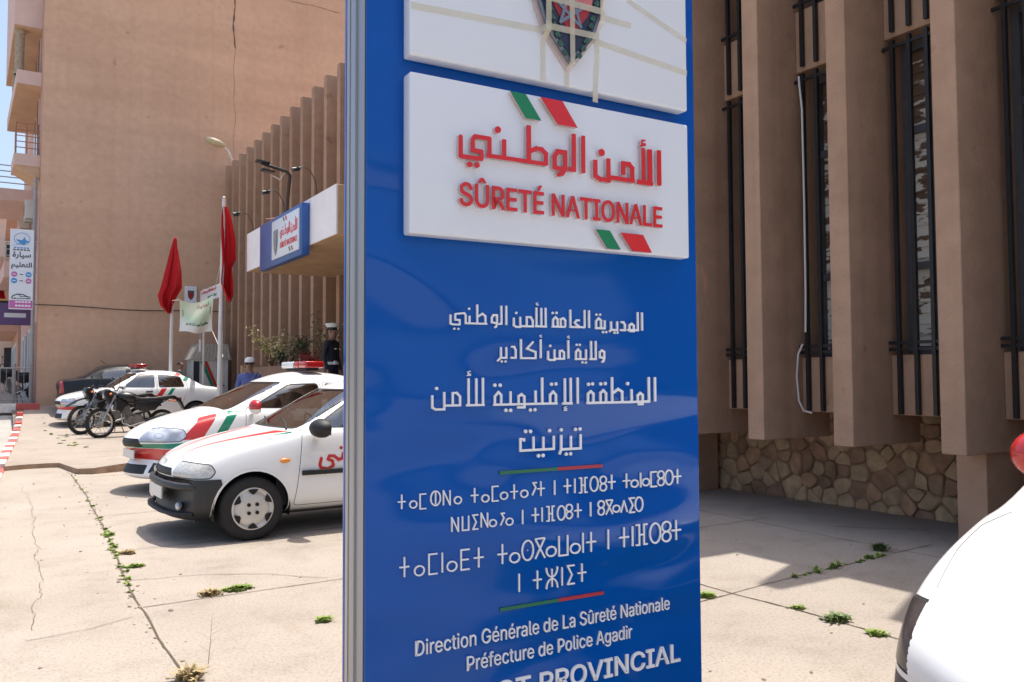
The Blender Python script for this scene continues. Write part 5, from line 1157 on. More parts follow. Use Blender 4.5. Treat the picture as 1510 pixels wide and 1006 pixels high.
SIENA = dict(seams=[[(.40, .60), (.55, .665), (.80, .715), (1.02, .715), (1.16, .66)]], ycuts=((.36, -1, .7), (.45, 3.4, 9)), L=4.13, W=1.62, H=1.43, paint=m_paint, lip=m_paint, wheels=(.78, 3.14), wr=.285, arch=.335, rim=.185, rimstyle='cover', cabin=(1.30, 3.1, .93),
  stations=[ST(.13, (.28, .60), (.40, .68), (.52, .66), .565, dx=.15), ST(.15, (.21, .66), (.42, .735), (.60, .70), .640, dx=.145), ST(.26, (.19, .72), (.43, .775), (.675, .735), .745, dx=.10),
    ST(.48, (.19, .745), (.46, .805), (.765, .76), .835, dx=.03),
ST(.80, (.19, .75), (.50, .815), (.845, .775), .905), ST(1.10, (.19, .75), (.50, .82), (.895, .785), .96),
    ST(1.22, (.19, .75), (.50, .82), (.91, .785), 1.0, r=(.965, .69)), ST(1.54, (.19, .75), (.50, .82), (.925, .79), 1.225, r=(1.165, .63)), ST(1.90, (.19, .75), (.50, .82), (.93, .79), 1.43, r=(1.36, .565)),
    ST(2.15, (.19, .75), (.50, .82), (.93, .79), 1.475, r=(1.375, .56)), ST(2.7, (.19, .75), (.50, .82), (.935, .79), 1.47, r=(1.385, .56)), ST(3.1, (.19, .75), (.50, .82), (.94, .785), 1.375, r=(1.315, .55)),
    ST(3.46, (.20, .74), (.51, .80), (.95, .765), 1.12, r=(1.08, .61)), ST(3.6, (.21, .73), (.52, .79), (.94, .75), 1.01), ST(3.95, (.23, .70), (.52, .77), (.91, .72), .99, dx=-.04), ST(4.09, (.25, .66), (.5, .74), (.84, .69), .91, dx=-.12), ST(4.13, (.30, .6), (.5, .66), (.74, .62), .80, dx=-.16)],
  regions=[('bumper', m_bump, [(-.3, .02), (.62, .02), (.50, .565), (-.3, .565)], 'y', anyf, .014, None),
    ('bumper', m_bump, [(3.62, .02), (4.6, .02), (4.6, .5), (3.62, .5)], 'y', anyf, .010, None),
    ('grille', m_trim, rounded([(-.34, .580), (.34, .580), (.30, .645), (-.30, .645)], .02), 'x', lambda f: f.normal.x < -.2 and f.calc_center_median().x < .4, -.006, [0]),
    ('headlight', m_lens, rounded([(-.1, .575), (.41, .580), (.455, .63), (.42, .690), (.25, .705), (-.1, .675)], .02), 'y', lambda f: abs(f.calc_center_median().y) > .36 and f.calc_center_median().x < .6 and f.normal.z < .93, .004, [0]),
    ('tail_light', m_tail, [(3.75, .62), (4.3, .62), (4.3, .85), (3.9, .85)], 'y', lambda f: abs(f.calc_center_median().y) > .45 and f.calc_center_median().x > 3.5, .003, [0])],
  doors=[[(1.16, .27), (2.24, .27), (2.27, .92), (2.26, 1.33), (1.88, 1.325), (1.24, .985)], [(2.29, .27), (2.78, .27), (2.98, .55), (3.10, .94), (2.98, 1.27), (2.29, 1.33)]],
  windows=[[(1.37, .99), (2.21, .975), (2.21, 1.30), (1.89, 1.295)], [(2.33, .975), (2.98, .985), (2.90, 1.25), (2.33, 1.30)]],
  screens=[('windscreen', [(-.64, .985), (.64, .985), (.555, 1.33), (-.555, 1.33)], 'x', lambda f: f.normal.x < -.25 and 1.05 < f.calc_center_median().x < 2.1), ('rear_screen', [(-.57, 1.08), (.57, 1.08), (.50, 1.33), (-.50, 1.33)], 'x', lambda f: f.normal.x > .2 and f.calc_center_median().x > 2.9)],
  decals=[(m_dred, [(1.16, s*.62), (1.10, s*.40), (.30, s*.13), (.34, s*.17), (1.02, s*.50)], 'z', up) for s in (-1, 1)]+[(m_dred, [(1.02, s*.56), (.95, s*.53), (.22, s*.20), (.26, s*.24)], 'z', up) for s in (-1, 1)]+[(m_dgrn, [(1.17, s*.70), (1.165, s*.63), (1.0, s*.585), (.98, s*.60)], 'z', up) for s in (-1, 1)])

AVEO = dict(seams=[[(.34, .62), (.52, .70), (.75, .74), (.95, .75), (1.05, .70)]], ycuts=((.37, -1, .8), (.70, -1, .8), (.50, -1, .5), (.45, 3.4, 9)), L=4.31, W=1.71, H=1.5, paint=m_paint, lip=m_paint, wheels=(.84, 3.32), wr=.295, arch=.345, rim=.195, rimstyle='spoke', cabin=(1.36, 3.3, 1.0),
  stations=[ST(.0, (.30, .48), (.42, .60), (.54, .58), .59, dx=.30), ST(.03, (.21, .62), (.42, .71), (.63, .68), .70, dx=.28), ST(.17, (.18, .70), (.45, .80), (.72, .75), .81, dx=.19),
    ST(.46, (.18, .76), (.48, .85), (.82, .80), .915, dx=.06), ST(.78, (.18, .79), (.52, .865), (.905, .82), 1.0), ST(1.02, (.18, .79), (.52, .87), (.955, .83), 1.05),
    ST(1.12, (.18, .79), (.52, .87), (.965, .83), 1.08, r=(1.035, .74)), ST(1.52, (.18, .79), (.52, .87), (.975, .835), 1.315, r=(1.255, .67)), ST(2.02, (.18, .79), (.52, .87), (.985, .835), 1.53, r=(1.445, .60)),
    ST(2.3, (.18, .79), (.52, .87), (.985, .835), 1.565, r=(1.47, .59)), ST(2.8, (.18, .79), (.52, .87), (.99, .83), 1.555, r=(1.465, .59)), ST(3.22, (.18, .79), (.52, .865), (1.0, .825), 1.47, r=(1.39, .58)),
    ST(3.62, (.19, .77), (.53, .85), (1.015, .80), 1.17, r=(1.13, .65)), ST(3.76, (.20, .76), (.53, .84), (1.0, .785), 1.075), ST(4.12, (.22, .73), (.53, .81), (.97, .755), 1.055, dx=-.04), ST(4.26, (.25, .70), (.52, .78), (.90, .71), .96, dx=-.12), ST(4.31, (.30, .6), (.5, .68), (.78, .64), .83, dx=-.16)],
  regions=[('grille', m_trim, rounded([(-.42, .60), (.42, .60), (.36, .70), (-.36, .70)], .03), 'x', lambda f: f.normal.x < -.2 and f.calc_center_median().x < .4, -.006, [0]),
    ('grille', m_trim, rounded([(-.45, .26), (.45, .26), (.42, .37), (-.42, .37)], .03), 'x', lambda f: f.normal.x < -.2 and f.calc_center_median().x < .4, -.006, [0]),
    ('fog_lamp_recess', m_trim, rounded([(-.1, .28), (.335, .28), (.30, .40), (-.1, .40)], .02), 'y', lambda f: .50 < abs(f.calc_center_median().y) and f.calc_center_median().x < .4 and f.normal.x < -.15, -.004, [0]),
    ('headlight', m_lensd, rounded([(.02, .665), (.50, .675), (.575, .735), (.54, .82), (.36, .835), (.02, .76)], .03), 'y', lambda f: abs(f.calc_center_median().y) > .37 and f.calc_center_median().x < .7 and f.normal.z < .93, .004, [0]),
    ('tail_light', m_tail, rounded([(3.98, .70), (4.4, .70), (4.4, .99), (4.10, .99)], .03), 'y', lambda f: abs(f.calc_center_median().y) > .45 and f.calc_center_median().x > 3.5, .003, [0])],
  doors=[[(1.27, .29), (2.43, .29), (2.46, 1.0), (2.44, 1.405), (1.98, 1.40), (1.33, 1.06)], [(2.48, .29), (2.92, .29), (3.14, .58), (3.28, 1.04), (3.12, 1.34), (2.48, 1.405)]],
  windows=[[(1.40, 1.07), (2.40, 1.045), (2.40, 1.375), (1.99, 1.365)], [(2.52, 1.045), (3.16, 1.06), (3.05, 1.315), (2.52, 1.375)]],
  screens=[('windscreen', [(-.68, 1.055), (.68, 1.055), (.59, 1.395), (-.59, 1.395)], 'x', lambda f: f.normal.x < -.25 and 1.1 < f.calc_center_median().x < 2.2), ('rear_screen', [(-.61, 1.13), (.61, 1.13), (.54, 1.38), (-.54, 1.38)], 'x', lambda f: f.normal.x > .2 and f.calc_center_median().x > 3.0)],
  decals=[(m_dgrn, [(-.3, .585), (.60, .585), (.60, .655), (-.3, .625)], 'y', lambda f: f.calc_center_median().x < .62 and f.normal.z < .85), (m_dred, [(-.3, .435), (.50, .435), (.55, .58), (-.3, .58)], 'y', lambda f: f.calc_center_median().x < .62 and f.normal.z < .85)]
    +[(m_dred, [(.84, 1.04), (1.00, 1.04), (.76, .69), (.50, .69)], 'y', sidepoly(0, s)) for s in (-1, 1)]+[(m_dgrn, [(1.12, 1.04), (1.24, 1.04), (1.04, .72), (.91, .72)], 'y', sidepoly(0, s)) for s in (-1, 1)])

LOGAN = dict(seams=[[(.34, .66), (.6, .72), (.95, .745), (1.10, .70)]], level=2, ycuts=((.45, -1, .7), (.5, 3.8, 9)), L=4.25, W=1.74, H=1.53, paint=m_paint, lip=m_paint, wheels=(.80, 3.43), wr=.305, arch=.36, rim=.20, rimstyle='many', cabin=(1.32, 3.2, 1.0),
  stations=[ST(.0, (.28, .55), (.42, .66), (.56, .63), .62, dx=.18), ST(.03, (.20, .66), (.42, .75), (.66, .72), .72, dx=.17), ST(.15, (.18, .74), (.45, .82), (.76, .78), .83, dx=.11),
    ST(.45, (.18, .78), (.48, .86), (.84, .81), .91, dx=.03), ST(.85, (.18, .80), (.52, .875), (.905, .835), .985), ST(1.16, (.18, .80), (.52, .88), (.95, .84), 1.035),
    ST(1.26, (.18, .80), (.52, .88), (.96, .84), 1.06, r=(1.02, .74)), ST(1.58, (.18, .80), (.52, .88), (.97, .845), 1.32, r=(1.26, .675)), ST(1.92, (.18, .80), (.52, .88), (.98, .845), 1.50, r=(1.435, .61)),
    ST(2.2, (.18, .80), (.52, .88), (.985, .845), 1.53, r=(1.46, .60)), ST(2.8, (.18, .80), (.52, .88), (.99, .84), 1.52, r=(1.455, .60)), ST(3.2, (.18, .80), (.52, .875), (1.0, .835), 1.45, r=(1.385, .59)),
    ST(3.58, (.19, .78), (.53, .86), (1.01, .81), 1.18, r=(1.13, .66)), ST(3.72, (.20, .77), (.53, .85), (1.005, .80), 1.08), ST(4.08, (.22, .74), (.53, .83), (.985, .78), 1.055, dx=-.02), ST(4.21, (.25, .72), (.52, .81), (.93, .75), .99, dx=-.06), ST(4.25, (.30, .64), (.5, .72), (.82, .69), .86, dx=-.10)],
  regions=[('grille', m_trim, rounded([(-.46, .60), (.46, .60), (.42, .70), (-.42, .70)], .03), 'x', lambda f: f.normal.x < -.2 and f.calc_center_median().x < .4, -.006, [0]),
    ('grille', m_trim, rounded([(-.5, .24), (.5, .24), (.46, .37), (-.46, .37)], .03), 'x', lambda f: f.normal.x < -.2 and f.calc_center_median().x < .4, -.006, [0]),
    ('headlight', m_lensd, rounded([(.0, .60), (.36, .62), (.42, .68), (.36, .765), (.22, .755), (.0, .71)], .03), 'y', lambda f: abs(f.calc_center_median().y) > .45 and f.calc_center_median().x < .6 and f.normal.z < .93, .004, [0]),
    ('tail_light', m_tail, rounded([(4.06, .62), (4.4, .62), (4.4, .98), (4.10, .98)], .03), 'y', lambda f: abs(f.calc_center_median().y) > .5 and f.calc_center_median().x > 3.9, .003, [0])],
  doors=[[(1.40, .30), (2.36, .30), (2.39, 1.0), (2.37, 1.43), (1.97, 1.42), (1.45, 1.05)], [(2.41, .30), (2.95, .30), (3.08, .60), (3.22, 1.04), (3.08, 1.36), (2.41, 1.43)]],
  windows=[[(1.54, 1.05), (2.33, 1.04), (2.33, 1.395), (1.98, 1.385)], [(2.46, 1.04), (3.12, 1.05), (3.03, 1.32), (2.46, 1.395)]],
  screens=[('windscreen', [(-.70, 1.05), (.70, 1.05), (.60, 1.41), (-.60, 1.41)], 'x', lambda f: f.normal.x < -.25 and 1.1 < f.calc_center_median().x < 2.2), ('rear_screen', [(-.62, 1.13), (.62, 1.13), (.55, 1.40), (-.55, 1.40)], 'x', lambda f: f.normal.x > .2 and f.calc_center_median().x > 3.0)],
  decals=[(m_dred, [(-.3, .47), (.46, .47), (.46, .56), (-.3, .56)], 'y', lambda f: f.calc_center_median().x < .5 and f.normal.z < .85), (m_dgrn, [(-.3, .565), (.46, .565), (.46, .59), (-.3, .59)], 'y', lambda f: f.calc_center_median().x < .5 and f.normal.z < .85), (m_dred, [(3.85, .44), (4.5, .44), (4.5, .56), (3.85, .56)], 'y', lambda f: f.calc_center_median().x > 3.8 and f.normal.z < .85)]
    +[(m_dred, [(3.02, 1.46), (3.16, 1.46), (3.00, 1.34), (2.86, 1.36)], 'y', sidepoly(0, s)) for s in (-1, 1)]+[(m_dgrn, [(3.24, 1.42), (3.34, 1.36), (3.20, 1.20), (3.10, 1.22)], 'y', sidepoly(0, s)) for s in (-1, 1)]
    +[(m_dred, [(2.52, 1.01), (2.66, 1.01), (2.52, .80), (2.38, .80)], 'y', sidepoly(0, s)) for s in (-1, 1)]+[(m_dgrn, [(2.78, 1.01), (2.88, 1.01), (2.74, .80), (2.64, .80)], 'y', sidepoly(0, s)) for s in (-1, 1)])
SEDAN = dict(LOGAN); SEDAN.update(paint=m_bpaint, lip=m_bpaint, decals=[], stations=[{**s, 'c': s['c']*.965, **({'r': (s['r'][0]*.965, s['r'][1])} if 'r' in s else {})} for s in LOGAN['stations']])
SEDAN['windows'] = [[(x, 1.04+(z-1.04)*.86) for x, z in p] for p in LOGAN['windows']]; SEDAN['doors'] = [[(x, z*.965) for x, z in p] for p in LOGAN['doors']]
SEDAN['screens'] = [(a, [(y, 1.04+(z-1.04)*.86) for y, z in p], c, d) for a, p, c, d in LOGAN['screens']]

def wipers(root, x, z, span, mt=m_trim):
    for y0, y1 in ((-.55, .0), (.05, .55)):
        mb = MB(); mb.tube([(x, y0, z), (x+.06, y0+.2, z+.035), (x+.14, y1, z+.075)], .009, 6); mb.out('wiper', mt, root)

# 1. white saloon nearest the sign
siena = thing('police_car', 'white police car with black bumper and silver wheel cover, nearest the blue sign', 'car', (1.20, 8.36, 0), R(2.0), 'white police cars')
build_car(SIENA, siena)
for s in (-1, 1):
    wing_mirror(siena, 1.37 if s < 0 else 1.66, s*.81, .99, s, m_trim, (.115, .15, .09))
    mb = MB(); mb.ball((1.06, s*.815, .70), (.05, .012, .022), 12, 8); mb.out('indicator', m_amber, siena, smooth=True)
    mb = MB(); mb.box((1.22, s*.812, .555), (2.23, s*.834, .60)); mb.bevel(.006, 2).out('side_moulding', m_trim, siena)
    mb = MB(); mb.ball((.205, s*.52, .33), (.03, .075, .042), 14, 8, rot=(0, 0, s*R(20))); mb.out('fog_lamp', m_lensd, siena, smooth=True)
    mb = MB(); mb.box((2.02, s*.805, .77), (2.2, s*.83, .815)); mb.bevel(.01, 2).out('door_handle', m_trim, siena)
mb = MB(); mb.box((.105, -.26, .37), (.117, .26, .48)); mb.out('number_plate', m_plate, siena)
mb = MB(); mb.tube([(.30, -.66, .265), (.17, -.52, .262), (.125, -.25, .26), (.12, 0, .26), (.125, .25, .26), (.17, .52, .262), (.30, .66, .265)], .035, 8, flat=.6); mb.out('lower_lip', m_trim, siena, smooth=True)
mb = MB(); mb.tube([(.31, -.70, .50), (.19, -.56, .505), (.135, -.28, .508), (.128, 0, .51), (.135, .28, .508), (.19, .56, .505), (.31, .70, .50)], .03, 8, flat=1.1); mb.out('bumper_rib', m_bump, siena, smooth=True)
mb = MB(); mb.lathe([(.0, -.004), (.035, -.002), (.038, .01)], (.195, 0, .695), 'x', 16); mb.out('badge', m_lensd, siena)
wipers(siena, 1.16, .975, 1)
# red lettering on the front door, written the way it runs: from the sign-covered rear to the front
DT = [[q[0]]+[c-(110 if i % 2 == 0 else 0) for i, c in enumerate(q[1:])] for q in [[30, 1520, 700, 1505, 640, 1520, 610, 1590, 600, 1640, 630, 1630, 670, 1585, 690, 1600, 720, 1650, 715], [30, 1650, 715, 1690, 680, 1730, 690, 1740, 745], [30, 1730, 690, 1960, 690, 1985, 730, 1940, 760, 1850, 690], [26, 1835, 690, 1850, 900],
      [30, 2060, 690, 2085, 740, 2050, 755, 2030, 720, 2070, 690, 2060, 640, 2010, 610], [28, 2150, 690, 2150, 900], [28, 2210, 690, 2210, 900], [32, 1560, 565], [32, 1600, 568], [32, 1720, 790]]]
from mathutils.bvhtree import BVHTree
def project_side(me, root, y0, proud):
    """Wrap flat lettering (x, z in millimetres already in metres) onto the near door."""
    doors = [c for c in root.children if c.name.split('.')[0] in ('door', 'body')]
    trees = [BVHTree.FromPolygons([v.co for v in d.data.vertices], [tuple(p.vertices) for p in d.data.polygons]) for d in doors]
    for v in me.vertices:
        x, z = v.co.x, v.co.y; best = None
        for t in trees:
            h = t.ray_cast(Vector((x, y0*1.6, z)), Vector((0, 1 if y0 < 0 else -1, 0)))
            if h[0] is not None and (best is None or abs(h[0].y) > abs(best)): best = h[0].y
        yy = best if best is not None else y0
        v.co = (x, yy-(proud+max(v.co.z, 0)) if y0 < 0 else yy+proud, z)
    return me
me = strokes_mesh(DT, 1.6, .004); project_side(me, siena, -.82, .003); meshobj(me, 'door_lettering', m_dred, siena)

# 2. white saloon with the green and red band
aveo = thing('police_car', 'white police car with red mirror, roof lights and green and red nose band', 'car', (1.42, 11.75, 0), R(6.0), 'white police cars')
build_car(AVEO, aveo)
m_mirr = M('red_mirror_shell', (.48, .016, .018), .25, .03, 4, coat=.6)
for s in (-1, 1):
    wing_mirror(aveo, 1.40 if s < 0 else 1.70, s*.84, 1.085, s, m_mirr, (.085, .125, .10), m_paint)
    mb = MB(); mb.lathe([(0, -.03), (.045, -.02), (.055, .0)], (.275, s*.60, .335), 'x', 14); mb.out('fog_lamp', m_lens, aveo, smooth=True)
    mb = MB(); mb.box((2.2, s*.845, .86), (2.38, s*.875, .90)); mb.bevel(.01, 2).out('door_handle', m_paint, aveo)
mb = MB(); mb.box((.085, -.26, .44), (.097, .26, .55)); mb.out('number_plate', m_plate, aveo)
wipers(aveo, 1.19, 1.045, 1)
lightbar(aveo, 2.46, 1.565, .44, (m_tail, m_tail, m_beacon_w))

# 3. white saloon with roof light parked farther back
logan = thing('police_car', 'white police car with stripes on its rear pillar, parked behind the motorbikes', 'car', (1.40, 25.2, .19), R(4.0), 'white police cars')
build_car(LOGAN, logan)
for s in (-1, 1):
    wing_mirror(logan, 1.52, s*.86, 1.06, s, m_paint)
    mb = MB(); mb.box((2.1, s*.855, .90), (2.28, s*.885, .94)); mb.bevel(.01, 2).out('door_handle', m_trim, logan)
lightbar(logan, 2.05, 1.55, .5, (m_tail, m_tail, m_tail))
# 4. black saloon with its tail to the street
sedan = thing('sedan', 'black sedan parked tail out between the white police car and the tan wall', 'car', (5.8, 27.55, .44), R(180), None)
build_car(SEDAN, sedan)
for s in (-1, 1): wing_mirror(sedan, 1.52, s*.86, 1.03, s, m_bpaint)
mb = MB(); mb.tube([(2.9, 0, 1.45), (3.06, 0, 1.58)], .008, 6); mb.out('aerial', m_trim, sedan)
# 5. the white car close to the camera at the right: a twin of the second
def deepdup(root, loc, rz, label, group): return dup(root, loc, rz, label, group)
fg = deepdup(aveo, (1.82, .60, 0), R(7), 'white police car close to the camera, nose and red mirror cut by the frame', 'white police cars')

FGM = (.04, -.12, .06)
for c in fg.children:                                # its bonnet and doors are plain white
    if c.type == 'MESH' and len(c.data.materials) > 1:
        c.data = c.data.copy(); c.data.materials.append(m_bump); nb_ = len(c.data.materials)-1
        for p in c.data.polygons:                        # plain white, with a dark bumper
            p.material_index = nb_ if p.center.x < .62 and p.center.z < .66 and (p.material_index or p.center.z < .62) else 0
m_ldark = M('headlamp_dark', (.055, .045, .045), .22, .5, 7, spec=.3)
for c in fg.children:
    k_ = c.name.split('.')[0]
    if k_ == 'headlight':
        c.data = c.data.copy(); c.data.materials[0] = m_ldark; c.data.materials.append(m_paint)
        for p in c.data.polygons:
            if abs(p.center.y) < .70: p.material_index = 1
    if k_ == 'bonnet_gap': c.data = c.data.copy(); c.data.materials[0] = m_paint
    if k_ == 'headlight_rim':
        c.data = c.data.copy(); c.data.materials.append(m_paint)
        for p in c.data.polygons:
            if abs(p.center.y) < .70: p.material_index = 1
    if k_ == 'wing_mirror' and sum(v.co.y for v in c.data.vertices) > 0: c.location = (FGM[0], FGM[1], FGM[2])

# ------------------------------------------------------------------ motorbikes
m_chrome = M('dull_chrome', (.45, .44, .42), .25, .15, 12, metal=.9)
m_blk = M('black_plastic', (.014, .014, .016), .35, .1, 12)
m_engine = M('engine_casting', (.22, .20, .18), .5, .35, 18, metal=.5)
m_seatv = M('vinyl_seat', (.035, .034, .034), .55, .1, 16)
m_or = M('orange_indicator', (.72, .16, .02), .2, .05, 10, coat=1)
def bike_wheel(root, x, r, w_, turn=0):
    mb = MB(); pr = [(r-.075+.075*(.5+.5*math.cos(a)) if False else r-.04+.04*math.cos(a), w_*math.sin(a)) for a in (2*math.pi*i/10 for i in range(11))]
    mb.lathe(pr, (0, 0, 0), 'y', 40)
    for i in range(46):
        a = 2*math.pi*i/46
        mb.box((r*math.cos(a)-.010, -w_*.6, r*math.sin(a)-.010), (r*math.cos(a)+.010, w_*.6, r*math.sin(a)+.010), rot=(0, -a, 0))
    M4 = Matrix.Translation((x, 0, r)) @ Matrix.Rotation(turn, 4, 'Z')
    xf(mb, M4); wo = mb.out('wheel', m_tyre, root, smooth=True)
    mb = MB(); mb.lathe([(r-.075, -.03), (r-.062, -.034), (r-.062, .034), (r-.075, .03), (r-.082, 0), (r-.075, -.03)], (0, 0, 0), 'y', 40); xf(mb, M4); mb.out('rim', m_chrome, wo, smooth=True)
    mb = MB(); mb.lathe([(0, -.06), (.04, -.06), (.045, -.03), (.03, -.02), (.03, .02), (.045, .03), (.04, .06), (0, .06)], (0, 0, 0), 'y', 16)
    for i in range(18):
        a = 2*math.pi*i/18; b_ = a+(.5 if i % 2 else -.5); y = .035 if (i//2) % 2 else -.035
        mb.tube([(.04*math.cos(b_), y, .04*math.sin(b_)), ((r-.075)*math.cos(a), 0, (r-.075)*math.sin(a))], .0035, 4)
    xf(mb, M4); mb.out('spokes', m_chrome, wo)
    mb = MB(); mb.lathe([(.05, .052), (.12, .052), (.12, .056), (.05, .056), (.05, .052)], (0, 0, 0), 'y', 24); xf(mb, M4); mb.out('brake_disc', m_chrome, wo)
def make_bike(label, loc, rz):
    t = thing('motorbike', label, 'motorbike', loc, rz, 'black motorbikes on the forecourt')
    bike_wheel(t, 0, .345, .042, R(14)); bike_wheel(t, 1.38, .315, .05)
    fk = MB()
    for s in (-1, 1): fk.tube([(0, s*.085, .345), (.21, s*.085, .80)], .022, 10); fk.tube([(.12, s*.085, .60), (.30, s*.085, 1.0)], .027, 10)
    fk.box((.24, -.11, .90), (.32, .11, .93), rot=(0, R(-24), 0)); fk.out('fork', m_chrome, t, smooth=True)
    mb = MB(); mb.grid(lambda u, v: (-.36+.62*u+.0, -.075+.15*v, .80+.10*math.sin(u*2.2)-.015*(2*v-1)**2-.10*(1-u)**2), 12, 6)
    mb.grid(lambda u, v: (-.36+.62*u+.0, -.078+.156*v, .785+.10*math.sin(u*2.2)-.02*(2*v-1)**2-.10*(1-u)**2), 12, 6); mb.out('front_mudguard', m_blk, t, smooth=True)
    mb = MB(); mb.prism([(.04, 1.02), (.13, .80), (.20, .82), (.26, 1.05), (.16, 1.15), (.07, 1.13)], -.12, .12, 'y'); mb.bevel(.035, 3); hm = mb.out('headlight_cowl', m_blk, t, smooth=True)
    mb = MB(); mb.ball((.065, 0, .99), (.03, .08, .075), 14, 10); mb.out('headlight', m_lens, hm, smooth=True)
    mb = MB(); mb.tube([(.36, -.40, 1.17), (.34, -.22, 1.19), (.33, -.08, 1.10), (.33, .08, 1.10), (.34, .22, 1.19), (.36, .40, 1.17)], .014, 8)
    hb = mb.out('handlebar', m_blk, t, smooth=True)
    for s in (-1, 1):
        mb = MB(); mb.tube([(.36, s*.29, 1.172), (.37, s*.42, 1.165)], .02, 8); mb.tube([(.31, s*.24, 1.18), (.27, s*.38, 1.17)], .007, 6); mb.out('grip', m_trim, hb, smooth=True)
        mb = MB(); mb.tube([(.35, s*.25, 1.19), (.33, s*.30, 1.36)], .007, 6); mb.ball((.33, s*.32, 1.39), (.018, .07, .045), 12, 8); mb.out('mirror', m_blk, hb, smooth=True)
        for x, z, y in ((.16, 1.03, .19), (1.62, .84, .15)):
            mb = MB(); mb.ball((x, s*(y+.035), z), (.035, .045, .03), 12, 8); mb.tube([(x+.01, s*.08, z), (x, s*y, z)], .009, 6); mb.out('indicator', m_or, t, smooth=True)
    mb = MB(); mb.ball((.60, 0, .93), (.27, .14, .14), 18, 12, rot=(0, R(10), 0)); mb.prism([(.36, .93), (.30, .66), (.42, .60), (.55, .80)], -.15, .15, 'y')
    mb.out('tank', m_blk, t, smooth=True)
    mb = MB(); mb.prism([(.70, .98), (.86, .93), (1.2, .935), (1.58, .985), (1.64, .965), (1.5, .90), (1.15, .865), (.80, .85), (.66, .90)], -.115, .115, 'y'); mb.bevel(.03, 3); mb.out('seat', m_seatv, t, smooth=True)
    for s in (-1, 1):
        mb = MB(); mb.prism([(.72, .84), (1.12, .86), (1.38, .84), (1.18, .62), (.92, .60), (.76, .70)], s*.10, s*.15, 'y'); mb.bevel(.02, 2); mb.out('side_panel', m_blk, t, smooth=True)
    mb = MB(); mb.prism([(1.15, .87), (1.66, .97), (1.82, .86), (1.92, .64), (1.88, .63), (1.78, .80), (1.60, .90), (1.2, .80)], -.09, .09, 'y'); mb.bevel(.012, 2); mb.out('rear_mudguard', m_blk, t, smooth=True)
    mb = MB(); mb.box((1.76, -.07, .86), (1.83, .07, .92)); mb.bevel(.015, 2).out('tail_light', m_tail, t, smooth=True)
    mb = MB(); mb.tube([(.30, 0, .98), (.44, 0, .62), (.52, 0, .30), (.86, 0, .26), (.98, 0, .40), (.94, 0, .84)], .02, 8); mb.tube([(.30, 0, 1.02), (.60, 0, .80), (.94, 0, .80), (1.55, .08, .90)], .02, 8); mb.tube([(.95, .09, .58), (1.5, .09, .88)], .012, 6); mb.tube([(.95, -.09, .58), (1.5, -.09, .88)], .012, 6); mb.out('frame', m_blk, t, smooth=True)
    mb = MB()
    for s in (-1, 1): mb.tube([(.94, s*.10, .40), (1.38, s*.10, .315)], .022, 8)
    mb.out('swingarm', m_engine, t, smooth=True)
    mb = MB(); mb.lathe([(0, -.14), (.12, -.14), (.14, -.10), (.14, .10), (.12, .14), (0, .14)], (.80, 0, .40), 'y', 20); mb.lathe([(0, -.12), (.10, -.12), (.11, .12), (0, .12)], (.66, 0, .40), 'y', 18)
    for k in range(7): mb.box((.54-.012*k, -.075, .48+.035*k), (.70-.012*k, .075, .50+.035*k), rot=(0, R(-18), 0))
    mb.box((.56, -.06, .46), (.66, .06, .74), rot=(0, R(-18), 0)); mb.out('engine', m_engine, t, smooth=30)
    mb = MB(); mb.tube([(.52, -.04, .66), (.44, -.09, .56), (.46, -.12, .34), (.62, -.15, .26), (.95, -.16, .36)], .022, 10); ex = mb.out('exhaust', m_chrome, t, smooth=True)
    mb = MB(); mb.tube([(.95, -.16, .36), (1.02, -.17, .40), (1.45, -.19, .52)], [.024, .04, .042], 12); mb.out('silencer', m_blk, ex, smooth=True)
    mb = MB(); mb.tube([(.84, .12, .28), (.90, .30, .0)], .011, 6); mb.tube([(.84, -.12, .26), (.80, -.26, .25)], .014, 6); mb.tube([(.84, .12, .26), (.80, .26, .25)], .014, 6); mb.tube([(.86, -.11, .28), (.92, -.26, .0)], .011, 6); mb.out('side_stand', m_blk, t, smooth=True)
    return t
bk = make_bike('black off-road motorbike with orange indicators, nearest the camera of the pair', (2.16, 21.6, gz(21.6)), R(8))
dup(bk, (1.86, 22.75, gz(22.75)), R(14), 'black off-road motorbike half hidden behind the nearer motorbike', 'black motorbikes on the forecourt')
# parked moped and barrier at the street corner
mp_ = dup(bk, (-.15, 29.5, .75), R(12), 'dark motorbike parked behind the metal barrier on the street corner', 'black motorbikes on the forecourt')
del mp_['group']
mb = thing('crowd_barrier', 'grey metal crowd barrier standing on the painted kerb by the tan corner', 'barrier', (-.6, 28.7, .75))
q = MB()
for z in (.12, 1.05): q.tube([(-1.1, 0, z), (1.55, 0, z)], .02, 8)
for x in (-1.1, 1.55): q.tube([(x, 0, .12), (x, 0, 1.05)], .02, 8)
q.out('frame', m_steel, mb, smooth=True)
q = MB()
for i in range(17): q.tube([(-1.0+.15*i, 0, .12), (-1.0+.15*i, 0, 1.05)], .008, 6)
q.out('bars', m_steel, mb, smooth=True)
q = MB()
for x in (-.9, 1.3): q.box((x-.02, -.25, 0), (x+.02, .25, .03)); q.box((x-.015, -.02, .03), (x+.015, .02, .13))
q.out('feet', m_steel, mb)
q = MB(); q.tube([(.55, 28.9, .7), (.55, 28.9, 1.9)], .05, 8); q.lathe([(.06, 1.9), (.05, 1.95), (0, 1.97)], (.55, 28.9, 0), 'z', 10)
tag(q.out('bollard', m_steel, smooth=True), 'slim grey post beside the shop doorway behind the barrier', 'post')
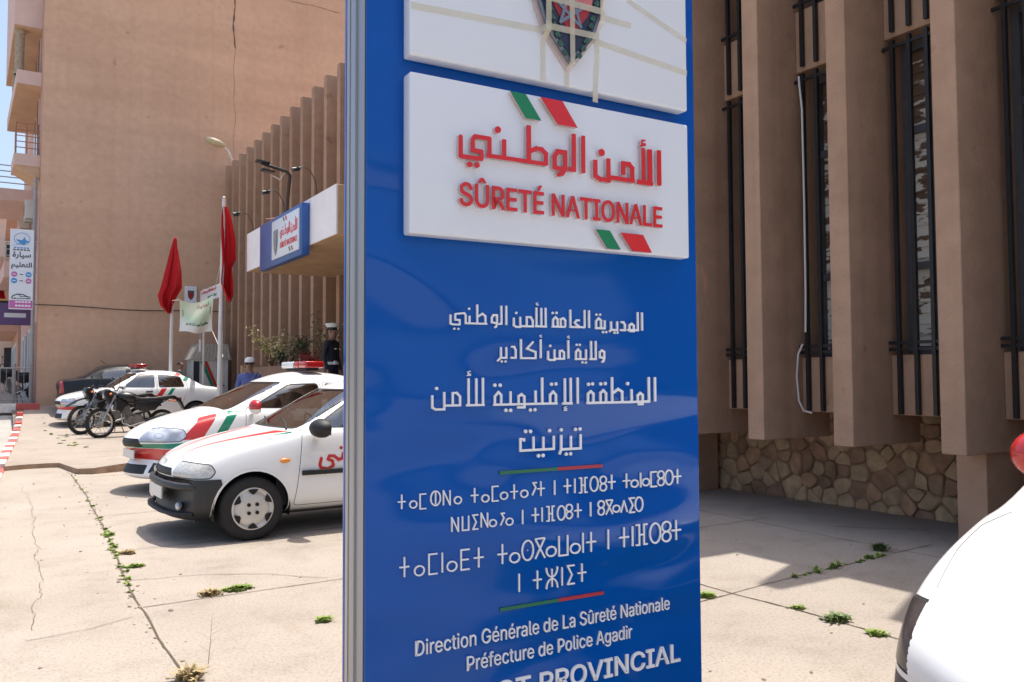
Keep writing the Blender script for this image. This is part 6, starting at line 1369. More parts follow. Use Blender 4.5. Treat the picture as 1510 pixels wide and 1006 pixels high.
# ------------------------------------------------------------------ people
m_skin = M('skin', (.26, .14, .09), .55, .08, 20)
m_hair = M('dark_hair', (.012, .010, .010), .7, .3, 40)
def person(label, loc, rz, H, shirt, trousers, cap=None, capkind=None, glasses=False, arm=((.19, .02, 1.14), (.22, -.06, .90)), long_sleeve=True, moustache=False):
    """Standing figure facing -y, one continuous skinned body; sizes for 1.75 m then scaled."""
    t = thing('person', label, 'person', loc, rz)
    k = H/1.75
    V, E, Rd = [], [], []
    def add(p, r, par=None):
        V.append(tuple(c*k for c in p)); Rd.append((r[0]*k, r[1]*k) if isinstance(r, tuple) else (r*k, r*k))
        if par is not None: E.append((par, len(V)-1))
        return len(V)-1
    pel = add((0, 0, .93), (.15, .11)); wa = add((0, .0, 1.08), (.14, .105), pel); ch = add((0, .01, 1.28), (.165, .115), wa); sh = add((0, .01, 1.40), (.13, .09), ch)
    nk = add((0, 0, 1.49), .052, sh); h0 = add((0, -.012, 1.56), (.062, .075), nk); h1 = add((0, -.012, 1.64), (.074, .092), h0); h2 = add((0, -.005, 1.71), (.062, .078), h1)
    for s in (-1, 1):
        a = add((s*.165, .01, 1.41), .062, sh); e_ = add((s*arm[0][0]*1.25, arm[0][1], arm[0][2]), .044, a); wr = add((s*arm[1][0]*1.1, arm[1][1], arm[1][2]), .030, e_)
        pm = add((s*arm[1][0]*1.1, arm[1][1]-.015, arm[1][2]-.07), (.022, .036), wr)
        bx_, by_, bz_ = s*arm[1][0]*1.1, arm[1][1]-.015, arm[1][2]-.07
        for i, ln in enumerate((.072, .085, .08, .062)):
            y = by_-.030+.020*i
            m1 = add((bx_, y, bz_-.045), .0085, pm); m2 = add((bx_-s*.008, y, bz_-.045-ln*.5), .008, m1); add((bx_-s*.02, y, bz_-.045-ln), .0065, m2)
        t1 = add((bx_-s*.012, by_-.045, bz_-.005), .010, pm); add((bx_-s*.02, by_-.055, bz_-.05), .008, t1)
        hp = add((s*.09, 0, .86), .088, pel); kn = add((s*.10, -.01, .48), .058, hp); an = add((s*.105, .02, .09), .04, kn); ft = add((s*.115, -.06, .045), (.045, .04), an); add((s*.125, -.15, .035), (.04, .03), ft)
    me = bpy.data.meshes.new('body'); me.from_pydata(V, E, [])
    o = link(bpy.data.objects.new('tmp', me)); o.modifiers.new('s', 'SKIN'); sb = o.modifiers.new('u', 'SUBSURF'); sb.levels = 2
    for d, r in zip(me.skin_vertices[0].data, Rd): d.radius = r
    me.skin_vertices[0].data[0].use_root = True
    bpy.context.view_layer.update()
    m2 = bpy.data.meshes.new_from_object(o.evaluated_get(bpy.context.evaluated_depsgraph_get()))
    bpy.data.objects.remove(o)
    b = meshobj(m2, 'body', [m_skin, shirt, trousers, m_trim], t, smooth='all')
    wz = min(arm[1][2], 1.0)*k
    for p in m2.polygons:
        c = p.center/k
        if c.z < .085: p.material_index = 3
        elif c.z < .97 and abs(c.x) < .17 and not (abs(c.x) > .16 and c.z > .80): p.material_index = 2
        elif c.z > 1.46: p.material_index = 0
        elif abs(c.x) > .155 and c.z < (arm[1][2]+.015 if long_sleeve else arm[0][2]+.03): p.material_index = 0
        else: p.material_index = 1
    def kb(mb, nm, mt):
        bmesh.ops.scale(mb.bm, vec=(k, k, k), verts=mb.bm.verts[:]); return mb.out(nm, mt, t, smooth=True)
    for s in (-1, 1):
        mb = MB(); mb.ball((s*.03, -.094, 1.645), (.012, .007, .008), 8, 6); kb(mb, 'eye', M('eye_white', (.6, .58, .55), .3, 0))
        mb = MB(); mb.ball((s*.077, .0, 1.63), (.010, .022, .032), 10, 8); kb(mb, 'ear', m_skin)
    mb = MB(); mb.tube([(0, -.092, 1.65), (0, -.112, 1.612), (0, -.096, 1.602)], [.009, .015, .012], 8); kb(mb, 'nose', m_skin)
    mb = MB(); mb.ball((0, -.088, 1.575), (.024, .008, .007), 10, 6); kb(mb, 'mouth', M('lips', (.20, .08, .06), .5, 0))
    mb = MB(); mb.grid(lambda u, v: ((.082+.002*math.sin(9*v))*math.sin(.25+1.45*u)*math.cos(-.35+3.84*v), .004+.098*math.sin(.25+1.45*u)*math.sin(-.35+3.84*v)*1.0, 1.65+.085*math.cos(.25+1.45*u)), 10, 18); kb(mb, 'hair', m_hair)
    if glasses:
        mb = MB()
        for s in (-1, 1): mb.ball((s*.033, -.103, 1.645), (.030, .008, .020), 12, 8); mb.tube([(s*.06, -.095, 1.65), (s*.082, .0, 1.65)], .004, 5)
        kb(mb, 'sunglasses', m_trim)
    if cap is not None:
        mb = MB()
        if capkind == 'peaked':
            mb.lathe([(.088, 1.67), (.09, 1.70), (.125, 1.755), (.118, 1.775), (0, 1.785)], (0, -.005, 0), 'z', 24)
            c_ = kb(mb, 'cap', cap)
            mb = MB(); mb.lathe([(.0895, 1.668), (.092, 1.70), (.0915, 1.703), (.0885, 1.67)], (0, -.005, 0), 'z', 24); kb(mb, 'cap_band', m_trim)
            mb = MB(); mb.grid(lambda u, v: (.085*math.sin((v-.5)*2.4)*(1+.1*u), -.075*math.cos((v-.5)*2.4)-.07*u*math.cos((v-.5)*2.0), 1.675-.03*u), 4, 10); kb(mb, 'peak', m_trim)
        else:
            mb.lathe([(.088, 1.675), (.09, 1.70), (.080, 1.745), (.05, 1.768), (0, 1.775)], (0, -.005, 0), 'z', 20)
            mb.grid(lambda u, v: (.080*math.sin((v-.5)*2.2)*(1-.1*u), -.08*math.cos((v-.5)*2.2)-.075*u*math.cos((v-.5)*1.6), 1.685-.012*u), 4, 10); kb(mb, 'cap', cap)
    return t, k
m_blueshirt = M('blue_shirt', (.10, .13, .34), .85, .12, 12, bump=.4, bscale=18)
m_navyu = M('navy_uniform', (.010, .012, .022), .75, .15, 12, bump=.3, bscale=18)
m_dtr = M('dark_trousers', (.03, .03, .036), .85, .1, 12)
m_wcap = M('white_cap', (.72, .71, .70), .8, .06, 14)
man, k_ = person('man in a blue shirt, white cap and sunglasses standing before the planter', (4.07, 15.75, upz(4.07, 15.9)), R(-22), 1.74, m_blueshirt, m_dtr, m_wcap, 'ball', True)
q = MB(); q.tube([(.13, -.115, 1.40), (.10, -.135, 1.25), (.12, -.13, 1.05)], .014, 6, flat=.5); q.tube([(.13, -.115, 1.40), (.14, .03, 1.47), (.13, .13, 1.35), (.12, .13, 1.1)], .014, 6, flat=.5); q.out('strap', m_navyu, man, smooth=True)
q = MB(); q.tube([(-.06, -.05, 1.475), (-.04, -.085, 1.44), (0, -.10, 1.40), (.04, -.085, 1.44), (.06, -.05, 1.475)], .018, 6, flat=.6); q.out('collar', m_blueshirt, man, smooth=True)
cop, k_ = person('police officer in dark uniform and white-topped cap standing on the entrance steps', (5.41, 15.05, .68), R(40), 1.78, m_navyu, m_navyu, m_wcap, 'peaked', False)
m_badge = M('white_badge', (.75, .75, .75), .4, .1, 20)
q = MB(); q.lathe([(.150, 1.03), (.152, 1.035), (.152, 1.075), (.150, 1.08)], (0, 0, 0), 'z', 24); bmesh.ops.scale(q.bm, vec=(1.02, .80, 1), verts=q.bm.verts[:]); q.out('belt', m_badge, cop, smooth=True)
q = MB(); q.box((-.11, -.135, 1.31), (-.05, -.125, 1.335)); q.out('badge', m_badge, cop)
q = MB(); q.box((.05, -.135, 1.31), (.11, -.125, 1.325)); q.out('badge', m_badge, cop)
q = MB(); q.box((-.15, -.155, 1.03), (-.07, -.125, 1.10)); q.bevel(.01, 2).out('glove', m_badge, cop, smooth=True)
person('dark-haired person whose head shows behind the farther white police car', (4.78, 26.45, gz(26.45)), R(70), 1.66, M('slate_shirt', (.06, .07, .10), .85, .1, 12), m_dtr)
# ------------------------------------------------------------------ flags, banner, booth, boards
m_pole = M('white_pole', (.62, .61, .58), .5, .12, 7, stretch=(1, 1, .3))
def flagpole(x, y, h, r, label):
    t = thing('flagpole', label, 'flagpole', (x, y, gz(y) if y > 15.4 else 0), 0, 'white flagpoles')
    q = MB(); q.tube([(0, 0, 0), (.02, 0, h*.5), (.06, 0, h)], [r*1.15, r, r*.75], 12); q.out('pole', m_pole, t, smooth=True)
    q = MB(); q.ball((.06, 0, h+.03), .035, 12, 8); q.out('finial', m_pole, t, smooth=True)
    q = MB(); q.box((-.14, -.14, -.02), (.14, .14, .04)); q.out('base', m_steel, t)
    q = MB(); q.tube([(.05, -r-.012, h*.97), (.02, -r-.014, h*.5), (.0, -r-.012, .9)], .005, 5); q.box((-.02, -r-.03, .88), (.02, -r, .98)); q.out('halyard', m_cable, t)
    return t
flagpole(4.35, 25.6, 5.15, .045, 'white flagpole farther back, standing behind the white police car')
flagpole(4.16, 18.6, 5.30, .05, 'white flagpole nearer the entrance, beside the wooden guard booth')
m_flag = bpy.data.materials.new('red_flag_cloth'); m_flag.use_nodes = True
n, l = m_flag.node_tree.nodes, m_flag.node_tree.links
b = n['Principled BSDF']; b.inputs['Base Color'].default_value = (.56, .010, .016, 1); b.inputs['Roughness'].default_value = .8
tl = n.new('ShaderNodeBsdfTranslucent'); tl.inputs[0].default_value = (.60, .012, .018, 1); mx = n.new('ShaderNodeMixShader'); mx.inputs[0].default_value = .35
l.new(b.outputs[0], mx.inputs[1]); l.new(tl.outputs[0], mx.inputs[2]); l.new(mx.outputs[0], n['Material Output'].inputs[0])
def flag(loc, pts, label, seed):
    """Hanging cloth: pts list of (v, left x, right x) down the drop, with folds gathered in depth."""
    def fn(u, v):
        h = v*(len(pts)-1); i = min(int(h), len(pts)-2); f = h-i
        z = pts[i][0]*(1-f)+pts[i+1][0]*f; a = pts[i][1]*(1-f)+pts[i+1][1]*f; c = pts[i][2]*(1-f)+pts[i+1][2]*f
        fold = math.sin(u*13+seed+v*2.2)*.085*(.35+.65*v)+math.sin(u*5+seed*2-v*3)*.06
        x = a+(c-a)*u+.018*math.sin(u*17+v*6+seed)
        return (x, fold, z-.10*u*(1-v)*0)
    q = MB(); q.grid(fn, 44, 40)
    o = q.out('flag', m_flag, smooth='all', recalc=False)
    md = o.modifiers.new('thickness', 'SOLIDIFY'); md.thickness = .004
    o.location = loc
    return o
g_ = 'red flags on the white poles'
tag(flag((4.40, 25.52, 0), [(5.55, .0, .05), (5.2, -.10, .12), (4.6, -.22, .20), (4.1, -.32, .22), (3.85, -.40, .10), (3.55, -.34, -.02), (3.35, -.16, -.06)], 'x', 1.0), 'red flag hanging furled from the farther pole behind the white police car', 'flag', g_)
tag(flag((4.22, 18.55, 0), [(5.20, -.03, .03), (4.95, -.05, .12), (4.5, -.06, .22), (4.05, -.05, .25), (3.85, -.07, .17), (3.55, -.10, .20), (3.30, .02, .20), (3.12, .10, .14)], 'x', 3.3), 'red flag hanging furled from the nearer pole beside the guard booth', 'flag', g_)
# cloth banner tied between the poles
def bfn(u, v): return (3.97+.76*u-.05*math.sin(math.pi*v)*(u-.5), 22.0-.3*(u-.5)+.06*math.sin(u*7+v*2)*(.3+v)+.05*math.sin(v*5+u*3), 3.45-.80*v+.13*u*(1-v)-.13*math.sin(math.pi*u)*(1-v)-.03*math.sin(math.pi*u)*v+.02*math.sin(u*9)*v)
m_bann = bpy.data.materials.new('banner_cloth'); m_bann.use_nodes = True
n, l = m_bann.node_tree.nodes, m_bann.node_tree.links
b = n['Principled BSDF']; b.inputs['Roughness'].default_value = .85
tcn = n.new('ShaderNodeTexCoord'); sp_ = n.new('ShaderNodeSeparateXYZ'); l.new(tcn.outputs['Generated'], sp_.inputs[0])
gr_ = n.new('ShaderNodeTexGradient'); gr_.gradient_type = 'SPHERICAL'; mpn = n.new('ShaderNodeMapping'); mpn.inputs['Location'].default_value = (-.5*1.6, 0, -.68*1.75); mpn.inputs['Scale'].default_value = (1.6, 0, 1.75); l.new(tcn.outputs['Generated'], mpn.inputs[0]); l.new(mpn.outputs[0], gr_.inputs[0])
rpn = n.new('ShaderNodeValToRGB'); rpn.color_ramp.elements[0].position = .05; rpn.color_ramp.elements[0].color = (.72, .72, .68, 1); rpn.color_ramp.elements[1].position = .75; rpn.color_ramp.elements[1].color = (.68, .70, .52, 1); e = rpn.color_ramp.elements.new(.35); e.color = (.52, .66, .46, 1)
l.new(gr_.outputs[1], rpn.inputs[0]); l.new(rpn.outputs[0], b.inputs['Base Color'])
bt = thing('cloth_banner', 'white and green cloth banner with Arabic lines strung between the two flagpoles', 'banner', (0, 0, 0))
q = MB(); q.grid(bfn, 24, 18); q.out('cloth', m_bann, bt, smooth='all', recalc=False)
def on_cloth(me, u0, v0, uw, vh):
    xs = [v.co.x for v in me.vertices]; ys_ = [v.co.y for v in me.vertices]; a, c, d, e_ = min(xs), max(xs), min(ys_), max(ys_)
    for v in me.vertices:
        p = bfn(u0+uw*(v.co.x-a)/(c-a), v0+vh*(1-(v.co.y-d)/(e_-d))); v.co = (p[0], p[1]-.006, p[2])
    return me
meshobj(on_cloth(strokes_mesh(ROWS['ar4'], 2.0, .002), .52, .10, .34, .13), 'lettering', m_dred, bt)
meshobj(on_cloth(strokes_mesh(ROWS['ar2'], 2.0, .002), .16, .66, .70, .13), 'lettering', m_dgrn, bt)
for u in (.07, .90): meshobj(on_cloth(strokes_mesh([[14, 0, 0, 0, 60], [8, 0, 60, 14, 78], [8, 0, 60, -14, 78]], 2.0, .002), u, .28, .045, .22), 'emblem', m_dred, bt)
q = MB(); q.tube([(4.36, 25.5, 3.72), bfn(0, 0)], .008, 5); q.tube([bfn(1, 0), (4.18, 18.68, 3.95)], .006, 5); q.tube([bfn(1, 1), (4.60, 20.2, 2.0), (4.18, 18.68, 1.75)], .008, 5); q.tube([bfn(.62, 1), (bfn(.62, 1)[0], bfn(.62, 1)[1], bfn(.62, 1)[2]-.16)], .003, 4); q.out('rope', m_cable, bt)
q = MB(); p = bfn(.62, 1); q.box((p[0]-.022, p[1]-.022, p[2]-.46), (p[0]+.022, p[1]+.022, p[2]-.16)); q.out('weight', m_pole, bt)

# guard booth
m_plank = M('grey_white_planks', (.60, .58, .55), .8, .16, 6, stretch=(6, 6, .6), bump=.3)
m_tin = M('corrugated_tin', (.40, .37, .33), .6, .25, 5)
gb = thing('guard_booth', 'small white wooden guard booth with a tin roof and red and green diagonal bands', 'guard booth', (5.75, 26.9, gz(26.9)))
q = MB(); q.box((-.53, 0, 0), (.53, .9, 1.66))
for i in range(9): q.box((-.525+.117*i+.108, -.006, .02), (-.525+.117*i+.117, .0, 1.64))
q.out('walls', m_plank, gb)
q = MB(); q.prism([(-.62, 1.655), (.62, 1.655), (.47, 2.12), (-.38, 2.12)], -.09, .95, 'y'); rf = q.out('roof', m_tin, gb)
q = MB()
for i in range(11): q.tube([(-.57+.114*i, -.098, 1.66), (-.38+.088*i, -.098, 2.115)], .012, 5)
q.box((-.40, -.1, 2.10), (.49, .96, 2.135)); q.out('roof_ridge', m_tin, rf)
q = MB(); q.box((-.50, -.02, .55), (-.33, -.004, 1.60)); q.out('window', m_glass, gb)
for (x0, x1, mt) in ((-.30, -.20, m_dgrn), (-.19, -.10, m_dred)):
    q = MB(); q.prism([(x0, 1.60), (x1, 1.60), (x1+.62, .10), (x0+.62, .10)], -.016, -.0085, 'y'); q.out('band', mt, gb)
q = MB(); q.ball((.40, -.02, .85), .02, 8, 6); q.out('door_knob', m_trim, gb)

# boards near the corner
wb = thing('signboard', 'white oblong signboard with red and green Arabic lines raised behind the banner', 'signboard', (5.4, 25.3, gz(25.3)))
Z = -gz(25.3)
q = MB(); q.box((-.03, -1.3, 3.76+Z), (.03, 1.32, 4.14+Z)); q.bevel(.008, 1).out('board', m_pan, wb)
for y in (-1.1, 1.15):
    q = MB(); q.tube([(.045, y, 0), (.045, y, 4.2+Z)], .03, 8); q.out('post', m_pole, wb, smooth=True)
fb = frame((-.036, 1.1, 4.0+Z), (0, -1, 0), (0, 0, 1))
me = strokes_mesh([[x-(200 if i % 2 else 0)*0 for i, x in enumerate(s_)] for s_ in ROWS['ar3']], 2.0, .004)
def fit_mesh(me, width, height=None):
    xs = [v.co.x for v in me.vertices]; ys_ = [v.co.y for v in me.vertices]; x0, x1, y0, y1 = min(xs), max(xs), min(ys_), max(ys_)
    sx = width/(x1-x0); sy = height/(y1-y0) if height else sx
    for v in me.vertices: v.co = ((v.co.x-x0)*sx, (v.co.y-y0)*sy, v.co.z)
    return me
me = fit_mesh(me, 1.9, .13); place(me, fb); meshobj(me, 'lettering', m_dred, wb)
me = fit_mesh(text_mesh('SURETE NATIONALE', 1, .1, .004), 1.2, .07); place(me, frame((-.036, .3, 3.83+Z), (0, -1, 0), (0, 0, 1))); meshobj(me, 'lettering', m_dgrn, wb)
pq = thing('wall_plaque', 'upright white plaque with a dark shield emblem fixed to the tan wall', 'plaque', (5.50, 28.78, 3.95))
q = MB(); q.box((-.19, -.03, 0), (.19, .018, .56)); q.bevel(.008, 1).out('plate', m_pan, pq)
q = MB(); q.prism([(x-cxs, .08+(v-2.248)*.85) for x, v in shield(.9, 2.66)], -.036, -.031, 'y'); q.out('emblem', m_chr, pq)
q = MB(); q.prism([(x*.6, .13+(v-2.248)*.55) for x, v in [(p[0]-cxs, p[1]) for p in shield(.9, 2.66)]], -.039, -.0365, 'y'); q.out('emblem', m_sred, pq)

# sign on the entrance canopy
cs = thing('canopy_sign', 'blue and white sign with shield emblem and red lettering on the entrance canopy', 'sign', (4.59, 15.22, 3.60))
m_blue2 = M('blue_sign_box', (.025, .09, .30), .3, .12, 3)
q = MB(); q.box((-.14, -1.32, -.02), (0, 1.32, .88)); q.bevel(.012, 2).out('box', m_blue2, cs, smooth=True)
q = MB(); q.box((-.165, -1.22, .08), (-.141, .40, .80)); q.bevel(.006, 2).out('panel', m_pan, cs, smooth=True)
def cfr(y, z, off=.168): return frame((-off, y, z), (0, -1, 0), (0, 0, 1))
me = fit_mesh(strokes_mesh(RED, 1.2, .006), 1.02, .28); place(me, cfr(-.14, .40)); meshobj(me, 'lettering', m_rl, cs)
me = text_mesh('SÛRETÉ NATIONALE', 1.02, .095, .006, .012); place(me, cfr(-.14, .24)); meshobj(me, 'lettering', m_rl, cs)
for (y, z, mt) in ((-.30, .70, m_gl), (-.44, .70, m_rl), (-.66, .11, m_gl), (-.80, .11, m_rl)):
    q = MB(); q.prism([(y, z+.085), (y-.07, z+.085), (y-.13, z), (y-.06, z)], -.171, -.1655, 'x'); q.out('stripe', mt, cs)
q = MB(); q.prism([(.13-(x-cxs)*1.15, .14+(v-2.248)*1.15) for x, v in shield(1.0, 2.66)], -.175, -.1655, 'x'); q.out('emblem', m_chr, cs)
q = MB(); q.prism([(.13-(x-cxs)*.75, .22+(v-2.248)*.78) for x, v in shield(1.0, 2.66)], -.179, -.1755, 'x'); q.out('emblem', M('emblem_grey', (.25, .22, .20), .5, .4, 14), cs)
# floodlight and thin sign lamps on the canopy
fl = thing('floodlight', 'black floodlight on a bent post rising from the entrance canopy', 'lamp', (4.75, 16.0, 4.56))
q = MB(); q.tube([(.12, .15, -.01), (.06, -.1, .4), (.0, -.42, .77), (-.06, -.45, .83), (-.55, -.45, .93)], [.034, .034, .034, .034, .026], 10); q.out('post', m_bar, fl, smooth=True)
for x, z in ((-.52, .955), (-.42, .80)):
    q = MB(); q.box((x-.14, -.53, z-.022), (x+.12, -.37, z+.02), rot=(0, R(6), 0)); q.bevel(.02, 2).out('lamp_head', m_bar, fl, smooth=True)
q = MB(); q.tube([(-.1, -.45, .82), (-.2, -.45, .66), (-.34, -.45, .72)], .008, 6); q.out('lead', m_cable, fl)
q = MB(); q.tube([(-.25, .3, .02), (-.05, .25, .06), (.15, .2, .05)], .02, 6); q.out('stay', m_rail, fl)
for i, (y, z, lb) in enumerate(((13.87, 5.03, 'small spotlight on a thin arched arm at the sign-side end of the canopy'), (15.72, 4.99, 'small spotlight on a thin arched arm just below the black floodlight'), (17.98, 4.96, 'small spotlight on a thin arched arm at the far end of the canopy'))):
    t = thing('spotlight', lb, 'lamp', (4.35, y, z), 0, 'spotlights arched over the canopy sign')
    q = MB(); q.tube([(.0, 0, .02), (.12, 0, .07), (.24, 0, .0), (.33, 0, -.18), (.36, 0, 4.555-z)], .009, 6); q.out('arm', m_bar, t, smooth=True)
    q = MB(); q.tube([(.06, 0, .03), (-.08, 0, -.02)], [.022, .045], 12); q.box((-.015, -.045, -.04), (.04, .045, .03)); q.out('lamp_head', m_bar, t, smooth=30)
# street lamp bracketed to the far end of the fins
sl2 = thing('street_lamp', 'pale street lamp head on a curved arm above the far end of the fins', 'street lamp', (6.72, 28.3, 8.4))
q = MB(); q.tube([(0, 0, -.3), (0, 0, .15), (-.06, 0, .42), (-.18, 0, .68), (-.36, 0, .84)], .03, 8); q.out('arm', m_pole, sl2, smooth=True)
q = MB(); q.ball((-.60, 0, .90), (.36, .17, .13), 18, 10, rot=(0, R(14), 0)); q.out('lamp_head', M('aged_lamp', (.50, .42, .26), .5, .15, 8), sl2, smooth=True)
q = MB(); q.ball((-.64, 0, .865), (.20, .10, .07), 14, 8, rot=(0, R(14), 0)); q.out('lamp_glass', m_lens, sl2, smooth=True)

# hanging driving-school banner on the tan corner
vb = thing('hanging_sign', 'upright driving-school sign with Arabic lettering and road-sign roundels on the tan corner', 'sign', (.66, 28.0, 3.5))
m_vw = M('banner_white', (.66, .70, .76), .5, .04, 3)
m_vp = M('banner_magenta', (.48, .12, .36), .5, .06, 6)
m_vb = M('banner_blue', (.05, .25, .55), .5, .06, 6)
m_vd = M('banner_black', (.02, .02, .025), .5, 0)
q = MB(); q.box((-.30, 0, 0), (.30, .06, 2.34)); q.bevel(.008, 1).out('panel', m_vw, vb)
q = MB(); q.box((-.29, -.006, .03), (.29, -.001, .26)); q.out('strip', m_vp, vb)
V_ = lambda x, z, off=.004: frame((x, -off, z), (1, 0, 0), (0, 0, 1))
for s_, z, w_, h_ in (('\ufeb3\ufef4\ufe8e\ufead\ufe93', 1.47, .46, .22), ('\ufe8d\ufedf\ufe98\ufecc\ufee0\ufef4\ufee2', 1.16, .52, .22)):
    me = fit_mesh(text_mesh(s_[::-1], 1, 1, .003, .02, font=False), w_, h_); place(me, V_(-w_/2, z)); meshobj(me, 'lettering', m_vd, vb)
for i in range(6):
    c_ = (-.18+.18*(i % 3), 1.02-.19*(i//3)); mt = (m_vp, m_pan, m_vb, m_vb, m_pan, m_vp)[i]
    q = MB(); q.lathe([(.078, -.004), (.074, -.008), (0, -.008)], (c_[0], 0, c_[1]), 'y', 20); rd = q.out('roundel', mt, vb)
    q = MB(); q.box((c_[0]-.045, -.0105, c_[1]-.012), (c_[0]+.045, -.0085, c_[1]+.012)); q.out('symbol', m_vd if i in (1, 4) else m_pan, rd)
me = strokes_mesh([[14]+[c for j in range(25) for c in (200*math.cos(j*math.pi/12), 175*math.sin(j*math.pi/12))]], 2, .003); place(me, V_(0, 2.06)); meshobj(me, 'ring', m_vb, vb)
q = MB(); q.prism([(-.26, 1.84), (-.05, 1.93), (-.16, 2.04), (.0, 2.02), (.06, 2.12), (.10, 2.02), (.20, 2.0), (.10, 1.95), (.05, 1.88), (-.02, 1.92)], -.007, -.001, 'y'); q.out('emblem', m_vb, vb)
for z, w_ in ((1.78, .40), (1.72, .44)):
    for j in range(5):
        q = MB(); x = -w_/2+w_/5*j; q.box((x, -.004, z), (x+w_/5*.75, -.001, z+.035)); q.out('small_print', m_vb if z > 1.75 else m_vd, vb)
me = strokes_mesh([[26, -240, 20, -200, 90, -90, 140, 60, 130, 150, 80, 240, 60], [18, -230, 10, 250, 20], [16, -60, 135, -20, 70, 150, 75], [40, -150, 20], [40, 170, 25]], 2, .003); place(me, V_(0, .30)); meshobj(me, 'car_drawing', m_vd, vb)
for z in (.19, .08):
    for j in range(5):
        q = MB(); x = -.14+.08*j; q.box((x, -.0085, z), (x+.06, -.0065, z+.05)); q.out('small_print', m_pan, vb)
q = MB(); q.tube([(.28, .03, 2.0), (.47, .03, 2.0)], .015, 6); q.tube([(.28, .03, 1.1), (.47, .03, 1.1)], .015, 6); q.tube([(.28, .03, .25), (.47, .03, .25)], .015, 6); q.out('bracket', m_steel, vb)
# air conditioners on the street wall
m_ac = M('ac_casing', (.55, .54, .52), .5, .08, 6)
for (y, z, lb) in ((30.1, 6.55, 'white air conditioner box on the pink street wall, nearer the corner'), (36.5, 7.25, 'white air conditioner box higher and farther along the pink street wall')):
    t = thing('air_conditioner', lb, 'air conditioner', (1.1, y, z), 0, 'air conditioners on the street wall')
    q = MB(); q.box((-.34, 0, 0), (-.02, .85, .58)); q.bevel(.02, 2).out('casing', m_ac, t, smooth=True)
    q = MB(); q.lathe([(.22, -.348), (.20, -.345), (0, -.345)], (0, .35, .29), 'x', 20); q.out('fan_grille', m_trim, t)
    q = MB(); q.box((-.32, .05, -.04), (.0, .09, -.005)); q.box((-.32, .76, -.04), (.0, .80, -.005)); q.out('bracket', m_steel, t)
# shop boards along the street
for (y, z, h_, x0, col, lb) in ((33.5, 3.35, .75, .15, (.12, .07, .20), 'purple shop board sticking out over the street'), (41.0, 4.3, .9, .05, (.62, .42, .04), 'yellow shop board farther down the street'), (44.5, 5.2, .6, -.05, (.60, .40, .03), 'small yellow shop board above the larger yellow one')):
    t = thing('shop_board', lb, 'signboard', (x0, y, z))
    q = MB(); q.box((0, 0, 0), (1.0, .12, h_)); q.bevel(.01, 1).out('board', M('board_'+str(int(y)), col, .5, .1, 4), t)
    q = MB(); q.box((.15, -.004, h_*.35), (.8, -.001, h_*.55)); q.out('lettering', m_pan if y < 40 else m_vd, t)
tag(flag((-.12, 36.0, 0), [(5.6, .0, .04), (5.1, .0, .3), (4.7, .02, .45), (4.45, .1, .5)], 'x', 2.0), 'small red flag hanging at the shop fronts down the street', 'flag')

# ------------------------------------------------------------------ planting and weeds
def leafmat(nm, col, v=.35): return M(nm, col, .6, v, 30)
m_lf1 = leafmat('pale_leaf', (.48, .45, .20)); m_lf2 = leafmat('dark_leaf', (.035, .060, .022)); m_lf3 = leafmat('olive_leaf', (.24, .22, .10)); m_lf4 = leafmat('red_leaf', (.32, .015, .02))
m_twig = M('twig', (.14, .09, .05), .9, .3, 12)
m_w1 = leafmat('weed_green', (.20, .27, .05)); m_w2 = leafmat('weed_dry', (.36, .27, .13)); m_w3 = leafmat('weed_dark', (.11, .16, .045))
def shrub(loc, h, rad, n_, mt, label, leaf=.05, seed=0):
    rnd = random.Random(seed)
    t = thing('shrub', label, 'shrub', loc, 0, 'shrubs growing on the planter wall')
    tw = MB(); lf = MB()
    for i in range(9):
        a = rnd.uniform(0, 6.28); top = Vector((math.cos(a)*rad*rnd.uniform(.2, 1), math.sin(a)*rad*rnd.uniform(.2, .8), h*rnd.uniform(.55, 1)))
        mid = top*.5+Vector((rnd.uniform(-.05, .05), rnd.uniform(-.05, .05), .08))
        tw.tube([(0, 0, 0), mid, top], [.016, .01, .004], 5)
        for j in range(n_//9):
            f = rnd.uniform(.35, 1.05); c = (mid*(1-f)*2*f+top*f*f) if f < .5 else mid.lerp(top, (f-.5)*2)
            c = c+Vector((rnd.gauss(0, .07), rnd.gauss(0, .07), rnd.gauss(0, .06)))
            d = Vector((rnd.gauss(0, 1), rnd.gauss(0, 1), rnd.gauss(.2, .6))).normalized(); s = d.orthogonal().normalized(); L = leaf*rnd.uniform(.7, 1.4)
            e_ = d.cross(s)*.2*L
            lf.quad(c, c+d*L*.5+s*L*.28+e_, c+d*L, c+d*L*.5-s*L*.28+e_)
    tw.out('stems', m_twig, t, smooth=True); lf.out('foliage', mt, t, recalc=False)
shrub((5.95, 20.9, 1.74), .95, .60, 270, m_lf1, 'pale yellow-green shrub at the left end of the planter', .09, 1)
shrub((5.95, 19.3, 1.74), .75, .35, 180, m_lf3, 'thin olive shrub between the pale shrub and the dark one', .08, 2)
shrub((5.90, 20.0, 1.74), .42, .24, 180, m_lf2, 'low dark green shrub in front of the pale shrub', .07, 3)
shrub((5.95, 18.5, 1.74), .62, .22, 240, m_lf2, 'upright dark green shrub in the middle of the planter', .07, 4)
shrub((6.0, 17.1, 1.74), 1.05, .42, 240, m_lf3, 'tall sparse olive shrub at the right end of the planter', .075, 5)
shrub((5.9, 17.7, 1.74), .22, .40, 130, m_lf4, 'low shrub with dark red leaves at the foot of the tall olive one', .07, 6)

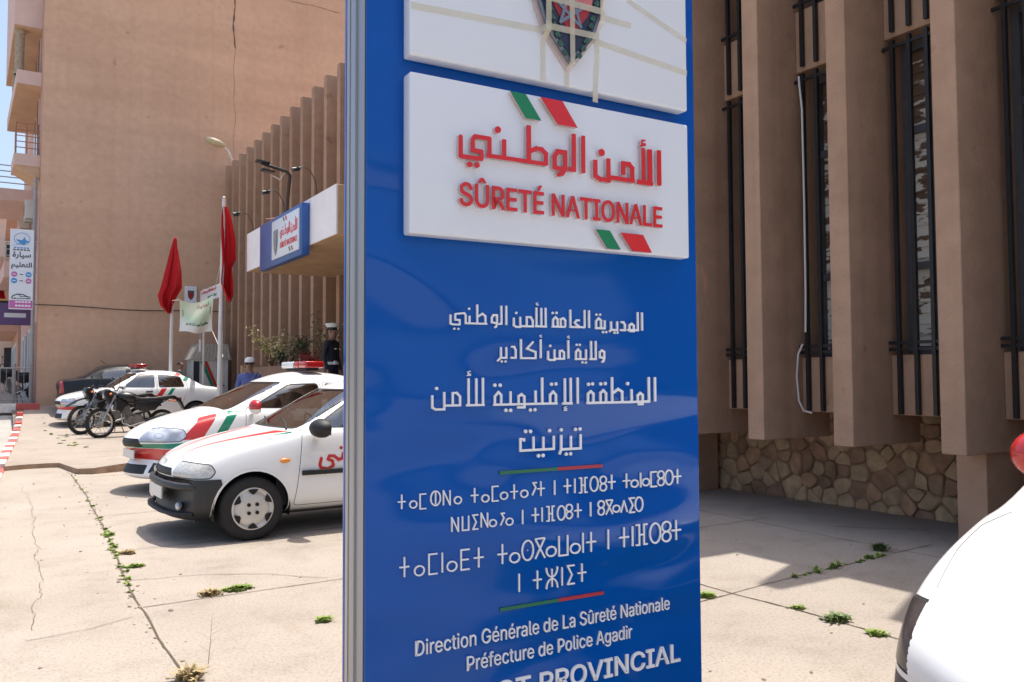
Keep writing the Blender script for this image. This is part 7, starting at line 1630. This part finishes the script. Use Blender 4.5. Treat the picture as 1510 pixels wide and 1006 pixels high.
def weed(x, y, r, n_, h, mt, label=None, seed=0, bm=None, asp=1.0):
    rnd = random.Random(seed*13+5)
    r *= .8; h *= .62
    q = bm or MB(); z0 = 0.0 if y < 15.4 else upz(x, y)
    for i in range(n_):
        a = rnd.uniform(0, 6.28); d = r*math.sqrt(rnd.random())*(.35+1.15*abs(noise.noise(Vector((math.cos(a)*1.6, math.sin(a)*1.6, seed*3.7))))+(.3 if rnd.random() < .08 else 0))
        p = Vector((x+math.cos(a)*d, y+math.sin(a)*d*asp, z0))
        hh = h*rnd.uniform(.2, 1.0)*max(.3, 1.1-.6*d/r); dr = Vector((math.cos(a)*.6+rnd.gauss(0, .5), math.sin(a)*.6+rnd.gauss(0, .5), 0))
        w_ = Vector((-dr.y, dr.x, 0)).normalized()*(.004+.010*rnd.random()) if dr.length > 1e-3 else Vector((.006, 0, 0))
        m_ = p+dr*hh*.35+Vector((0, 0, hh*.65)); e_ = p+dr*hh*.9+Vector((0, 0, hh*rnd.uniform(.6, 1)))
        q.quad(p-w_*.5, p+w_*.5, m_+w_, m_-w_); q.quad(m_-w_, m_+w_, e_+w_*.25, e_-w_*.25)
    if bm is None:
        o = q.out('weed', mt, recalc=False); tag(o, label, 'weed', 'weeds growing in the paving joints'); return o
weed(1.46, 5.90, .17, 330, .07, m_w1, 'bright green weed cushion on the paving joint in front of the nearest car', 1, asp=.5)
weed(1.27, 5.87, .10, 160, .09, m_w2, 'dry yellow tuft beside the bright green weed cushion', 2)
weed(1.71, 4.87, .075, 150, .06, m_w1, 'small round green weed near the foot of the blue sign', 3)
weed(.84, 4.30, .10, 130, .12, m_w2, 'dry straw-coloured weed on the long joint near the bottom edge', 4)
weed(.98, 7.62, .11, 200, .07, m_w2, 'dry weed patch where the long joint meets a cross joint', 5)
weed(.97, 7.05, .09, 200, .06, m_w1, 'green weed patch on the long joint ahead of the nearest car', 6)
weed(.96, 8.6, .08, 120, .06, m_w1, 'small green tuft farther along the long joint', 7)
weed(4.03, 4.03, .10, 200, .06, m_w1, 'green tuft by the right edge of the blue sign', 8)
weed(4.29, 3.22, .17, 320, .08, m_w3, 'dark leafy weed on the joint before the near white bonnet', 9, asp=.6)
weed(4.24, 2.93, .10, 200, .05, m_w1, 'light green low weed against the near white bonnet', 10)
weed(6.29, 4.30, .085, 130, .15, m_w3, 'upright dark weed in the shade near the brown pillar', 11)
weed(4.30, 3.52, .08, 120, .04, m_w1, 'thin light green weed at the joint corner in the sun', 12)
# bare dead stalk
q = MB(); rnd = random.Random(4)
q.tube([(0, 0, 0), (.02, .01, .20), (.03, .0, .44)], [.003, .0025, .001], 4)
for i in range(9):
    z = .05+.035*i; a = rnd.uniform(0, 6.28); q.tube([(.02*z*3, 0, z), (.02+math.cos(a)*.10, math.sin(a)*.10, z+.06)], [.0018, .0008], 4)
o = q.out('dead_stalk', m_w2); o.location = (.95, 4.42, 0); o.scale = (.6, .6, .6); tag(o, 'bare dead weed stalk standing near the bottom edge', 'weed')
q = MB(); rnd = random.Random(9)
def jx(y): return float(np.interp(y, [p[1] for p in LJ], [p[0] for p in LJ]))
for i in range(52):
    y = rnd.choice((rnd.uniform(6.6, 9.0), rnd.uniform(6.0, 13.9))); weed(jx(y)+rnd.gauss(0, .015), y, rnd.uniform(.015, .045), 18, rnd.uniform(.02, .055), None, seed=i+50, bm=q)
for i in range(30):
    x = rnd.uniform(4.6, 6.2); weed(x, float(np.interp(x, (4.61, 6.21), (4.04, 4.16)))+rnd.gauss(0, .008), rnd.uniform(.015, .04), 14, rnd.choice((.02, .03, .04, .10)), None, seed=i+150, bm=q)
for i in range(16):
    weed(1.15+rnd.uniform(0, .9)*.6, 18+rnd.uniform(0, 9), rnd.uniform(.04, .12), 40, .06, None, seed=i+250, bm=q)
q.out('joint_weeds', m_w1, recalc=False, kind='stuff')
q = MB(); rnd = random.Random(11)
for i in range(420):
    x, y = rnd.uniform(.1, 7.2), rnd.uniform(2.6, 15); r = rnd.choice((.006, .008, .012, .016))*rnd.uniform(.6, 1.2)
    if rnd.random() < .4: x = jx(y)+rnd.gauss(0, .04)
    q.ball((x, y, r*.25), (r, r*rnd.uniform(.6, 1), r*.5), 6, 4, rot=(0, 0, rnd.uniform(0, 3)))
q.out('pebbles', M('pebble', (.30, .23, .17), .9, .4, 9), kind='stuff')
